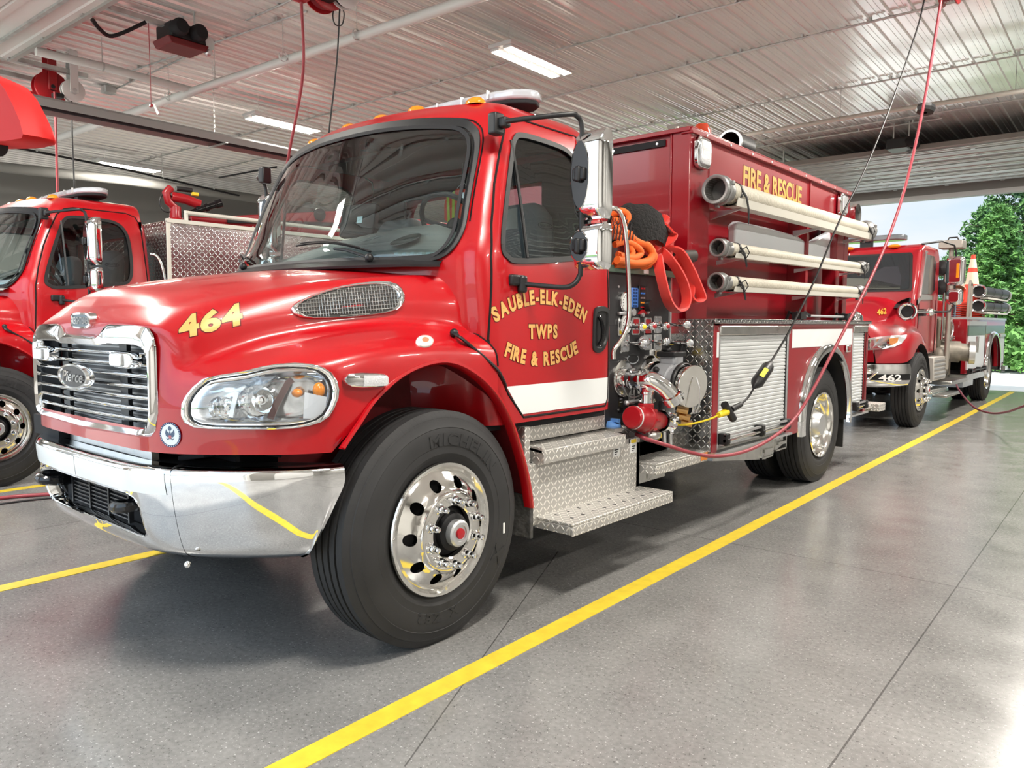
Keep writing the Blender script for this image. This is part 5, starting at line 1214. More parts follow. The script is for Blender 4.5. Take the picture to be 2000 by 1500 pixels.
ct = MB(); ct.box((BX-.03, 2.47, .535), (BX+.03, 3.86, .552)); ct.build('rub_rail', SATIN, TR); ct = MB(); ct.box((BX-.03, 5.38, .535), (BX+.03, 5.92, .552)); ct.build('rub_rail', SATIN, TR)
# water tank
TX, TY0, TY1, TZ = 1.0, 2.50, 5.90, 2.76
t = MB(); t.box((-.78, TY0+.06, 1.45), (.78, TY1, TZ-.03)); t.build('tank', REDD, TR, bevel=.01)
for s_ in (1, -1):
    M = Matrix.Scale(s_, 4, Vector((1, 0, 0)))
    p = MB(M); p.box((.86, TY0, 1.455), (TX, TY0+.30, TZ-.01)); p.build('tank_corner_post', REDD, TR, bevel=.008)
    p = MB(M); p.box((.86, TY1-.34, 1.455), (TX, TY1-.24, TZ-.01)); p.box((.86, TY1-.12, 1.455), (TX, TY1, TZ-.01)); p.build('tank_rear_post', REDD, TR, bevel=.008)
    p = MB(M); p.box((.955, TY0+.30, 2.44), (TX-.01, TY1-.34, TZ-.03)); p.box((.80, TY1-.24, 2.05), (TX-.005, TY1-.12, TZ-.03)); p.build('tank_side_board', REDD, TR, bevel=.004)
    p = MB(M); p.box((.78, TY0+.30, 1.455), (.955, TY0+.36, 2.44)); p.box((.78, 4.85, 1.455), (.955, 4.91, 2.44)); p.build('tank_rib', REDD, TR)
    p = MB(M); p.box((.955, TY0+.28, 2.42), (TX+.004, TY0+.31, TZ-.03)); p.box((.98, 4.78, 2.42), (TX+.0, 4.81, TZ-.03)); p.build('tank_rib', REDD, TR)
    p = MB(M); p.box((.93, TY0-.01, TZ-.045), (TX+.02, TY1+.01, TZ-.008)); p.box((.90, TY0-.01, TZ-.012), (TX+.02, TY1+.01, TZ)); p.build('tank_rim', REDD, TR, bevel=.005)
    for i in range(9):
        y = TY0+.2+i*.38; c = MB(M); c.lathe([(.010, 0), (.009, .004), (.0001, .005)], (TX+.02, y, TZ-.028), (1, 0, 0), 10); c.build('rim_rivet', SATIN, TR)
    # scene lamps
    for y in (TY0+.13, TY1-.30):
        c = MB(M); c.M = M@Matrix.Translation((TX, y, 2.60)); c.prism(rrect(.19, .21, .045, 5), 0, 0, .045); o = c.build('scene_lamp', CHROME, TR, bevel=.012, seg=3)
        c = MB(M@Matrix.Translation((TX+.045, y, 2.60))); c.prism(rrect(.15, .165, .03, 5), 0, -.005, .012); c.build('scene_lamp_lens', CLR, o, bevel=.006)
    # drop tank bracket curves
# front wall of the tank: wide panel, flange and black strip
f = MB(); f.box((-1.0, TY0+.02, 1.45), (.86, TY0+.05, TZ-.02)); f.build('tank_front', REDD, TR)
f = MB(); f.box((.845, TY0-.004, 1.455), (.86, TY0+.03, TZ-.02)); f.box((-1, TY0-.02, TZ-.03), (1.0, TY0+.1, TZ-.0)); f.build('tank_front_flange', REDD, TR, bevel=.004)
f = MB(); f.box((-.86, TY0+.005, TZ-.10), (.80, TY0+.02, TZ-.055)); o = f.build('tank_front_strip', BLKM, TR)
for x in (.74, .38, -.1, -.6): c = MB(); c.lathe([(.011, 0), (.009, .005), (.0001, .006)], (x, TY0+.006, TZ-.078), (0, -1, 0), 10); c.build('strip_bolt', SATIN, o)
# gold lettering on the tank side
for off, bold, m_, nm in ((.0012, .06, DKRED, 'lettering_shadow'), (.0024, .03, GOLDD, 'tank_lettering')):
    t = MB(); text(t, 'FIRE & RESCUE', lambda x, y: Vector((TX-.01+off, 3.98+x, 2.485+y)), .155, bold, .88); t.build(nm, m_, TR, smooth=0)
# silver boards of the hose bed divider in front of the tank
for i, (x0, x1, y, z1, m_) in enumerate(((.30, .60, 2.00, 2.10, SATIN), (.50, .78, 2.12, 2.12, SATIN), (.45, .86, 2.30, 2.15, STEEL))):
    d = MB(); d.M = Matrix.Translation(((x0+x1)/2, y, (1.5+z1)/2)); d.prism(rrect(x1-x0, z1-1.5, .02, 3), 1, -.004, .004); d.build('hose_bed_divider', mat('divider_board', (.50, .49, .46), .4, .4), TR)
# pump housing and its black operator's panel
PX = .97
h = MB(); h.box((-PX, 1.50, .60), (PX-.02, 2.46, 1.72)); h.build('pump_housing', BLKM, TR)
pp = MB(); pp.box((PX-.02, 1.50, 1.405), (PX, 2.33, 1.705)); pp.box((PX-.02, 1.50, .58), (PX-.002, 2.33, 1.40)); 
pno = MB(); pno.box((PX-.018, 1.50, .56), (PX, 2.30, 1.735)); pn = pno.build('pump_panel', PANEL, TR)
e = MB(); e.box((PX-.02, 2.30, .56), (PX+.012, 2.32, 1.735)); e.build('panel_edge', SATIN, pn)
e = MB(); e.box((PX-.02, 2.32, 1.36), (PX-.005, 2.46, 1.735)); e.build('panel_red_corner', REDD, pn)
e = MB(); e.box((PX-.02, 2.32, .56), (PX-.01, 2.47, 1.36)); e.build('panel_side_plate', PLATE2, pn)
for z in (1.415, 1.20): g = MB(); g.box((PX, 1.52, z-.002), (PX+.001, 2.30, z+.002)); g.build('panel_seam', BLKM, pn)
tr = MB(); tr.box((.55, 1.48, 1.735), (PX+.03, 2.36, 1.775)); tr.build('hose_tray', mat('tray_green', (.10, .16, .12), .35, .3), TR)
for y in (1.95, 2.12): c = MB(); c.box((PX+.03, y-.03, 1.742), (PX+.032, y+.03, 1.768)); c.build('tray_label', WHITE, TR)
def ppx(u, v): p = at(u, v, X=PX); return p.y, p.z
def face_disc(parent, name, y, z, r, t, m, n=28, x=PX, bevel=0): c = MB(); c.lathe([(r, 0), (r, t*.8), (r*.93, t), (.0001, t)], (x, y, z), (1, 0, 0), n); return c.build(name, m, parent)
for v in (590, 634):
    y, z = ppx(1218, v); g = face_disc(pn, 'gauge', y, z, .062, .02, CHROME); face_disc(g, 'gauge_face', y, z, .055, .004, WHITE, x=PX+.019)
    c = MB()
    for k in range(11): a = R(-120+24*k); c.cbox((PX+.0245, y+.042*sin(a), z+.042*cos(a)), (.001, .006, .006))
    c.box((PX+.024, y-.002, z-.005), (PX+.0255, y+.002, z+.04)); c.build('gauge_marks', BLKM, g, smooth=0)
y, z = ppx(1213, 612); c = MB(); c.cbox((PX+.01, y, z), (.02, .09, .018)); c.build('panel_switch', SATIN, pn, bevel=.003)
y0, z0 = ppx(1230, 562); y1, z1 = ppx(1240, 601); c = MB(); c.box((PX, y0-.01, z1), (PX+.02, y1+.01, z0)); sc = c.build('pump_display', BLUE, pn, bevel=.005)
for i in range(6): 
    for j in range(2): c = MB(); zz = z1+(z0-z1)*(i+.5)/6; c.cbox((PX+.021, y0+.018+j*.03, zz), (.002, .02, .012)); c.build('display_cell', mat('display_dark', (.01, .05, .14), .2), sc, smooth=0)
y0, z0 = ppx(1246, 558); y1, z1 = ppx(1258, 606); c = MB(); c.box((PX, y0, z1), (PX+.012, y1+.02, z0)); go = c.build('governor', BLK, pn, bevel=.004)
for i, (m_) in enumerate((REDV, BLUE, SATIN, AMB, REDV)):
    c = MB(); zz = z0-(z0-z1)*(i+.6)/5.2; c.cbox((PX+.013, y0+.025, zz), (.004, .02, .01)); c.cbox((PX+.013, y0+.055, zz), (.004, .02, .01)); c.build('governor_light', m_, go, smooth=0)
y, z = ppx(1260, 597); c = MB(); c.prism([(y-.09, z-.055), (y+.03, z-.055), (y+.05, z+.02), (y-.03, z+.0)], 0, PX, PX+.012); c.build('knob_plate', REDV, go); face_disc(go, 'throttle_knob', y, z, .038, .05, BLK)
for u, v in ((1234, 610), (1252, 615), (1262, 609)): y, z = ppx(u, v); face_disc(pn, 'panel_port', y, z, .014 if u > 1240 else .024, .02, SATIN, 14)
# push-pull valve controls on bright plates
hm = {'y': YEL, 'r': REDV, 'k': GREY}
def control(u, v, col, pull=.05):
    y, z = ppx(u, v); c = MB(); c.M = Matrix.Translation((PX, y, z)); c.prism(rrect(.095, .11, .012, 3), 0, 0, .004); p = c.build('valve_plate', mat('valve_plate', (.55, .55, .55), .3, .7, noise=(60, .5)), pn)
    q = MB(); q.M = Matrix.Translation((PX+.005, y, z+.03)); q.prism(rrect(.06, .028, .008, 3), 0, 0, .002); q.build('plate_tag', hm[col], p, smooth=0)
    q = MB(); q.M = Matrix.Translation((PX+.005, y, z-.034)); q.prism(rrect(.07, .024, .008, 3), 0, 0, .002); q.build('plate_tag', hm[col], p, smooth=0)
    r_ = MB(); r_.cyl((PX, y, z), (PX+pull, y, z), .010, 10); r_.lathe([(.02, 0), (.02, .012), (.012, .02)], (PX+.004, y, z), (1, 0, 0), 14); r_.build('valve_rod', CHROME, p)
    k = MB(); k.sphere((PX+pull+.015, y+.0, z), .038, 14, 8, sc=(.5, 1.15, .75)); k.build('valve_handle', CHROME, p); k = MB(); k.sphere((PX+pull+.018, y+.0, z), .031, 12, 6, sc=(.62, 1.1, .7)); k.build('handle_insert', hm[col], p)
for u, v, c, pl in ((1215, 638, 'y', .13), (1241, 637, 'r', .11), (1265, 637, 'r', .12), (1284, 634, 'k', .20), (1220, 670, 'k', .12), (1265, 667, 'k', .12), (1284, 669, 'k', .22)): control(u, v, c, pl)
y, z = ppx(1247, 669); c = MB(); c.lathe([(.02, 0), (.045, .03), (.045, .05), (.0001, .05)], (PX, y, z), (1, 0, 0), 20); c.build('drain_knob', SATIN, pn)
# panel plates and badge
y, z = ppx(1235, 701); c = MB(); E = [(y+.07*cos(2*PI*i/30), z+.034*sin(2*PI*i/30)) for i in range(30)]; c.prism(E, 0, PX, PX+.006); bd = c.build('panel_badge', CHROME, pn); c = MB(); c.prism([(y+(a-y)*.84, z+(b-z)*.76) for a, b in E], 0, PX+.006, PX+.0068); c.build('badge_face', BLK, bd, smooth=0)
for u, v, w, h_, m_ in ((1272, 688, .045, .04, WHITE), (1284, 692, .06, .075, mat('brown_plate', (.30, .22, .14), .5)), (1233, 767, .07, .145, WHITE), (1212, 780, .055, .16, BLKG)):
    y, z = ppx(u, v); c = MB(); c.box((PX, y-w/2, z-h_/2), (PX+.004, y+w/2, z+h_/2)); o = c.build('panel_label', m_, pn)
    if u == 1233: c = MB(); c.box((PX+.004, y-w/2, z+h_/2-.03), (PX+.0045, y+w/2, z+h_/2)); c.build('label_header', REDV, o, smooth=0); c = MB(); c.box((PX+.004, y-.006, z-.01), (PX+.0045, y+.01, z+.03)); [c.box((PX+.004, y-.025, z-.02-.01*k), (PX+.0045, y+.025, z-.017-.01*k)) for k in range(4)]; c.build('label_marks', BLKM, o, smooth=0)
    if u == 1212: c = MB(); [c.box((PX+.004, y-.015, z+.06-.02*k), (PX+.0045, y+.015, z+.065-.02*k)) for k in range(5)]; c.build('label_marks', SATIN, o, smooth=0)
y, z = ppx(1292, 690); c = MB(); c.cbox((PX+.03, y+.02, z), (.05, .05, .03)); c.build('yellow_tag', YEL, pn, bevel=.004)
# discharge elbow
def sweep_elbow(name, P, r, m, parent, n=20): c = MB(); c.tube([Vector(p) for p in cat(P, 6)], r, n); return c.build(name, m, parent, smooth=60)
y, z = ppx(1212, 739); y -= .0
d = MB(); d.lathe([(.115, 0), (.115, .012), (.10, .016), (.0001, .016)], (PX, y+.02, z), (1, 0, 0), 32); fl_ = d.build('discharge_flange', ALU, pn)
d = MB(); d.lathe([(.058, .01), (.058, .05), (.068, .055), (.068, .085), (.058, .09), (.058, .12), (.066, .125), (.066, .145), (.05, .15)], (PX, y+.02, z), (1, 0, 0), 28); el_ = d.build('discharge_elbow', CHROME, pn, smooth=45)
sweep_elbow('elbow_bend', [(PX+.14, y+.02, z), (PX+.20, y+.03, z-.0), (PX+.25, y+.07, z-.035), (PX+.29, y+.12, z-.10)], .052, CHROME, el_)
d = MB(); ax = Vector((.25, .45, -.72)).normalized(); c0 = Vector((PX+.285, y+.115, z-.09)); d.lathe([(.055, 0), (.066, .005), (.066, .035), (.06, .04), (.06, .06), (.0001, .06)], c0, ax, 24); d.build('elbow_cap', CHROME, el_, smooth=45)
for a in range(3): k = MB(); k.sphere(c0+ax*.02+Vector((.07*cos(a*2.1), .05*sin(a*2.1), .04*cos(a*2.1+1))), .014, 8, 5); k.build('cap_lug', CHROME, el_)
# grey butterfly intake valve with its big bright cap
y, z = ppx(1285, 742); cx, cy, cz = PX, y-.10, z
d = MB(); d.lathe([(.16, 0), (.16, .012), (.14, .018), (.12, .018), (.12, .05)], (PX, cy, cz+.01), (1, 0, 0), 36); iv = d.build('intake_flange', ALU, pn, smooth=40)
g = MB(); A1 = Vector((1, -.04, -.05)).normalized(); c1 = Vector((PX+.04, cy+.0, cz)); g.lathe([(.10, 0), (.118, .02), (.122, .04), (.122, .13), (.112, .14), (.112, .15), (.127, .157), (.127, .18), (.11, .185)], c1, A1, 36); vb_ = g.build('intake_valve', GREY, iv, smooth=40)
g = MB(); g.box((c1.x+.03, cy-.02, cz+.10), (c1.x+.15, cy+.10, cz+.18)); g.build('gear_box', GREY, vb_, bevel=.02, seg=3)
g = MB(); g.box((c1.x+.02, cy-.035, cz+.16), (c1.x+.155, cy+.12, cz+.195)); g.cbox((c1.x+.08, cy+.0, cz+.205), (.05, .05, .02)); g.build('gear_cover', BLK, vb_, bevel=.008)
g = MB(); g.sphere(c1+Vector((.06, -.10, .08)), .022, 12, 8); g.build('valve_plug', BLK, vb_)
g = MB(); g.cyl((c1.x+.07, cy+.03, cz-.08), (c1.x+.07, cy+.03, cz-.21), .058, 24, .052); g.lathe([(.066, 0), (.066, .025)], (c1.x+.07, cy+.03, cz-.23), (0, 0, 1), 24); g.build('valve_foot', GREY, vb_, smooth=45)
g = MB(); g.cyl((c1.x+.07, cy+.03, cz-.23), (c1.x+.07, cy+.03, cz-.30), .055, 20); g.build('valve_neck', BLK, vb_)
c2 = c1+A1*.187; g = MB(); g.lathe([(.135, 0), (.14, .006), (.14, .022), (.132, .03)], c2, A1, 40); g.build('coupling_ring', BLK, vb_, smooth=45)
A2 = Vector((.97, -.24, -.12)).normalized(); g = MB(); g.lathe([(.105, .0), (.122, .015), (.125, .055), (.134, .06), (.136, .078), (.132, .084), (.0001, .088)], c2+A1*.015, A2, 40); g.build('intake_cap', ALU, vb_, smooth=40)
c3 = c2+A1*.015+A2*.10; g = MB(); g.tube([c3+Vector((.01, 0, .06)), c3+Vector((.03, 0, .0)), c3+Vector((.03, .01, -.1)), c3+Vector((.01, .0, -.16))], .004, 6); g.build('cap_chain', SATIN, vb_, smooth=0)
g = MB(); wl_c = Vector((PX+.04, cy+.30, cz+.12)); g.lathe([(.135, -.008), (.14, 0), (.135, .012), (.128, 0)], wl_c, (1, -.25, 0), 40)
for k in range(5): a = k*PI*2/5; e1 = Vector((.24, .97, 0)); g.tube([wl_c, wl_c+(e1*cos(a)+Vector((0, 0, 1))*sin(a))*.132], .008, 6)
g.lathe([(.132, 0), (.0001, 0)], wl_c-Vector((.012, 0, 0)), (1, -.25, 0), 32); g.build('valve_handwheel', BLK, vb_, smooth=40)
# second bright cap low on the body front
g = MB(); c4 = Vector((1.02, 2.44, .86)); 
g.prism(rrect(.20, .11, .04, 5, c4.x, c4.z), 1, 2.40, 2.45); g.build('fuel_door', CHROME, TR, bevel=.01); g = MB(); g.prism(rrect(.10, .05, .02, 5, c4.x-.02, c4.z), 1, 2.392, 2.401); g.build('fuel_door_slot', BLKM, TR)
# red relief valve and its fittings
def vz(u, v, X): p = at(u, v, X=X); return Vector(p)
A = vz(1233, 815, 1.12); B = vz(1290, 822, 1.12); ax = (B-A).normalized(); L = (B-A).length
g = MB(); g.lathe([(.0001, 0), (.062, 0), (.07, .01), (.07, .03), (.058, .035), (.058, .05), (.068, .06), (.077, .09), (.081, .14), (.086, .145), (.086, .165), (.079, .17), (.07, .22), (.058, L-.03), (.054, L-.02), (.052, L)], A, ax, 32); rv = g.build('relief_valve', REDV, pn, smooth=40)
g = MB(); g.lathe([(.072, .012), (.0725, .027)], A, ax, 32); g.build('valve_ring', WHITE, rv)
for k in range(8): a = k*PI/4; g = MB(); q = A+ax*.175+Vector((cos(a)*.082, 0, sin(a)*.082)); g.cyl(q-ax*.02, q+ax*.02, .010, 8); g.build('valve_bolt', REDV, rv)
g = MB(); top = A+ax*.17+Vector((0, 0, .072)); g.lathe([(.05, 0), (.05, .02), (.04, .03)], top, (0, 0, 1), 20); g.build('valve_neck', REDV, rv)
g = MB(); g.lathe([(.045, .03), (.045, .08), (.052, .085), (.052, .10), (.07, .12), (.085, .16), (.0001, .16)], top, (0, 0, 1), 24); g.build('gauge_coupling', CHROME, rv, smooth=40)
g = MB(); g.lathe([(.068, 0), (.068, .03), (.055, .035), (.055, .075), (.066, .08), (.066, .11), (.0001, .112)], B, ax, 24); g.build('hose_adapter', CHROME, rv, smooth=40)
for k in range(4): a = k*PI/2+.4; g = MB(); g.sphere(B+ax*.095+Vector((cos(a)*.07, 0, sin(a)*.07)), .016, 8, 5); g.build('adapter_lug', CHROME, rv)
dd = B+ax*.115; g = MB(); g.lathe([(.06, 0), (.06, .004), (.0001, .005)], dd, Vector((.8, .55, 0)), 28); cp = g.build('cap_disc', WHITE, rv)
g = MB(); n_ = Vector((.824, .566, 0)); e1 = Vector((-.566, .824, 0)); 
for x0, x1, z0, z1 in ((-.02, .02, .02, .03), (-.015, -.005, -.03, .02), (.005, .015, -.03, .02)): q = dd+n_*.006; g.add([q+e1*a+Vector((0, 0, b)) for a, b in ((x0, z0), (x1, z0), (x1, z1), (x0, z1))], [(0, 1, 2, 3)])
g.build('cap_mark', mat('cap_mark', (.05, .2, .16), .5), cp, smooth=0)
g = MB(); q = A+ax*.16+Vector((0, 0, -.10)); g.sphere(q+ax*.06, .05, 14, 8, sc=(1, 1.2, .8)); g.cyl(q, q+ax*.15+Vector((0, 0, .01)), .03, 14); g.build('drain_body', STEEL, rv); g = MB(); g.cyl(q+ax*.15, q+ax*.17+Vector((0, 0, .012)), .026, 12); g.build('drain_cap', YEL, rv)
g = MB(); c = vz(1362, 808, 1.08); c = vz(1330, 812, 1.12)
for k in range(3): g.cyl(c+Vector((0, -.06+.03*k, .05-.045*k)), c+Vector((.06, -.02+.03*k, .035-.045*k)), .022, 10)
g.sphere(c, .035); g.build('brass_fitting', BRASS, pn)
def chain(pts, name='chain'): g = MB(); g.tube([Vector(p) for p in cat(pts, 6)], .004, 5); return g.build(name, SATIN, pn, smooth=0)
chain([(PX+.05, y-.0, z-.1)]+[vz(1215, 745, PX+.06), vz(1222, 765, PX+.05), vz(1232, 775, PX+.04), vz(1250, 775, PX+.06), vz(1260, 765, PX+.08)]) if 0 else chain([vz(1214, 742, PX+.06), vz(1222, 768, PX+.05), vz(1236, 777, PX+.04), vz(1258, 768, PX+.08)])
chain([vz(1285, 828, 1.1), vz(1290, 840, 1.08), vz(1292, 856, 1.05)])
g = MB(); g.tube([vz(1228, 786, 1.05), vz(1262, 780, 1.05)], .010, 8); g.sphere(vz(1224, 787, 1.05), .018); g.build('valve_lever', SATIN, pn)
for u in (1296, 1308): g = MB(); g.tube([vz(u, 826, 1.06), vz(u+1, 868, 1.04)], .016, 10); g.build('drain_pipe', SATIN, pn)
for u, v in ((1212, 688), (1210, 860), (1290, 850), (1208, 560), (1290, 560), (1208, 800), (1212, 720)): yy, zz = ppx(u, v); face_disc(pn, 'panel_screw', yy, zz, .008, .004, SATIN, 10)
# steps
s1 = MB(); s1.box((.80, .66, .375), (1.08, .70, .90)); s1.box((1.06, .66, .375), (1.085, 1.77, .70)); s1.prism([(.80, .86), (1.085, .745), (1.085, .40), (.80, .40)], 1, 1.73, 1.77); s1.box((.80, .66, .38), (1.08, 1.77, .40)); sb = s1.build('step_box', PLATE, TR, bevel=.003)
s2 = MB(); s2.box((.86, .745, .855-.12), (1.135, 1.50, .795)) if 0 else s2.prism([(.86, .80), (1.14, .775), (1.14, .705), (1.125, .705), (1.125, .755), (.86, .785)], 1, .74, 1.52); s2.box((.86, .74, .70), (1.13, .752, .79)); s2.build('upper_step', PLATE, sb, bevel=.003)
s3 = MB(); s3.prism([(.70, .83), (.80, .90), (.95, .955), (1.52, .965), (1.52, .80), (.70, .80)], 0, .98, .99); s3.build('kick_plate', PLATE, sb)
s3 = MB(); s3.box((.80, 1.52, .70), (1.08, 1.75, .73)); s3.prism([(1.52, .80), (1.60, .80), (1.60, .775), (1.52, .775)], 0, .84, 1.06); s3.build('step_bracket', STEEL, sb)
dp = MB(); dp.add([(.86, 1.60, .81), (1.075, 1.60, .715), (1.075, 1.74, .705), (.86, 1.74, .80)], [(0, 1, 2, 3)]); dp.build('fuel_recess', BLKM, sb, solid=.01)
fc = MB(); fc.lathe([(.055, 0), (.055, .03), (.045, .045), (.0001, .047)], (.97, 1.62, .785), (.35, 0, .9), 24); fc.cbox((.99, 1.62, .838), (.08, .018, .02)); fc.build('fuel_cap', mat('blue_cap', (.12, .28, .62), .45), sb)
s4 = MB(); s4.box((1.06, .75, .405), (1.32, 1.77, .42)); s4.box((1.305, .75, .355), (1.32, 1.77, .4045)); s4.box((1.06, .75, .36), (1.304, .765, .4045)); s4.box((1.06, 1.755, .36), (1.304, 1.77, .4045)); ls = s4.build('lower_step', PLATE, TR, bevel=.003)
for j in range(2):
    for i in range(9): g = MB(); g.cbox((1.14+.1*j, .85+i*.10, .4205), (.022, .008, .002)); g.build('step_slot', BLKM, ls, smooth=0)
g = MB(); g.prism([(1.24, .36), (1.46, .36), (1.44, .32), (1.28, .295)], 0, 1.12, 1.16); g.build('step_brace', STEEL, ls)
for u, v in ((1204, 878), (1237, 871)):
    p = at(u, v, X=1.087); g = MB(); g.box((1.085, p.y-.035, p.z-.04), (1.089, p.y+.035, p.z+.045)); o = g.build('step_label', WHITE, sb); g = MB(); g.box((1.089, p.y-.03, p.z+.02), (1.0895, p.y+.03, p.z+.042)); g.build('label_header', YEL, o, smooth=0)
    g = MB(); [g.box((1.089, p.y-.022, p.z-.03+.013*k), (1.0895, p.y+.01*k, p.z-.024+.013*k)) for k in range(3)]; g.build('label_marks', BLKM, o, smooth=0)
s5 = MB(); s5.box((.80, 1.78, .555), (1.20, 2.46, .57)); s5.box((1.185, 1.78, .50), (1.20, 2.46, .5545)); s5.box((.80, 1.78, .50), (1.184, 1.79, .5545)); rs = s5.build('running_board', PLATE, TR, bevel=.003)
g = MB(); g.box((1.201, 2.36, .512), (1.205, 2.45, .562)); g.build('amber_reflector', mat('amber_reflector', (.8, .25, .03), .4), rs)
g = MB(); g.box((.85, 1.80, .42), (1.05, 2.15, .49)); g.box((1.052, 1.92, .44), (1.056, 2.1, .48)); g.build('step_frame', STEEL, rs)
g = MB(); g.box((.80, 1.775, .57), (.97, 2.46, .66)); g.build('running_board_riser', PLATE, rs)
g = MB(); g.prism([(2.2, .50), (2.5, .50), (2.46, .46), (2.26, .43)], 0, 1.0, 1.04); g.build('step_brace', STEEL, rs)
g = MB(); g.box((.70, .64, .88), (1.0, 1.5, .955)); g.build('sill', BLKM, TR)
make_rear_wheel(TR, 1.19, 4.75, .52, 1); make_rear_wheel(TR, -1.19, 4.75, .52, -1)
# top of the tank: dump valve neck and red beacon behind the front rim
g = MB(); c = Vector((.80, 3.5, 2.86)); g.lathe([(.10, 0), (.10, .26), (.085, .26), (.085, .02), (.0001, .02)], c+Vector((0, .3, 0)), (.0, -1, 0), 28); g.build('fill_tube', BLK, TR); g = MB(); g.lathe([(.103, 0), (.103, .02), (.085, .02)], c+Vector((0, .04, 0)), (0, -1, 0), 28); g.build('fill_ring', SATIN, TR); g = MB(); g.box((.70, 3.50, 2.75), (.92, 3.80, 2.80)); g.build('fill_mount', REDD, TR)
g = MB(); g.lathe([(.075, 0), (.07, .10), (.045, .15), (.0001, .16)], (.80, 3.05, 2.76), (0, 0, 1), 20); g.build('beacon', mat('red_lens', (.6, .06, .02), .15, coat=1), TR)
# tray at the body top
g = MB(); g.tube([(1.12, 4.3, 1.50), (1.12, 5.55, 1.50)], .012, 8); g.build('pike_pole', SATIN, TR)
for y in (4.28, 5.5): g = MB(); [g.tube([(1.04+.05*k, y-.08+.04*k, 1.465), (1.05+.05*k, y-.05+.05*k, 1.53), (1.08+.04*k, y+.06+.04*k, 1.50)], .014, 6) for k in range(3)]; g.cbox((1.12, y, 1.50), (.08, .12, .06)); g.build('pole_clamp', BLK, TR)
g = MB(); g.sphere((1.13, 5.78, 1.465), .12, 18, 8, sc=(.6, 1, .8), z0=0); g.build('tail_lamp_dome', CHROME, TR)
g = MB(); g.lathe([(.09, 0), (.10, .02), (.10, .06), (.0001, .07)], (TX, TY1+.08, 2.55), (1, 0, 0), 24); g.build('work_lamp', CHROME, TR)
# ------------------------------------------------------------------ things carried on and hung over truck 464
CREAM = mat('suction_hose_cream', (.62, .57, .46), .5, noise=(3, .12)); 
def corr(name, col, pitch=.016, h=.004, axis=1):
    m = mat(name, col, .5, noise=(3, .12)); nt = m.node_tree; k = G(nt); tc = N(nt, 'ShaderNodeTexCoord'); s = N(nt, 'ShaderNodeSeparateXYZ'); nt.links.new(tc.outputs['Object'], s.inputs[0])
    w = k.m('SINE', k.m('MULTIPLY', s.outputs[axis], 2*PI/pitch)); bp = N(nt, 'ShaderNodeBump', Strength=1.0, Distance=h); nt.links.new(w, bp.inputs['Height']); nt.links.new(bp.outputs[0], nt.nodes['Principled BSDF'].inputs['Normal']); return m
CORR = corr('corrugated_hose', (.60, .56, .46)); TRAY = mat('hose_trough', (.66, .64, .57), .42); COUP = mat('coupling_grey', (.26, .26, .255), .4, .5); COUPI = mat('coupling_inner', (.09, .085, .08), .6)
def suction_hose(x, y0, z0, y1, z1, r, rc, label, m=CORR, cm=COUP, root=None):
    o = empty('suction_hose', (x, y0, z0), 0, label, 'suction hose', 'suction hoses on the tank side' if root is None else root); L = y1-y0; dz = z1-z0
    def P(y): return Vector((0, y, dz*y/L))
    t = MB(); t.tube([P(.10), P(L*.5)+Vector((0, 0, -.006)), P(L-.10)], r, 32, ends=False); t.build('hose_body', m, o, smooth=60)
    for s_, yy in ((1, 0), (-1, L)):
        c = MB(); ax = (0, s_, 0); pr = [(rc*.76, .10), (rc*.76, .004), (rc*.82, 0), (rc*.97, 0), (rc, .008), (rc, .03), (rc*.93, .036), (rc*.93, .06), (rc*1.04, .064), (rc*1.04, .085), (rc*.93, .09), (r*1.02, .105), (r*1.02, .17)]
        c.lathe(pr, P(yy), ax, 36); co = c.build('coupling', cm, o, smooth=40)
        for k in range(3): a = k*2*PI/3+.4; g = MB(); q = P(yy)+Vector((cos(a)*rc*1.04, s_*.075, sin(a)*rc*1.04)); g.cbox(q, (.03, .03, .03)); g.build('coupling_lug', cm, co, bevel=.006)
        i_ = MB(); i_.lathe([(rc*.76, .02), (rc*.76, .12), (.0001, .125)], P(yy), ax, 28); i_.build('coupling_throat', COUPI, co)
    for yy, sg in ((.27, 1), (L-.22, -1)):
        s_ = MB(); n = 20; rows = []
        for i in range(n+1):
            a = 2*PI*i/n; q = P(yy+.02*sin(a)); rows.append([q+Vector((cos(a)*(r+.003), d, sin(a)*(r+.003))) for d in (-.012, .012)])
        s_.grid(rows); st = s_.build('strap', BLK, o, solid=.002)
        s_ = MB(); q = P(yy)+Vector((r+.004, 0, -.01)); 
        s_.tube([q+Vector((0, 0, .02)), q+Vector((.012, .04, -.02)), q+Vector((.016, .07, -.10 if sg > 0 else -.07)), q+Vector((.01, .09, -.20 if z0 > 2.2 and sg > 0 else -.11))], .012, 6, rs=[(.012, .003)]*3+[(.006, .002)]); s_.build('strap_tail', BLK, st)
        if z0 < 2.2 or sg < 0: k = MB(); k.tube([q+Vector((.01, -.02, .0)), q+Vector((.03, .03, .03)), q+Vector((.03, .08, -.01)), q+Vector((.02, .05, -.05)), q+Vector((.01, .0, -.02))], .004, 5, closed=True); k.build('strap_loop', BLK, st)
    return o
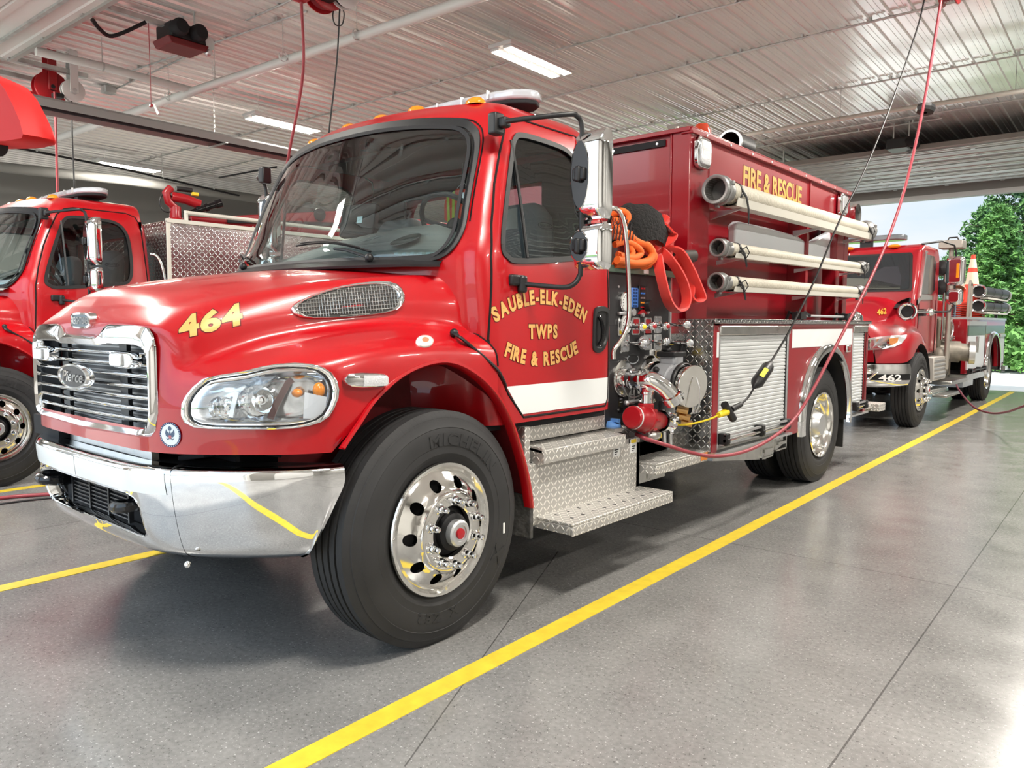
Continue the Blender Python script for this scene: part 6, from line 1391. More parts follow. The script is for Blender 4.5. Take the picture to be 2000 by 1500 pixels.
def trough(x, y0, z0, y1, z1, r, parent, m=TRAY):
    t = MB(); dz = (z1-z0)/(y1-y0)
    pr = [(-r*1.05, .1*r), (-r*.9, -r*.80), (-r*.3, -r*1.22), (r*.9, -r*1.22), (r*1.06, -r*.50), (r*1.02, -r*.50), (r*.84, -r*1.16), (-r*.3, -r*1.16), (-r*.84, -r*.76), (-r*1.0, .1*r)]
    rows = []
    for y in (y0, y1): rows.append([Vector((x+a, y, z0+(y-y0)*dz+b)) for a, b in pr])
    n = len(pr); t.add(rows[0]+rows[1], [(i, (i+1) % n, (i+1) % n+n, i+n) for i in range(n)]); t.build('hose_trough', m, parent)
    for y in (y0+.15, (y0+y1)/2+.2, y1-.2): b = MB(); b.prism([(x-r-.12, z0+(y-y0)*dz-r*1.3), (x-r-.12, z0+(y-y0)*dz-r*2.0), (x+r*.6, z0+(y-y0)*dz-r*1.28), (x-.2*r, z0+(y-y0)*dz-r*1.24)], 1, y-.012, y+.012); b.build('trough_bracket', SATIN, parent)
HS = [(1.125, 2.62, 2.345, 6.08, 2.375, .078, .100, 'longest and thickest cream suction hose, topmost on the tank side'), (1.125, 2.68, 1.955, 5.98, 2.00, .048, .064, 'middle cream suction hose strapped below the pale sky-reflection panel on the tank'), (1.125, 2.67, 1.718, 5.93, 1.755, .050, .066, 'lowest cream suction hose above the side compartments')]
for h in HS: suction_hose(*h); trough(h[0], h[1]+.20, h[2], h[3]-.12, h[4], h[5], TR)
# panel between the top two hoses, sky reflection painted as pale blue-white
ft = MB(); ft.prism([(3.39, 2.0), (3.39, 2.20), (3.45, 2.23), (4.0, 2.235), (4.7, 2.225), (4.90, 2.19), (5.10, 2.21), (5.3, 2.27), (5.56, 2.34), (5.58, 2.0)], 0, .86, .935); ft.build('sky_reflection_panel', mat('sky_reflection_white', (.86, .91, .96), .18, coat=.6), TR, bevel=.02, seg=3)
# flat hoses and webbing on the tray
def ribbon(mb, pts, w, wd, tw=None, th=.006, span=8):
    P = [Vector(p) for p in cat(pts, span)]; wd = Vector(wd).normalized(); rows = []; m = len(P)
    for i, p in enumerate(P):
        t = (P[min(i+1, m-1)]-P[max(i-1, 0)]).normalized(); d = (wd-t*wd.dot(t)).normalized(); 
        if tw: a = tw*i/m; d = (d*cos(a)+t.cross(d)*sin(a))
        n = t.cross(d); rows.append([p-d*w/2-n*th, p-n*th*1.6, p+d*w/2-n*th, p+d*w/2+n*th, p+n*th*1.6, p-d*w/2+n*th, p-d*w/2-n*th])
    return mb.grid(rows)
def A_(u, v, X): return tuple(at(u, v, X=X))
REDW = mat('red_orange_webbing', (.80, .035, .022), .7, bump=(260, .0005), sheen=.4)
w1 = empty('webbing', A_(1300, 500, 1.0), 0, 'bright red-orange webbing looped down over the front of the tank', 'webbing'); iv_ = Matrix.Translation(-w1.location)
for nm, pts, w, wd in (('webbing_loop', [(1276, 500, .95), (1284, 506, 1.03), (1291, 540, 1.08), (1303, 585, 1.10), (1318, 606, 1.10), (1334, 604, 1.10), (1341, 582, 1.10), (1333, 548, 1.10), (1312, 512, 1.08), (1290, 492, 1.0)], .075, (1, -.2, .1)),
                       ('webbing_loop', [(1279, 490, .9), (1300, 484, 1.0), (1325, 490, 1.06), (1345, 520, 1.09), (1365, 565, 1.12), (1370, 584, 1.12), (1358, 590, 1.11), (1347, 582, 1.08), (1348, 560, 1.06), (1336, 530, 1.04), (1318, 500, 1.0)], .075, (1, -.2, .1)),
                       ('webbing_fold', [(1262, 458, .80), (1274, 447, .9), (1292, 436, 1.0), (1302, 440, 1.04), (1310, 455, 1.05), (1300, 468, 1.03), (1285, 470, .98)], .11, (.75, -.2, -.6)),
                       ('webbing_fold', [(1250, 470, .8), (1265, 480, .95), (1280, 490, 1.0), (1290, 486, .95)], .08, (.8, -.2, .6))):
    m = MB(iv_); ribbon(m, [A_(*p) for p in pts], w, wd); m.build(nm, REDW, w1, smooth=60)
w2 = empty('rope_hose_bundle', A_(1230, 500, .9), 0, 'coiled light orange rope hose under a black net on the green tray', 'hose'); iv_ = Matrix.Translation(-w2.location)
random.seed(3)
for k, (pts, r) in enumerate([([(1196, 420, .9), (1212, 412, .95), (1226, 420, .98), (1224, 436, .98), (1208, 446, .96), (1195, 440, .94)], .022), ([(1198, 450, .98), (1222, 455, 1.0), (1240, 470, 1.02), (1262, 478, 1.04), (1274, 495, 1.05), (1266, 510, 1.05), (1240, 514, 1.04), (1205, 508, 1.03)], .026),
                              ([(1200, 478, 1.0), (1222, 472, 1.02), (1244, 482, 1.04), (1252, 495, 1.04), (1236, 504, 1.04), (1210, 500, 1.02)], .020), ([(1196, 462, .98), (1215, 466, 1.0), (1235, 490, 1.03), (1230, 502, 1.03), (1205, 496, 1.0)], .018),
                              ([(1228, 460, .98), (1248, 462, 1.0), (1266, 486, 1.03), (1278, 500, 1.04), (1268, 514, 1.03), (1240, 518, 1.02), (1200, 516, 1.0)], .022), ([(1197, 430, .93), (1220, 432, .97), (1234, 446, 1.0), (1226, 458, 1.0), (1200, 452, .97)], .02), ([(1200, 512, .9), (1225, 520, .95), (1262, 520, 1.0), (1274, 508, .98)], .022)]):
    m = MB(iv_); m.tube([Vector(p) for p in cat([A_(*p) for p in pts], 7)], r, 8, rs=None); m.build('rope_coil', ORG2, w2, smooth=60)
m = MB(iv_); c = Vector(A_(1243, 440, .92)); rows = []
for i in range(19):
    a = 2*PI*i/18; rows.append([c+Vector((.15*cos(a)*f, .24*sin(a)*f+.02*sin(3*a), z+.02*cos(4*a)*f)) for f, z in ((1.0, -.12), (1.1, -.03), (.9, .07), (.5, .12), (.02, .13))])
m.grid(rows); m.build('net_bundle', mat('black_net', (.015, .014, .014), .95, bump=(60, .02)), w2, smooth=60)
m = MB(iv_)
for k in range(16):
    u = 1195+k*6.5; m.tube([A_(u, 418+abs(k-6)*1.5, .98), A_(u+6, 440+abs(k-7), 1.02), A_(u+2, 470, 1.04)], .0025, 4); m.tube([A_(u+8, 420+abs(k-6)*1.5, .98), A_(u-2, 442, 1.02), A_(u-6, 468, 1.04)], .0025, 4)
m.build('net_cords', BLKM, w2, smooth=0)
m = MB(iv_); m.M = iv_; c = Vector(A_(1262, 452, .88)); rows = []
for i in range(15):
    a = 2*PI*i/14; rows.append([c+Vector((.14*cos(a)*f, .26*sin(a)*f, z+.02*sin(5*a)*f)) for f, z in ((1.0, -.18), (1.05, -.02), (.8, .05), (.4, .08), (.02, .085))])
m.grid(rows); m.build('folded_red_hose', mat('red_hose_fold', (.55, .04, .03), .8, bump=(26, .02)), w2, smooth=60)
g = empty('nozzle', A_(1317, 503, .98), 0, 'dark grey hose nozzle lying between the red-orange loops', 'nozzle'); m = MB(); m.lathe([(.0001, 0), (.05, 0), (.06, .01), (.06, .05), (.045, .06), (.04, .16), (.0001, .16)], (0, 0, 0), (.5, .85, .1), 20); m.build('nozzle_body', mat('nozzle_grey', (.08, .075, .07), .5, .4), g); m = MB(); m.lathe([(.064, .015), (.064, .04)], (0, 0, 0), (.5, .85, .1), 20); m.build('nozzle_ring', BLK, g)
# red air hose looping down to the step
HP = [(1243, 848, 1.08), (1262, 857, 1.16), (1310, 872, 1.25), (1350, 884, 1.29), (1395, 891, 1.32), (1450, 883, 1.36), (1500, 860, 1.39), (1550, 820, 1.42), (1590, 757, 1.46), (1625, 690, 1.49), (1662, 620, 1.53), (1700, 545, 1.57), (1735, 465, 1.61), (1768, 365, 1.66), (1800, 225, 1.73), (1822, 100, 1.79), (1838, 0, 1.84), (1842, -26, 1.85)]
ho_ = empty('air_hose', A_(1838, 0, 1.84), 0, 'long red air hose dropping from the ceiling and curving under the side compartments', 'hose'); iv_ = Matrix.Translation(-ho_.location)
m = MB(iv_); m.tube([Vector(p) for p in cat([A_(*p) for p in HP], 7)], .0125, 12); m.build('hose_run', mat('air_hose_red', (.30, .040, .055), .38), ho_, smooth=60)
m = MB(iv_); c = Vector(A_(1808, 213, 1.735)); m.lathe([(.02, -.035), (.075, -.03), (.085, 0), (.075, .03), (.02, .035)], c, (.1, .25, 1), 8); m.build('hose_stop', BLK, ho_, smooth=0)
top = A_(1842, -26, 1.85); reel((top[0], top[1]+.25, top[2]+.12), 'red hose reel under the ceiling feeding the long red air hose', REDV)
CP = [(1807, -8, 1.70), (1790, 60, 1.69), (1740, 205, 1.66), (1690, 330, 1.62), (1640, 430, 1.57), (1592, 545, 1.52), (1545, 640, 1.48), (1522, 680, 1.45), (1506, 706, 1.44)]
cd_ = empty('power_cord', A_(1807, -8, 1.70), 0, 'black power cord with inline box and yellow plug in front of the roller door', 'power cord'); iv_ = Matrix.Translation(-cd_.location)
m = MB(iv_); m.tube([Vector(p) for p in cat([A_(*p) for p in CP], 6)], .0075, 8); m.tube([Vector(p) for p in cat([A_(1474, 755, 1.42), A_(1462, 775, 1.41), A_(1447, 790, 1.40)], 5)], .007, 8); m.build('cord_run', BLK, cd_, smooth=60)
a = Vector(A_(1506, 708, 1.44)); b = Vector(A_(1472, 757, 1.42)); ax = (b-a); L = ax.length; ax.normalize()
m = MB(iv_); m.lathe([(.0001, -.01), (.018, 0), (.024, .02), (.042, .05), (.044, L-.05), (.024, L-.02), (.014, L), (.0001, L+.01)], a, ax, 8); m.build('inline_box', BLK, cd_, smooth=50)
n_ = (CC-a).normalized(); n_ = (n_-ax*n_.dot(ax)).normalized(); s_ = ax.cross(n_); q = a+ax*L*.55+n_*.0445
m = MB(iv_); m.add([q+ax*x+s_*y for x, y in ((-.045, -.016), (.045, -.016), (.045, .016), (-.045, .016))], [(0, 1, 2, 3)]); m.build('box_label', mat('label_yellow', (.82, .85, .03), .5), cd_, smooth=0)
a = Vector(A_(1447, 790, 1.40)); b = Vector(A_(1428, 800, 1.39)); m = MB(iv_); m.cyl(a, b, .017, 12, .022); c = Vector(A_(1423, 802, 1.385)); e = Vector(A_(1432, 818, 1.385)); f = Vector(A_(1415, 790, 1.385)); m.cyl(f, e, .026, 10); m.build('triple_tap', BLK, cd_, smooth=50)
a = Vector(A_(1419, 804, 1.385)); b = Vector(A_(1403, 811, 1.37)); m = MB(iv_); m.cyl(a, b, .026, 14, .018); m.build('yellow_plug', YEL, cd_, smooth=50)
m = MB(iv_); m.tube([Vector(p) for p in cat([A_(1403, 811, 1.37), A_(1385, 819, 1.33), A_(1350, 828, 1.24), A_(1322, 830, 1.16), A_(1305, 828, 1.10)], 6)], .0065, 8); m.build('yellow_cord', YEL, cd_, smooth=60)
# inside the cab
HV = mat('vest_orange', (.75, .07, .03), .8); LM = mat('vest_lime', (.45, .55, .03), .7); 
def B_(u, v, Y=1.22): return Vector(at(u, v, Y=Y))
v_ = empty('safety_vest', B_(895, 368), 0, 'orange safety vest with lime stripes on a wire hanger inside the cab', 'vest'); iv_ = Matrix.Translation(-v_.location)
o_ = [(872, 384), (884, 376), (893, 368), (915, 370), (918, 400), (912, 430), (900, 450), (880, 440), (868, 428), (868, 400)]
m = MB(iv_); P = [B_(u, v) for u, v in o_]; n = len(P); m.add(P+[p+Vector((0, .04, 0)) for p in P], [tuple(range(n)), tuple(range(2*n-1, n-1, -1))]+[(i, (i+1) % n, (i+1) % n+n, i+n) for i in range(n)]); m.build('vest_body', HV, v_, smooth=0)
for k, pts in enumerate((((873, 384), (878, 380), (880, 440), (875, 436)), ((884, 376), (889, 372), (888, 446), (883, 443)))): m = MB(iv_); P = [B_(u, v)+Vector((0, -.004, 0)) for u, v in pts]; m.add(P, [(0, 1, 2, 3)]); m.build('lime_stripe', LM, v_, smooth=0)
m = MB(iv_); P = [B_(u, v)+Vector((0, -.005, 0)) for u, v in ((901, 375), (908, 376), (906, 391), (899, 390))]; m.add(P, [(0, 1, 2, 3)]); m.build('vest_label', SATIN, v_, smooth=0)
m = MB(iv_); m.tube([B_(893, 368), B_(905, 354), B_(916, 370)], .003, 5); m.tube([B_(905, 354), B_(904, 335), B_(904, 318)], .003, 5); m.build('wire_hanger', SATIN, v_, smooth=0)
t_ = empty('tablet_mount', at(700, 445, Y=.62), 0, 'dark tablet computer with a pale sticker on a mount above the dash', 'computer'); iv_ = Matrix.Translation(-t_.location)
m = MB(iv_); c = at(702, 432, Y=.62); m.M = iv_@Matrix.Translation(c)@Matrix.Rotation(R(12), 4, 'Z')@Matrix.Rotation(R(-12), 4, 'X'); m.prism(rrect(.26, .20, .02, 4), 1, -.02, .02); m.build('tablet', BLKM, t_, bevel=.006); m = MB(iv_@Matrix.Translation(c)@Matrix.Rotation(R(12), 4, 'Z')@Matrix.Rotation(R(-12), 4, 'X')); m.box((.0, -.023, -.02), (.04, -.021, .02)); m.build('tablet_sticker', mat('pale_blue_sticker', (.45, .62, .68), .5), t_, smooth=0)
m = MB(iv_); m.cyl(c+Vector((0, .02, -.08)), (c.x, c.y+.05, 1.76), .014); m.cbox((c.x, c.y+.05, 1.765), (.14, .10, .02)); m.build('tablet_arm', BLK, t_)
pc = MB(); P = [at(u, v, X=.93) for u, v in ((989, 410), (1010, 405), (1010, 446), (987, 449))]; pc.add(P, [(0, 1, 2, 3)]); tag(pc.build('paper_sheet', mat('pale_paper', (.62, .74, .80), .6), solid=.002, smooth=0), 'pale paper sheet behind the narrow front pane of the door window', 'paper')
# hose and cord on the floor at the far left
def F_(u, v, z=.016): return tuple(at(u, v, Z=z))
m = MB(); m.tube([Vector(p) for p in cat([F_(-90, 985), F_(0, 973), F_(40, 969), F_(85, 966), F_(160, 962), F_(240, 950)], 6)], .015, 8); tag(m.build('floor_hose', HOSER, smooth=60), 'red hose lying on the floor beyond the chrome bumper', 'hose')
m = MB(); m.tube([Vector(p) for p in cat([F_(-90, 991, .009), F_(0, 984, .009), F_(40, 979, .009), F_(85, 974, .009), F_(150, 968, .009)], 6)], .008, 8); tag(m.build('power_cord', BLK, smooth=60), 'black cord lying beside the red hose on the floor', 'power cord')
# ------------------------------------------------------------------ the neighbouring truck: the same cab, another body
NB = empty('neighbour_fire_truck', (-5.17, -.28, 0), 0, 'second red fire truck with a diamond plate body, parked in the next bay', 'fire truck')
NB.name = 'fire_truck'
SKIP = {'fire_truck'}
for ch in kids(TR):
    n = ch.name.split('.')[0]
    if n in ('chassis', 'body_frame', 'rear_side_panel', 'body_top_plate', 'body_front_plate', 'roller_door', 'fender_ring', 'wheel_housing', 'side_marker_lamp', 'side_marker_lens', 'underbody_box', 'chock_bracket', 'compartment', 'body_rear', 'tailboard', 'rub_rail', 'tank', 'pump_housing', 'pump_panel', 'hose_tray', 'hose_bed_divider', 'tray_label', 'sky_reflection_panel', 'hose_trough', 'trough_bracket', 'fuel_door', 'fuel_door_slot', 'fill_tube', 'fill_ring', 'fill_mount', 'beacon', 'pike_pole', 'pole_clamp', 'tail_lamp_dome', 'work_lamp', 'step_box', 'lower_step', 'running_board', 'sill', 'scene_lamp', 'number_shadow', 'number_lettering', 'seal_sticker', 'white_band', 'tank_front', 'tank_front_flange', 'tank_front_strip', 'tank_corner_post', 'tank_rear_post', 'tank_side_board', 'tank_rib', 'tank_rim', 'rim_rivet', 'lettering_shadow', 'tank_lettering', 'wiper'): continue
    c = copy_tree(ch, NB)
    if n == 'door':
        for q in kids(c):
            if 'lettering' in q.name: bpy.data.objects.remove(q)
for s_ in (1, -1):
    b = MB(Matrix.Scale(s_, 4, Vector((1, 0, 0)))); b.box((.60, 1.55, .75), (1.16, 6.1, 2.42)); b.build('body_box', PLATE2, NB, bevel=.004)
    e = MB(Matrix.Scale(s_, 4, Vector((1, 0, 0)))); e.box((1.15, 1.54, .75), (1.175, 1.575, 2.42)); e.box((1.14, 1.54, 2.40), (1.18, 6.1, 2.44)); e.build('body_edge', TRAY, NB, bevel=.003)
    r_ = MB(Matrix.Scale(s_, 4, Vector((1, 0, 0)))); r_.tube([(1.13, 1.75, 2.52), (1.13, 5.9, 2.52)], .022, 10); r_.tube([(1.13, 1.76, 2.38), (1.13, 1.76, 2.54)], .02, 10); r_.build('hand_rail', TRAY, NB)
d = MB(); d.box((1.162, 1.78, 1.2), (1.17, 2.25, 1.72)); d.box((1.165, 2.3, 1.3), (1.172, 2.36, 1.75)); d.build('dark_hatch', BLKM, NB)
t = MB(); t.box((-.95, 1.9, 2.36), (.95, 2.5, 2.52)); t.prism([(1.9, 2.36), (6.1, 2.36), (6.1, 2.82), (3.9, 2.80), (1.9, 2.50)], 0, -.96, .96); t.build('red_hose_bed', REDD, NB, bevel=.01)
for i in range(6): c = MB(); c.lathe([(.012, 0), (.0001, .008)], (.965, 2.6+i*.42, 2.47+.052*i*1.2), (1, 0, 0), 8); c.build('bed_rivet', SATIN, NB)
c = MB(); c.prism([(2.3, 2.49), (6.1, 2.76), (6.1, 2.80), (2.3, 2.53)], 0, .955, .975); c.build('bed_strip', BLKM, NB)
mt = empty('deck_gun', (-4.30, 1.50, 2.49), 0, 'red deck gun with a ribbed black nozzle on the neighbouring truck roof', 'deck gun')
g = MB(); g.lathe([(.13, -.13), (.12, -.02), (.085, 0), (.075, .16), (.0001, .16)], (0, 0, 0), (0, 0, 1), 20); g.tube([(0, 0, .14), (0, -.10, .22), (0, -.13, .34), (0, -.06, .42)], .055, 14); g.tube([(0, -.05, .30), (.05, .12, .28), (.08, .32, .22)], .07, 14); g.build('gun_body', REDV, mt, smooth=50)
g = MB(); g.lathe([(.04, 0), (.05, .02), (.035, .05), (.036, .18), (.055, .19), (.055, .23), (.045, .235), (.045, .30), (.058, .31), (.058, .35), (.045, .355), (.046, .45), (.06, .46), (.06, .55), (.04, .56), (.0001, .52)], (.06, .10, .06), (.25, .85, .36), 18); g.build('gun_nozzle', BLKG, mt, smooth=40)
g = MB(); g.cyl((0, .02, .42), (.02, .24, .42), .035); g.build('gun_handle', BLK, mt); g = MB(); g.cbox((.03, .28, .37), (.06, .10, .05)); g.build('gun_valve', YEL, mt, bevel=.01)
g = MB(); g.tube([Vector((cos(2*PI*i/20)*.01, -.12+cos(2*PI*i/20)*.10, .20+sin(2*PI*i/20)*.13)) for i in range(20)], .010, 6, closed=True); g.build('gun_handwheel', BLK, mt)
g = MB(); g.lathe([(.07, -.04), (.08, 0), (.07, .04), (.0001, .04)], (.95-5.17, 3.2, 2.70), (1, -.4, 0), 18); g.box((.93-5.17, 3.17, 2.55), (.96-5.17, 3.23, 2.68)); tag(g.build('spot_lamp', BLK), 'small black spot lamp on the red rail of the neighbouring truck', 'lamp')
mt.scale = (.72, .72, .72)
# the bright red rounded shell at the left edge, close to the lens
sh = empty('red_shell', at(-40, 225, Y=-1.85), 0, 'glossy bright red rounded shell hanging in front of the neighbouring truck', 'red shell'); iv_ = Matrix.Translation(-sh.location)
m = MB(iv_); Yp = -1.85; rows = []
prof = [(-110, 128), (-60, 130), (-10, 150), (10, 175), (25, 205), (38, 235), (45, 262), (42, 270)]
for dy, f in ((.0, 1.0), (.025, .995), (.055, .93), (.075, .75), (.085, .4)):
    rows.append([at(-60+(u+60)*f, 265+(v-265)*f, Y=Yp)+Vector((0, dy, 0)) for u, v in prof]+[at(-60+(10+60)*f, 275, Y=Yp)+Vector((0, dy, 0)), at(-110, 278, Y=Yp)+Vector((0, dy, 0))])
m.grid(rows); m.build('shell_cover', mat('bright_red_shell', (.50, .0015, .0015), .6, spec=.25), sh, smooth=60)
m = MB(iv_); P = [at(u, v, Y=Yp) for u, v in ((-110, 128), (-60, 130), (-10, 150), (10, 175), (25, 205), (38, 235), (45, 262), (42, 270), (10, 275), (-110, 278))]; m.add(P, [tuple(range(len(P)))]); m.build('shell_front', mat('bright_red_shell', (.50, .0015, .0015), .6, spec=.25), sh, smooth=0)
m = MB(iv_); m.tube([at(-80, 288, Y=Yp+.03), at(-6, 286, Y=Yp+.03)], .02, 12); m.build('shell_foot', BLK, sh)

m = MB(iv_); p = at(-85, 200, Y=Yp+.04); m.tube([p, Vector((p.x, p.y, HC))], .012, 8); m.build('hanging_rod', BLK, sh)
# ------------------------------------------------------------------ truck 462 standing behind
T2 = empty('fire_truck', (-.22, 9.5, 0), 0, 'red fire truck numbered 462 by the open back door behind truck 464', 'fire truck')
IV = Matrix.Translation(-T2.location)
x0 = -.22
def m2(): return MB(IV)
def both(fn, name, m, **k):
    for s_ in (1, -1):
        b = MB(IV@Matrix.Translation((x0, 0, 0))@Matrix.Scale(s_, 4, Vector((1, 0, 0)))); fn(b); b.build(name, m, T2, **k)
RED2 = mat('red_paint_462', (.33, .004, .012), .30, 0, .8, coatr=.03)
# hood: lofted half sections, mirrored about its own centre line (x measured from the centre)
SEC = [(8.42, [(0, 1.50), (.35, 1.49), (.62, 1.42), (.78, 1.22), (.83, 1.0), (.84, .92)]),
       (8.55, [(0, 1.58), (.42, 1.57), (.70, 1.47), (.90, 1.25), (.96, 1.05), (.97, .92)]),
       (8.80, [(0, 1.66), (.45, 1.64), (.74, 1.52), (1.0, 1.30), (1.10, 1.12), (1.11, .93)]),
       (9.10, [(0, 1.74), (.48, 1.72), (.78, 1.58), (1.02, 1.38), (1.13, 1.22), (1.14, 1.02)]),
       (9.45, [(0, 1.81), (.52, 1.79), (.83, 1.64), (1.0, 1.42), (1.13, 1.27), (1.14, 1.12)]),
       (9.62, [(0, 1.845), (.60, 1.82), (.90, 1.68), (1.01, 1.42), (1.12, 1.25), (1.14, 1.10)])]
V = net([[(x, y, z) for x, z in p] for y, p in SEC], 6, 6); ap = [(8.9, .5)]+[(9.52+.66*cos(R(a)), .56+.62*sin(R(a))) for a in range(160, 0, -8)]+[(10.4, .5)]
mk = cutgrid(V, ap, (1, 2), lambda p: p[0] > .8 and p[2] < 1.4); hb = gridmesh(V, ~mk); hb.M = Matrix(); 
HB2 = MB(); HB2.v = [p+Vector((x0, 0, 0)) for p in hb.v]; HB2.f = list(hb.f); bv2 = bvh_of(HB2)
hb.v = [Vector(p) for p in hb.v]
T2m = hb.build('hood', RED2, T2, mirror=True, smooth=45); T2m.location = (0, -9.5, 0)
fr = m2(); fr.prism([(x0-.82, .93), (x0+.82, .93), (x0+.78, 1.22), (x0+.62, 1.42), (x0+.3, 1.49), (x0-.3, 1.49), (x0-.62, 1.42), (x0-.78, 1.22)], 1, 8.42, 8.46); fr.build('hood_front', RED2, T2)
gr = m2(); gr.prism([(x0-.45, 1.0), (x0+.45, 1.0), (x0+.40, 1.42), (x0-.40, 1.42)], 1, 8.37, 8.425); g0 = gr.build('grille', CHROME, T2, bevel=.03)
for i in range(5): b = m2(); b.box((x0-.38, 8.355, 1.06+i*.065), (x0+.38, 8.372, 1.095+i*.065)); b.build('grille_slot', BLKM, g0)
def pl(mb, pts, off=.012):
    vs = []
    for u, v in pts:
        p, n, i, d = bv2.ray_cast(CC, ray(u, v).normalized())
        if p is None: p = at(u, v, X=x0+1.0); n = Vector((1, 0, 0))
        if n.dot(ray(u, v)) > 0: n = -n
        vs.append(p+n*off)
    return vs
def patch2(name, pts, m, off, **k):
    vs = pl(None, pts, off); n = len(vs); lo = [p-(p-CC).normalized()*0+Vector((-.02, .03, 0)) for p in vs]; b = m2(); b.add(vs+lo, [tuple(range(n))]+[(i, (i+1) % n, (i+1) % n+n, i+n) for i in range(n)]); return b.build(name, m, T2, smooth=0, **k)
Z3 = lambda x, y: (1560+x/3, 360+y/3)
hl = patch2('headlight', [Z3(396, 905), Z3(450, 898), Z3(540, 890), Z3(628, 886), Z3(622, 905), Z3(595, 935), Z3(550, 955), Z3(480, 968), Z3(396, 972)], SATIN, .02)
q = patch2('headlight_lens', [Z3(400, 912), Z3(500, 905), Z3(512, 940), Z3(500, 958), Z3(400, 962)], mat('dark_lens', (.10, .10, .11), .1, .5, coat=1), .028); q = patch2('turn_signal', [Z3(520, 908), Z3(575, 903), Z3(570, 930), Z3(540, 945), Z3(522, 940)], mat('amber_dull', (.45, .16, .04), .2, coat=1), .03)
it = patch2('hood_scoop', [Z3(556, 728), Z3(575, 700), Z3(610, 675), Z3(645, 664), Z3(655, 668), Z3(650, 700), Z3(640, 715), Z3(600, 722)], BLKM, .008)
for off, m_ in ((.010, GOLDD),):
    t = m2(); vs, fs = glyphs('462', .03); xa = min(p[0] for p in vs); xb = max(p[0] for p in vs)
    pts = []
    for vx in vs:
        u = Z3(455, 750)[0]+(vx[0]-xa)/(xb-xa)*18.5; v = 616-(vx[1]/.72)*11-(u-1712)*.16
        p, n, i, d = bv2.ray_cast(CC, ray(u, v).normalized()); p = p or at(u, v, X=.7); pts.append(p+Vector((.012, -.012, .006)))
    t.add(pts, fs); t.build('number_lettering', m_, T2, smooth=0)
# bumper
pa = [(0, 8.30), (.55, 8.31), (.80, 8.36), (1.0, 8.50), (1.12, 8.68), (1.16, 8.82)]; P = [(p[0], p[1]) for p in cat([(a, b, 0) for a, b in pa], 5)]
pr = [(0, .91), (.0, .90), (.012, .86), (.015, .78), (.012, .70), (-.02, .63), (-.09, .60)]
def bp2(i, k, e=0):
    a = P[max(i-1, 0)]; b = P[min(i+1, len(P)-1)]; t = np.array((b[0]-a[0], b[1]-a[1])); t /= np.hypot(*t); o = pr[k][0]+e; return Vector((x0+P[i][0]+t[1]*o, P[i][1]-t[0]*o, pr[k][1]))
for s_ in (1, -1):
    b = MB(IV@Matrix.Translation((x0, 0, 0))@Matrix.Scale(s_, 4, Vector((1, 0, 0)))@Matrix.Translation((-x0, 0, 0))); b.grid([[bp2(i, k) for k in range(len(pr))] for i in range(len(P))]); bo2 = b.build('bumper', CHROME, T2, smooth=50)
    if s_ > 0:
        b = m2(); b.grid([[bp2(i, k, .006) for k in (3, 4)] for i in range(2, len(P)-1)]); b.build('bumper_band', BLKG, T2)
        t = m2(); vs, fs = glyphs('462', .03); n_ = []
        for vx in vs:
            s = .90+vx[0]*.20; L = 0; pt = None
            for i in range(len(P)-1):
                d = math.dist(P[i], P[i+1])
                if L+d >= s: f = (s-L)/d; a = bp2(i, 3, .012); c = bp2(i+1, 3, .012); pt = a.lerp(c, f); break
                L += d
            n_.append(Vector((pt.x, pt.y, .695+vx[1]*.115)))
        t.add(n_, fs); t.build('bumper_number', WHITE, T2, smooth=0)
        b = m2(); b.tube([bp2(5, 1, .03)+Vector((0, 0, -.1)), bp2(9, 2, .045)+Vector((0, 0, -.02)), bp2(11, 3, .05)+Vector((0, 0, .02)), bp2(9, 4, .045), bp2(5, 5, .05)], .02, 8); b.build('tow_loop', CHROME, T2, smooth=60)
# cab
CX = 1.02
def cabside(b): b.prism([(9.50, .95), (9.58, 1.85), (9.78, 2.50), (9.95, 2.58), (10.80, 2.58), (10.90, 2.45), (10.95, 1.0)], 0, 0, CX)
both(lambda b: cabside(b), 'cab', RED2, bevel=.05, seg=4)
w = m2(); w.prism([(x0-.95, 1.86), (x0+.95, 1.86), (x0+.90, 2.46), (x0+.5, 2.50), (x0-.5, 2.50), (x0-.90, 2.46)], 1, 9.62, 9.64); w.build('windscreen_frame', BLKG, T2) if 0 else None
def wsp(x, z, o): return (x0+x, 9.585+(z-1.86)*.31+.02*0-o, z)
DG = mat('dark_windscreen', (.018, .024, .028), .06, coat=1)
w = m2(); pts = [(-.94, 1.90), (.94, 1.90), (.955, 1.93), (.91, 2.42), (.88, 2.455), (-.88, 2.455), (-.91, 2.42), (-.955, 1.93)]; w.add([wsp(x, z, .012) for x, z in pts]+[wsp(x, z, -.05) for x, z in pts], [tuple(range(8))]+[(i, (i+1) % 8, (i+1) % 8+8, i+8) for i in range(8)]); w.build('windscreen_gasket', GASK, T2, smooth=0)
w = m2(); w.add([wsp(x*.96, 2.18+(z-2.18)*.90, .016) for x, z in pts], [tuple(range(8))]); w.build('windscreen', DG, T2, smooth=0)
w = m2(); w.add([wsp(x, z, .018) for x, z in ((.30, 1.95), (.42, 2.18), (.55, 2.26), (.74, 2.26), (.80, 2.1), (.80, 1.95))], [tuple(range(6))]); w.build('seat_shape', mat('seat_dark', (.02, .022, .03), .4), T2, smooth=0)
w = m2(); w.add([wsp(x, z, .018) for x, z in ((-.15, 1.94), (-.02, 2.12), (.35, 2.10), (.80, 1.98), (.80, 1.94))], [tuple(range(5))]); w.build('dash_shape', mat('dash_olive', (.09, .10, .085), .5), T2, smooth=0)
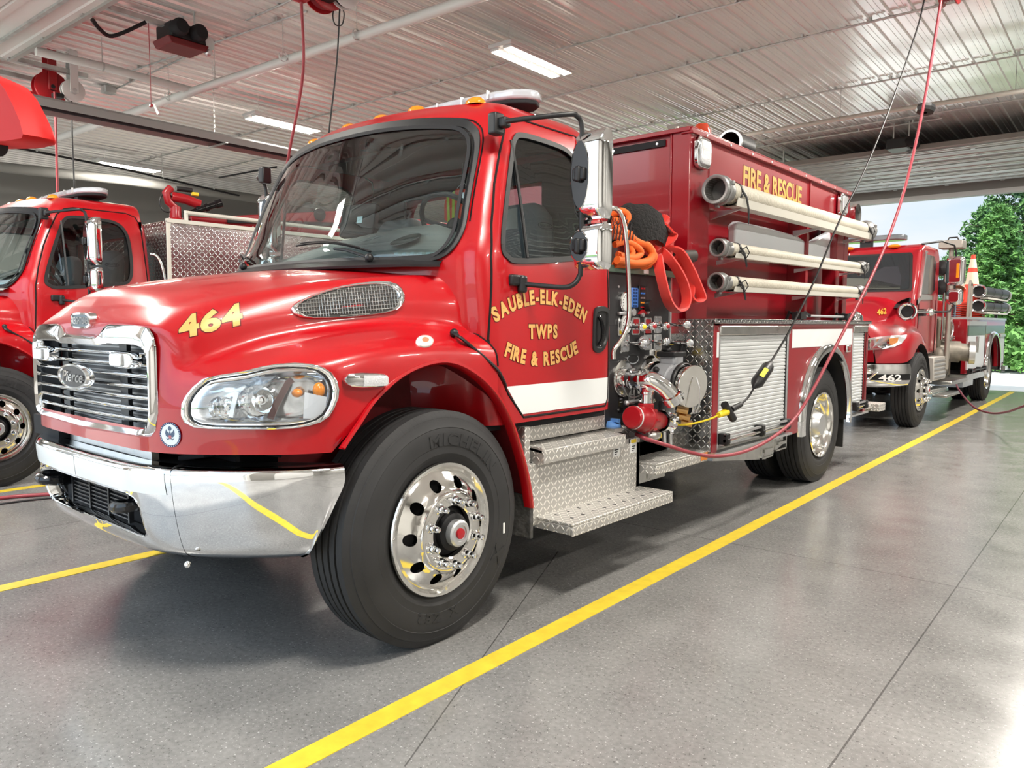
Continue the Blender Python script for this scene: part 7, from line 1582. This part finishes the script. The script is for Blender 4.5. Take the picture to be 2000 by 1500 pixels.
w = m2(); w.add([wsp(x, z, .018) for x, z in ((-.62, 1.94), (-.55, 2.22), (-.42, 2.24), (-.36, 1.94))], [tuple(range(4))]); w.build('vest_shape', mat('vest_dull_red', (.25, .02, .02), .6), T2, smooth=0)
for x in (-.62, .0, .64): l = m2(); l.sphere((x0+x, 9.83, 2.56), .06, 12, 6, sc=(1.5, .9, .5)); l.build('marker_lamp', AMB, T2)
lb = m2(); lb.prism([(x0-.70, 9.98), (x0+.62, 9.98), (x0+.72, 10.05), (x0+.72, 10.22), (x0+.62, 10.28), (x0-.70, 10.28)], 2, 2.67, 2.75); lb.build('light_bar', mat('light_bar_dark', (.16, .18, .20), .2, .3, coat=1), T2, bevel=.015); lb = m2(); lb.box((x0+.1, 10.05, 2.57), (x0+.25, 10.2, 2.68)); lb.build('light_bar_foot', BLK, T2)
X2 = x0+CX
d = m2(); d.prism([(9.80, 1.86), (10.45, 1.88), (10.62, 1.95), (10.62, 2.36), (10.5, 2.44), (9.98, 2.44)], 0, X2, X2+.006); d.build('door_window', DG, T2)
d = m2(); d.prism([(9.74, 1.80), (9.80, 1.86), (9.98, 2.44), (10.05, 2.46), (10.0, 2.49), (9.92, 2.47)], 0, X2, X2+.02); d.build('window_trim', CHROME, T2)
d = m2(); d.prism([(9.60, 1.70), (9.78, 1.78), (10.5, 1.80), (10.5, 1.86), (9.80, 1.86), (9.60, 1.78)], 0, X2, X2+.016); d.build('belt_trim', CHROME, T2)
for y in (9.72, 10.75): d = m2(); d.tube([(X2+.002, y, 1.0), (X2+.002, y, 1.80)], .006, 6); d.build('door_seam', SEAM, T2)
d = m2(); d.cbox((X2+.02, 10.6, 1.62), (.04, .14, .06)); d.build('door_handle', CHROME, T2, bevel=.01)
d = m2(); d.tube([(X2+.05, 11.0, 1.2), (X2+.06, 11.0, 2.2)], .018, 8); d.build('grab_rail', CHROME, T2)
# horn on the hood side
h = m2(); c = at(*Z3(635, 745), X=.88); h.lathe([(.05, .22), (.055, .08), (.085, .03), (.115, .0), (.12, -.01), (.105, -.012), (.07, .03), (.0001, .05)], c, (-.1, 1, 0), 24); h.build('siren_horn', CHROME, T2, smooth=50); h = m2(); h.lathe([(.07, .0), (.0001, .01)], c+Vector((0, .02, 0)), (-.1, 1, 0), 20); h.build('horn_throat', BLKM, T2)
h = m2(); h.tube([c+Vector((.05, .15, .0)), c+Vector((.12, .4, .0)), c+Vector((.10, .7, .0))], .02, 8); h.sphere(c+Vector((.11, .75, 0)), .055); h.build('horn_bracket', CHROME, T2, smooth=50)
# mirror
mr = empty('mirror', (0, 0, 0)); mr.parent = T2; 
h = m2(); h.tube([(X2, 9.75, 2.56), (X2+.22, 9.9, 2.60), (X2+.32, 10.2, 2.56), (X2+.34, 10.25, 2.45), (X2+.34, 10.25, 1.7), (X2+.30, 10.2, 1.62), (X2+.02, 9.8, 1.60)], .014, 8); h.cbox((X2+.03, 9.8, 1.60), (.08, .14, .10)); h.build('mirror_arm', BLK, mr)
h = m2(); h.prism(rrect(.24, .42, .07, 5, X2+.34, 2.20), 1, 10.20, 10.34); h.build('mirror_head', CHROME, mr, bevel=.05, seg=4); h = m2(); h.prism(rrect(.22, .24, .08, 5, X2+.34, 1.83), 1, 10.20, 10.32); h.build('convex_mirror_head', CHROME, mr, bevel=.05, seg=4); h = m2(); h.cbox((X2+.38, 10.19, 2.20), (.035, .012, .20)); h.build('mirror_marker', AMB, mr)
# light tower behind the cab
h = m2(); h.cyl((X2+.13, 11.0, .75), (X2+.13, 11.0, 2.58), .035, 12); h.cyl((X2+.13, 11.0, 1.9), (X2+.13, 11.0, 2.3), .05, 12); h.build('tower_mast', mat('tower_metal', (.36, .33, .29), .4, .5), T2); h = m2(); h.box((X2-.02, 10.85, 2.58), (X2+.30, 11.15, 2.70)); h.build('tower_box', MATS['tower_metal'], T2, bevel=.01); h = m2(); h.tube([(X2+.06, 11.0, 2.69), (X2+.09, 11.0, 2.75), (X2+.20, 11.0, 2.75), (X2+.23, 11.0, 2.69)], .012, 6); h.build('tower_handle', BLK, T2)
for z in (2.3, 2.0): h = m2(); h.lathe([(.0001, 0), (.10, 0), (.12, .05), (.10, .12), (.0001, .14)], (X2+.0, 11.1, z), (0, -1, 0), 20); h.build('tower_lamp', BLK, T2)
# pump section
GR = mat('pump_grey', (.20, .18, .15), .5, .4, noise=(9, .3)); 
p = m2(); p.box((x0-1.0, 11.0, .55), (.74, 12.15, 1.55)); p.build('pump_housing', GR, T2, bevel=.01); pq = m2(); pq.box((.74, 11.15, .60), (.78, 12.10, 1.52)); pq.build('pump_panel', mat('panel_bronze', (.25, .22, .17), .5, .5), T2, bevel=.01)
p = m2(); p.tube([Vector((.82, 11.75+.19*cos(2*PI*i/24), 1.36+.13*sin(2*PI*i/24))) for i in range(24)], .016, 8, closed=True); p.build('panel_ring', SATIN, T2); p = m2(); p.lathe([(.10, 0), (.11, .02), (.07, .03), (.0001, .03)], (.78, 11.75, .72), (1, 0, 0), 24); p.build('panel_cap', BLK, T2)
p = m2(); p.cyl((.60, 11.4, 1.02), (1.0, 11.55, 1.0), .17, 24); p.cyl((1.0, 11.55, 1.0), (1.14, 11.60, .99), .14, 24); p.build('pump_inlet', GR, T2, smooth=40); p = m2(); p.cyl((1.12, 11.60, .99), (1.20, 11.62, .99), .18, 28); p.cbox((1.22, 11.68, 1.12), (.03, .1, .25)); p.build('inlet_cap', STEEL, T2, smooth=40)
for y, z, r in ((11.1, .95, .14), (11.2, .72, .10), (11.35, 1.28, .08)): p = m2(); p.sphere((.82, y, z), r, 14, 8); p.build('pump_valve', GR, T2)
p = m2(); [p.cyl((.78, 11.3+.1*i, 1.22), (.88, 11.3+.1*i, 1.22), .03, 10) for i in range(6)]; p.build('valve_row', CHROME, T2)
# steps
p = m2(); p.box((.62, 10.25, .60), (.92, 11.05, .95)); so = p.build('battery_box', mat('ribbed_alu', (.55, .52, .48), .45, .5), T2, bevel=.01)
for i in range(5): p = m2(); p.box((.92, 10.3, .64+.06*i), (.93, 11.0, .665+.06*i)); p.build('box_rib', SATIN, so)
p = m2(); p.box((.60, 10.2, .40), (.90, 11.3, .46)); p.box((.90, 10.3, .36), (1.10, 11.35, .40)); p.box((.70, 11.0, .50), (1.02, 12.2, .56)); p.build('side_step', STEEL, T2, bevel=.01)
# rear body
B0, B1, BXX = 12.15, 15.95, .98
p = m2(); p.prism([(B0, .62), (B0, 1.52), (B1, 1.52), (B1, .62), (15.26, .62)]+arc((14.62, .62), .64, 0, 180, 20)+[(13.98, .62)], 0, BXX-.06, BXX); p.build('body_side', REDD, T2); p = m2(); p.prism([(B0, .62), (B0, 1.52), (B1, 1.52), (B1, .62), (15.26, .62)]+arc((14.62, .62), .64, 0, 180, 20)+[(13.98, .62)], 0, x0*2-BXX, x0*2-BXX+.06); p.build('body_side', REDD, T2)
p = m2(); p.box((x0*2-BXX+.06, B0, .9), (BXX-.06, B0+.04, 1.52)); p.box((x0*2-BXX+.06, B1-.04, .6), (BXX-.06, B1, 1.52)); p.build('body_end', REDD, T2); p = m2(); p.box((x0*2-BXX, B0, 1.52), (BXX+.02, B1, 1.56)); p.build('body_top_plate', SATIN, T2)
p = m2(); p.box((BXX, B0+.12, .68), (BXX+.012, 13.72, 1.25)); p.build('roller_door', mat('white_shutter', (.62, .65, .68), .35), T2); p = m2(); p.box((BXX, B0+.10, 1.25), (BXX+.016, 13.74, 1.42)); p.build('green_band', mat('green_reflection_band', (.07, .13, .10), .25, .3), T2); p = m2(); p.box((BXX, B0+.1, 1.42), (BXX+.03, 13.74, 1.49)); p.build('shutter_header', SATIN, T2)
p = m2(); p.box((BXX, 13.85, 1.27), (BXX+.004, 15.9, 1.42)); p.build('green_band', MATS['green_reflection_band'], T2); p = m2(); p.box((BXX, 15.40, .68), (BXX+.012, 15.86, 1.20)); p.build('rear_shutter', MATS['white_shutter'], T2); p = m2(); p.box((BXX, 15.38, 1.20), (BXX+.03, 15.88, 1.25)); p.build('shutter_header', SATIN, T2)
for y in (13.76, 15.37, 15.88): p = m2(); p.box((BXX, y-.015, .66), (BXX+.014, y+.015, 1.25)); p.build('shutter_rail', BLK, T2)
p = m2(); p.grid([[Vector((x, 14.62+r*cos(R(a)), .62+r*sin(R(a)))) for r, x in ((.70, BXX), (.69, BXX+.04), (.66, BXX+.06), (.62, BXX+.05))] for a in range(-5, 186, 5)]); p.build('fender_ring', CHROME, T2, smooth=60)
p = m2(); p.tube([(BXX+.06, B0+.2, .66), (BXX+.06, 13.7, .66)], .014, 8); p.box((BXX, 13.05, .62), (BXX+.07, 13.15, .70)); p.box((BXX, B0+.2, .62), (BXX+.07, B0+.3, .70)); p.box((BXX, 13.62, .62), (BXX+.07, 13.72, .70)); p.build('lift_bar', BLK, T2)
p = m2(); p.box((.5, 12.2, .50), (1.0, 13.8, .60)); p.box((.5, B1, .52), (1.02, B1+.3, .60)); p.build('rub_rail', STEEL, T2); p = m2(); p.box((.45, 12.6, .36), (.88, 13.5, .52)); p.build('underbody_box', STEEL, T2)
p = m2(); p.box((x0-.8, 12.4, 1.56), (.45, 15.8, 1.85)); p.build('tank', REDD, T2, bevel=.02)
p = m2(); p.box((x0-.4, 9.0, .55), (x0-.3, 15.8, .85)); p.box((x0+.3, 9.0, .55), (x0+.4, 15.8, .85)); p.cyl((x0-.8, 9.52, .52), (x0+.8, 9.52, .52), .08); p.cyl((x0-.8, 14.62, .52), (x0+.8, 14.62, .52), .1); p.box((x0-.35, 8.6, .55), (x0+.35, 9.6, 1.0)); p.build('chassis', BLKM, T2)
p = m2(); p.grid([[Vector((x, 9.52+.63*cos(R(a)), .56+.60*sin(R(a)))) for x in (.90, .5)] for a in range(0, 165, 8)]); p.add([(.5, 8.95, .5), (.5, 10.15, .5), (.5, 10.15, 1.2), (.5, 8.95, 1.2)], [(0, 1, 2, 3)]); p.build('wheel_well', BLKM, T2)
for nm in ('front_wheel', 'rear_wheel'):
    for w in [c for c in kids(TR) if c.name.split('.')[0] == nm]:
        c = copy_tree(w, T2); s_ = 1 if w.location.x > 0 else -1; c.location = (s_*(1.15), 0 if nm[0] == 'f' else 5.10, .52)
# things stowed on it
def hose2(y0, y1, z, label):
    o = empty('suction_hose', (.93, y0, z), 0, label, 'suction hose', 'black suction hoses on truck 462'); t = MB(); t.tube([(0, .1, 0), (0, y1-y0-.1, .02)], .095, 24, ends=True); t.build('hose_body', BLK, o, smooth=60)
    for yy, s_ in ((0, 1), (y1-y0, -1)): t = MB(); t.lathe([(.09, .12), (.09, .01), (.115, 0), (.12, .02), (.12, .08), (.095, .12)], (0, yy, 0), (0, s_, 0), 24); t.build('coupling', CHROME, o, smooth=45)
    for f in (.36, .66): t = MB(); t.lathe([(.10, -.02), (.10, .02)], (0, (y1-y0)*f, .01), (0, 1, 0), 20); t.build('strap', BLKM, o)
    t = MB(); t.box((-.02, .3, -.13), (.10, y1-y0-.3, -.10)); t.build('hose_shelf', TRAY, o)
hose2(13.3, 16.1, 2.02, 'upper black suction hose with bright ends on truck 462'); hose2(13.3, 16.1, 1.76, 'lower black suction hose with bright ends on truck 462')
p = m2()
for y in (13.9, 15.5): p.box((.85, y, 1.56), (.90, y+.05, 2.1))
p.build('hose_stand', BLK, T2)
# stack of traffic cones
CO = mat('cone_orange', (.75, .06, .03), .5); CW = mat('cone_white', (.72, .66, .52), .5)
for i in range(7):
    o = empty('traffic_cone', (.70, 14.0, 1.56+i*.042), 0, 'top traffic cone of the stack, its white collar bands in view' if i == 6 else 'orange traffic cone %s the stack on truck 462' % ('at the bottom of', 'second from the bottom of', 'third from the bottom of', 'in the middle of', 'third from the top of', 'second from the top of')[i], 'traffic cone', 'stacked traffic cones'); 
    b = MB(); b.prism(rrect(.42, .42, .05, 3), 2, 0, .032); b.build('cone_base', CO, o)
    if i == 6: 
        b = MB(); b.lathe([(.155, .03), (.112, .36)], (0, 0, 0), (0, 0, 1), 24); b.lathe([(.082, .58), (.070, .66)], (0, 0, 0), (0, 0, 1), 24); b.lathe([(.045, .82), (.032, .90), (.0001, .905)], (0, 0, 0), (0, 0, 1), 24); b.build('cone_body', CO, o, smooth=50)
        b = MB(); b.lathe([(.112, .36), (.082, .58)], (0, 0, 0), (0, 0, 1), 24); b.lathe([(.070, .66), (.045, .82)], (0, 0, 0), (0, 0, 1), 24); b.build('cone_band', CW, o, smooth=50)
    else: b = MB(); b.lathe([(.155, .03), (.14, .072)], (0, 0, 0), (0, 0, 1), 24); b.build('cone_body', CO, o, smooth=50)
p = m2(); p.tube([(.93, 12.45, 1.56), (.94, 12.45, 2.1), (.93, 12.55, 2.16), (.92, 12.75, 2.1), (.92, 12.75, 1.56)], .022, 8); p.build('rail_hoop', MATS['tower_metal'], T2)
p = m2(); p.lathe([(.16, -.3), (.20, 0), (.14, .22), (.0001, .26)], (.55, 14.2, 2.0), (.2, 1, 0), 20); p.build('white_cover', CW, T2)
HQ = [at(1868, 752, X=1.05), at(1872, 760, X=1.15), at(1885, 778, X=1.3), at(1905, 797, X=1.5), at(1935, 807, X=1.75), at(1965, 805, X=2.0), at(2000, 793, X=2.3), at(2060, 770, X=2.6)]
line_obj('air_hose', HQ, .014, mat('dark_red_hose', (.16, .03, .05), .4), 'dark red hose sagging from the step of truck 462 to the right edge', 'hose')
# ------------------------------------------------------------------ trees and shrubs beyond the apron
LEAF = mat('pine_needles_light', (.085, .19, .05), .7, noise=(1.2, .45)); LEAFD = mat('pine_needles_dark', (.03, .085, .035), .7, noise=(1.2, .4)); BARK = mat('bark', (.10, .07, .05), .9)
LEAFC = mat('shrub_leaves', (.10, .23, .045), .7, noise=(2, .4))
def conifer(x, y, h, w, label, seed, m=LEAF, m2_=LEAFD, n=2600, name='pine_tree', base=.12):
    rnd = random.Random(seed); o = empty(name, (x, y, -.02), 0, label, 'tree', 'pine trees beyond the apron')
    t = MB(); t.tube([(0, 0, 0), (.1, 0, h*.5), (0, .1, h*.95)], .2, 8, rs=[.22, .14, .03]); t.build('trunk', BARK, o)
    br = MB(); A = MB(); B = MB(); nb = 74
    for b in range(nb):
        f = (b+.5)/nb; z = h*(base+(1-base)*f); rad = w*(1-f)**.7*(.75+.5*rnd.random())*(.55 if f < .06 else 1); a = b*2.4+rnd.random(); up = .1+.35*f
        d = Vector((cos(a), sin(a), up)).normalized(); br.tube([(0, 0, z), d*rad+Vector((0, 0, z))], .03, 4, rs=[.04, .01])
        k = int(n*1.7/nb)
        for i in range(k):
            s_ = rnd.random()**.6; c = Vector((0, 0, z))+d*rad*s_+Vector((rnd.gauss(0, .16), rnd.gauss(0, .16), rnd.gauss(0, .10)))*(.6+rad*.35)*(1.1-s_*.5)
            L = .16+.14*rnd.random(); q = Vector((rnd.gauss(0, 1), rnd.gauss(0, 1), rnd.gauss(.3, .7))).normalized(); r_ = q.orthogonal().normalized()*L*.20
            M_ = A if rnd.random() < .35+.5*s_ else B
            M_.add([c-q*L*.5, c+r_, c+q*L*.6, c-r_], [(0, 1, 2, 3)])
            q2 = Vector((rnd.gauss(0, 1), rnd.gauss(0, 1), rnd.gauss(.3, .7))).normalized(); r2 = q2.orthogonal().normalized()*L*.18; M_.add([c-q2*L*.5, c+r2, c+q2*L*.6, c-r2], [(0, 1, 2, 3)])
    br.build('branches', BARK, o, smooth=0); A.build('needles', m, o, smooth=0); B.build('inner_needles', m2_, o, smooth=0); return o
def tr(u, Y, h, w, label, seed, **k): p = at(u, 705, Y=Y); return conifer(p.x, Y, h, w, label, seed, **k)
tr(1990, 36, 10.5, 3.0, 'tallest pine, its crown reaching the door header', 1, n=5200)
tr(2080, 33, 9.6, 2.8, 'pine farthest right by the road', 2, n=2600)
tr(1938, 30, 5.6, 1.7, 'shorter light green pine in front of the tall one', 3, n=3200, m=LEAFC, m2_=LEAF)
tr(1905, 42, 7.2, 2.2, 'dark pine behind the light masts of truck 462', 4, n=2600)
tr(2030, 29, 4.2, 1.6, 'small light green pine low by the road', 5, n=2200, m=LEAFC, m2_=LEAF)
tr(1850, 62, 7.0, 2.6, 'distant pine seen over the cab of truck 462', 6, n=1600)
rnd = random.Random(9)
for i, (u, Y, r, h) in enumerate(((1965, 27, 1.3, 1.3), (1995, 26, 1.4, 1.2), (2040, 26, 1.5, 1.2), (1925, 30, 1.6, 1.2))):
    p = at(u, 700, Y=Y); o = MB()
    for k in range(900):
        a = rnd.random()*2*PI; q = rnd.random()**.5; c = Vector((p.x+cos(a)*r*q, Y+sin(a)*r*q, h*(1-q*q)*rnd.random()**.4+.1)); d = Vector((rnd.gauss(0, 1), rnd.gauss(0, 1), rnd.gauss(0, 1))).normalized()*.13; e = d.orthogonal().normalized()*.07; o.add([c-d, c+e, c+d, c-e], [(0, 1, 2, 3)])
    tag(o.build('shrub', LEAFC, smooth=0), ['low bright shrub right of truck 462 by the road', 'second low shrub farther right', 'low shrub farthest right', 'low shrub half hidden behind truck 462'][i], 'shrub', 'shrubs beyond the road')
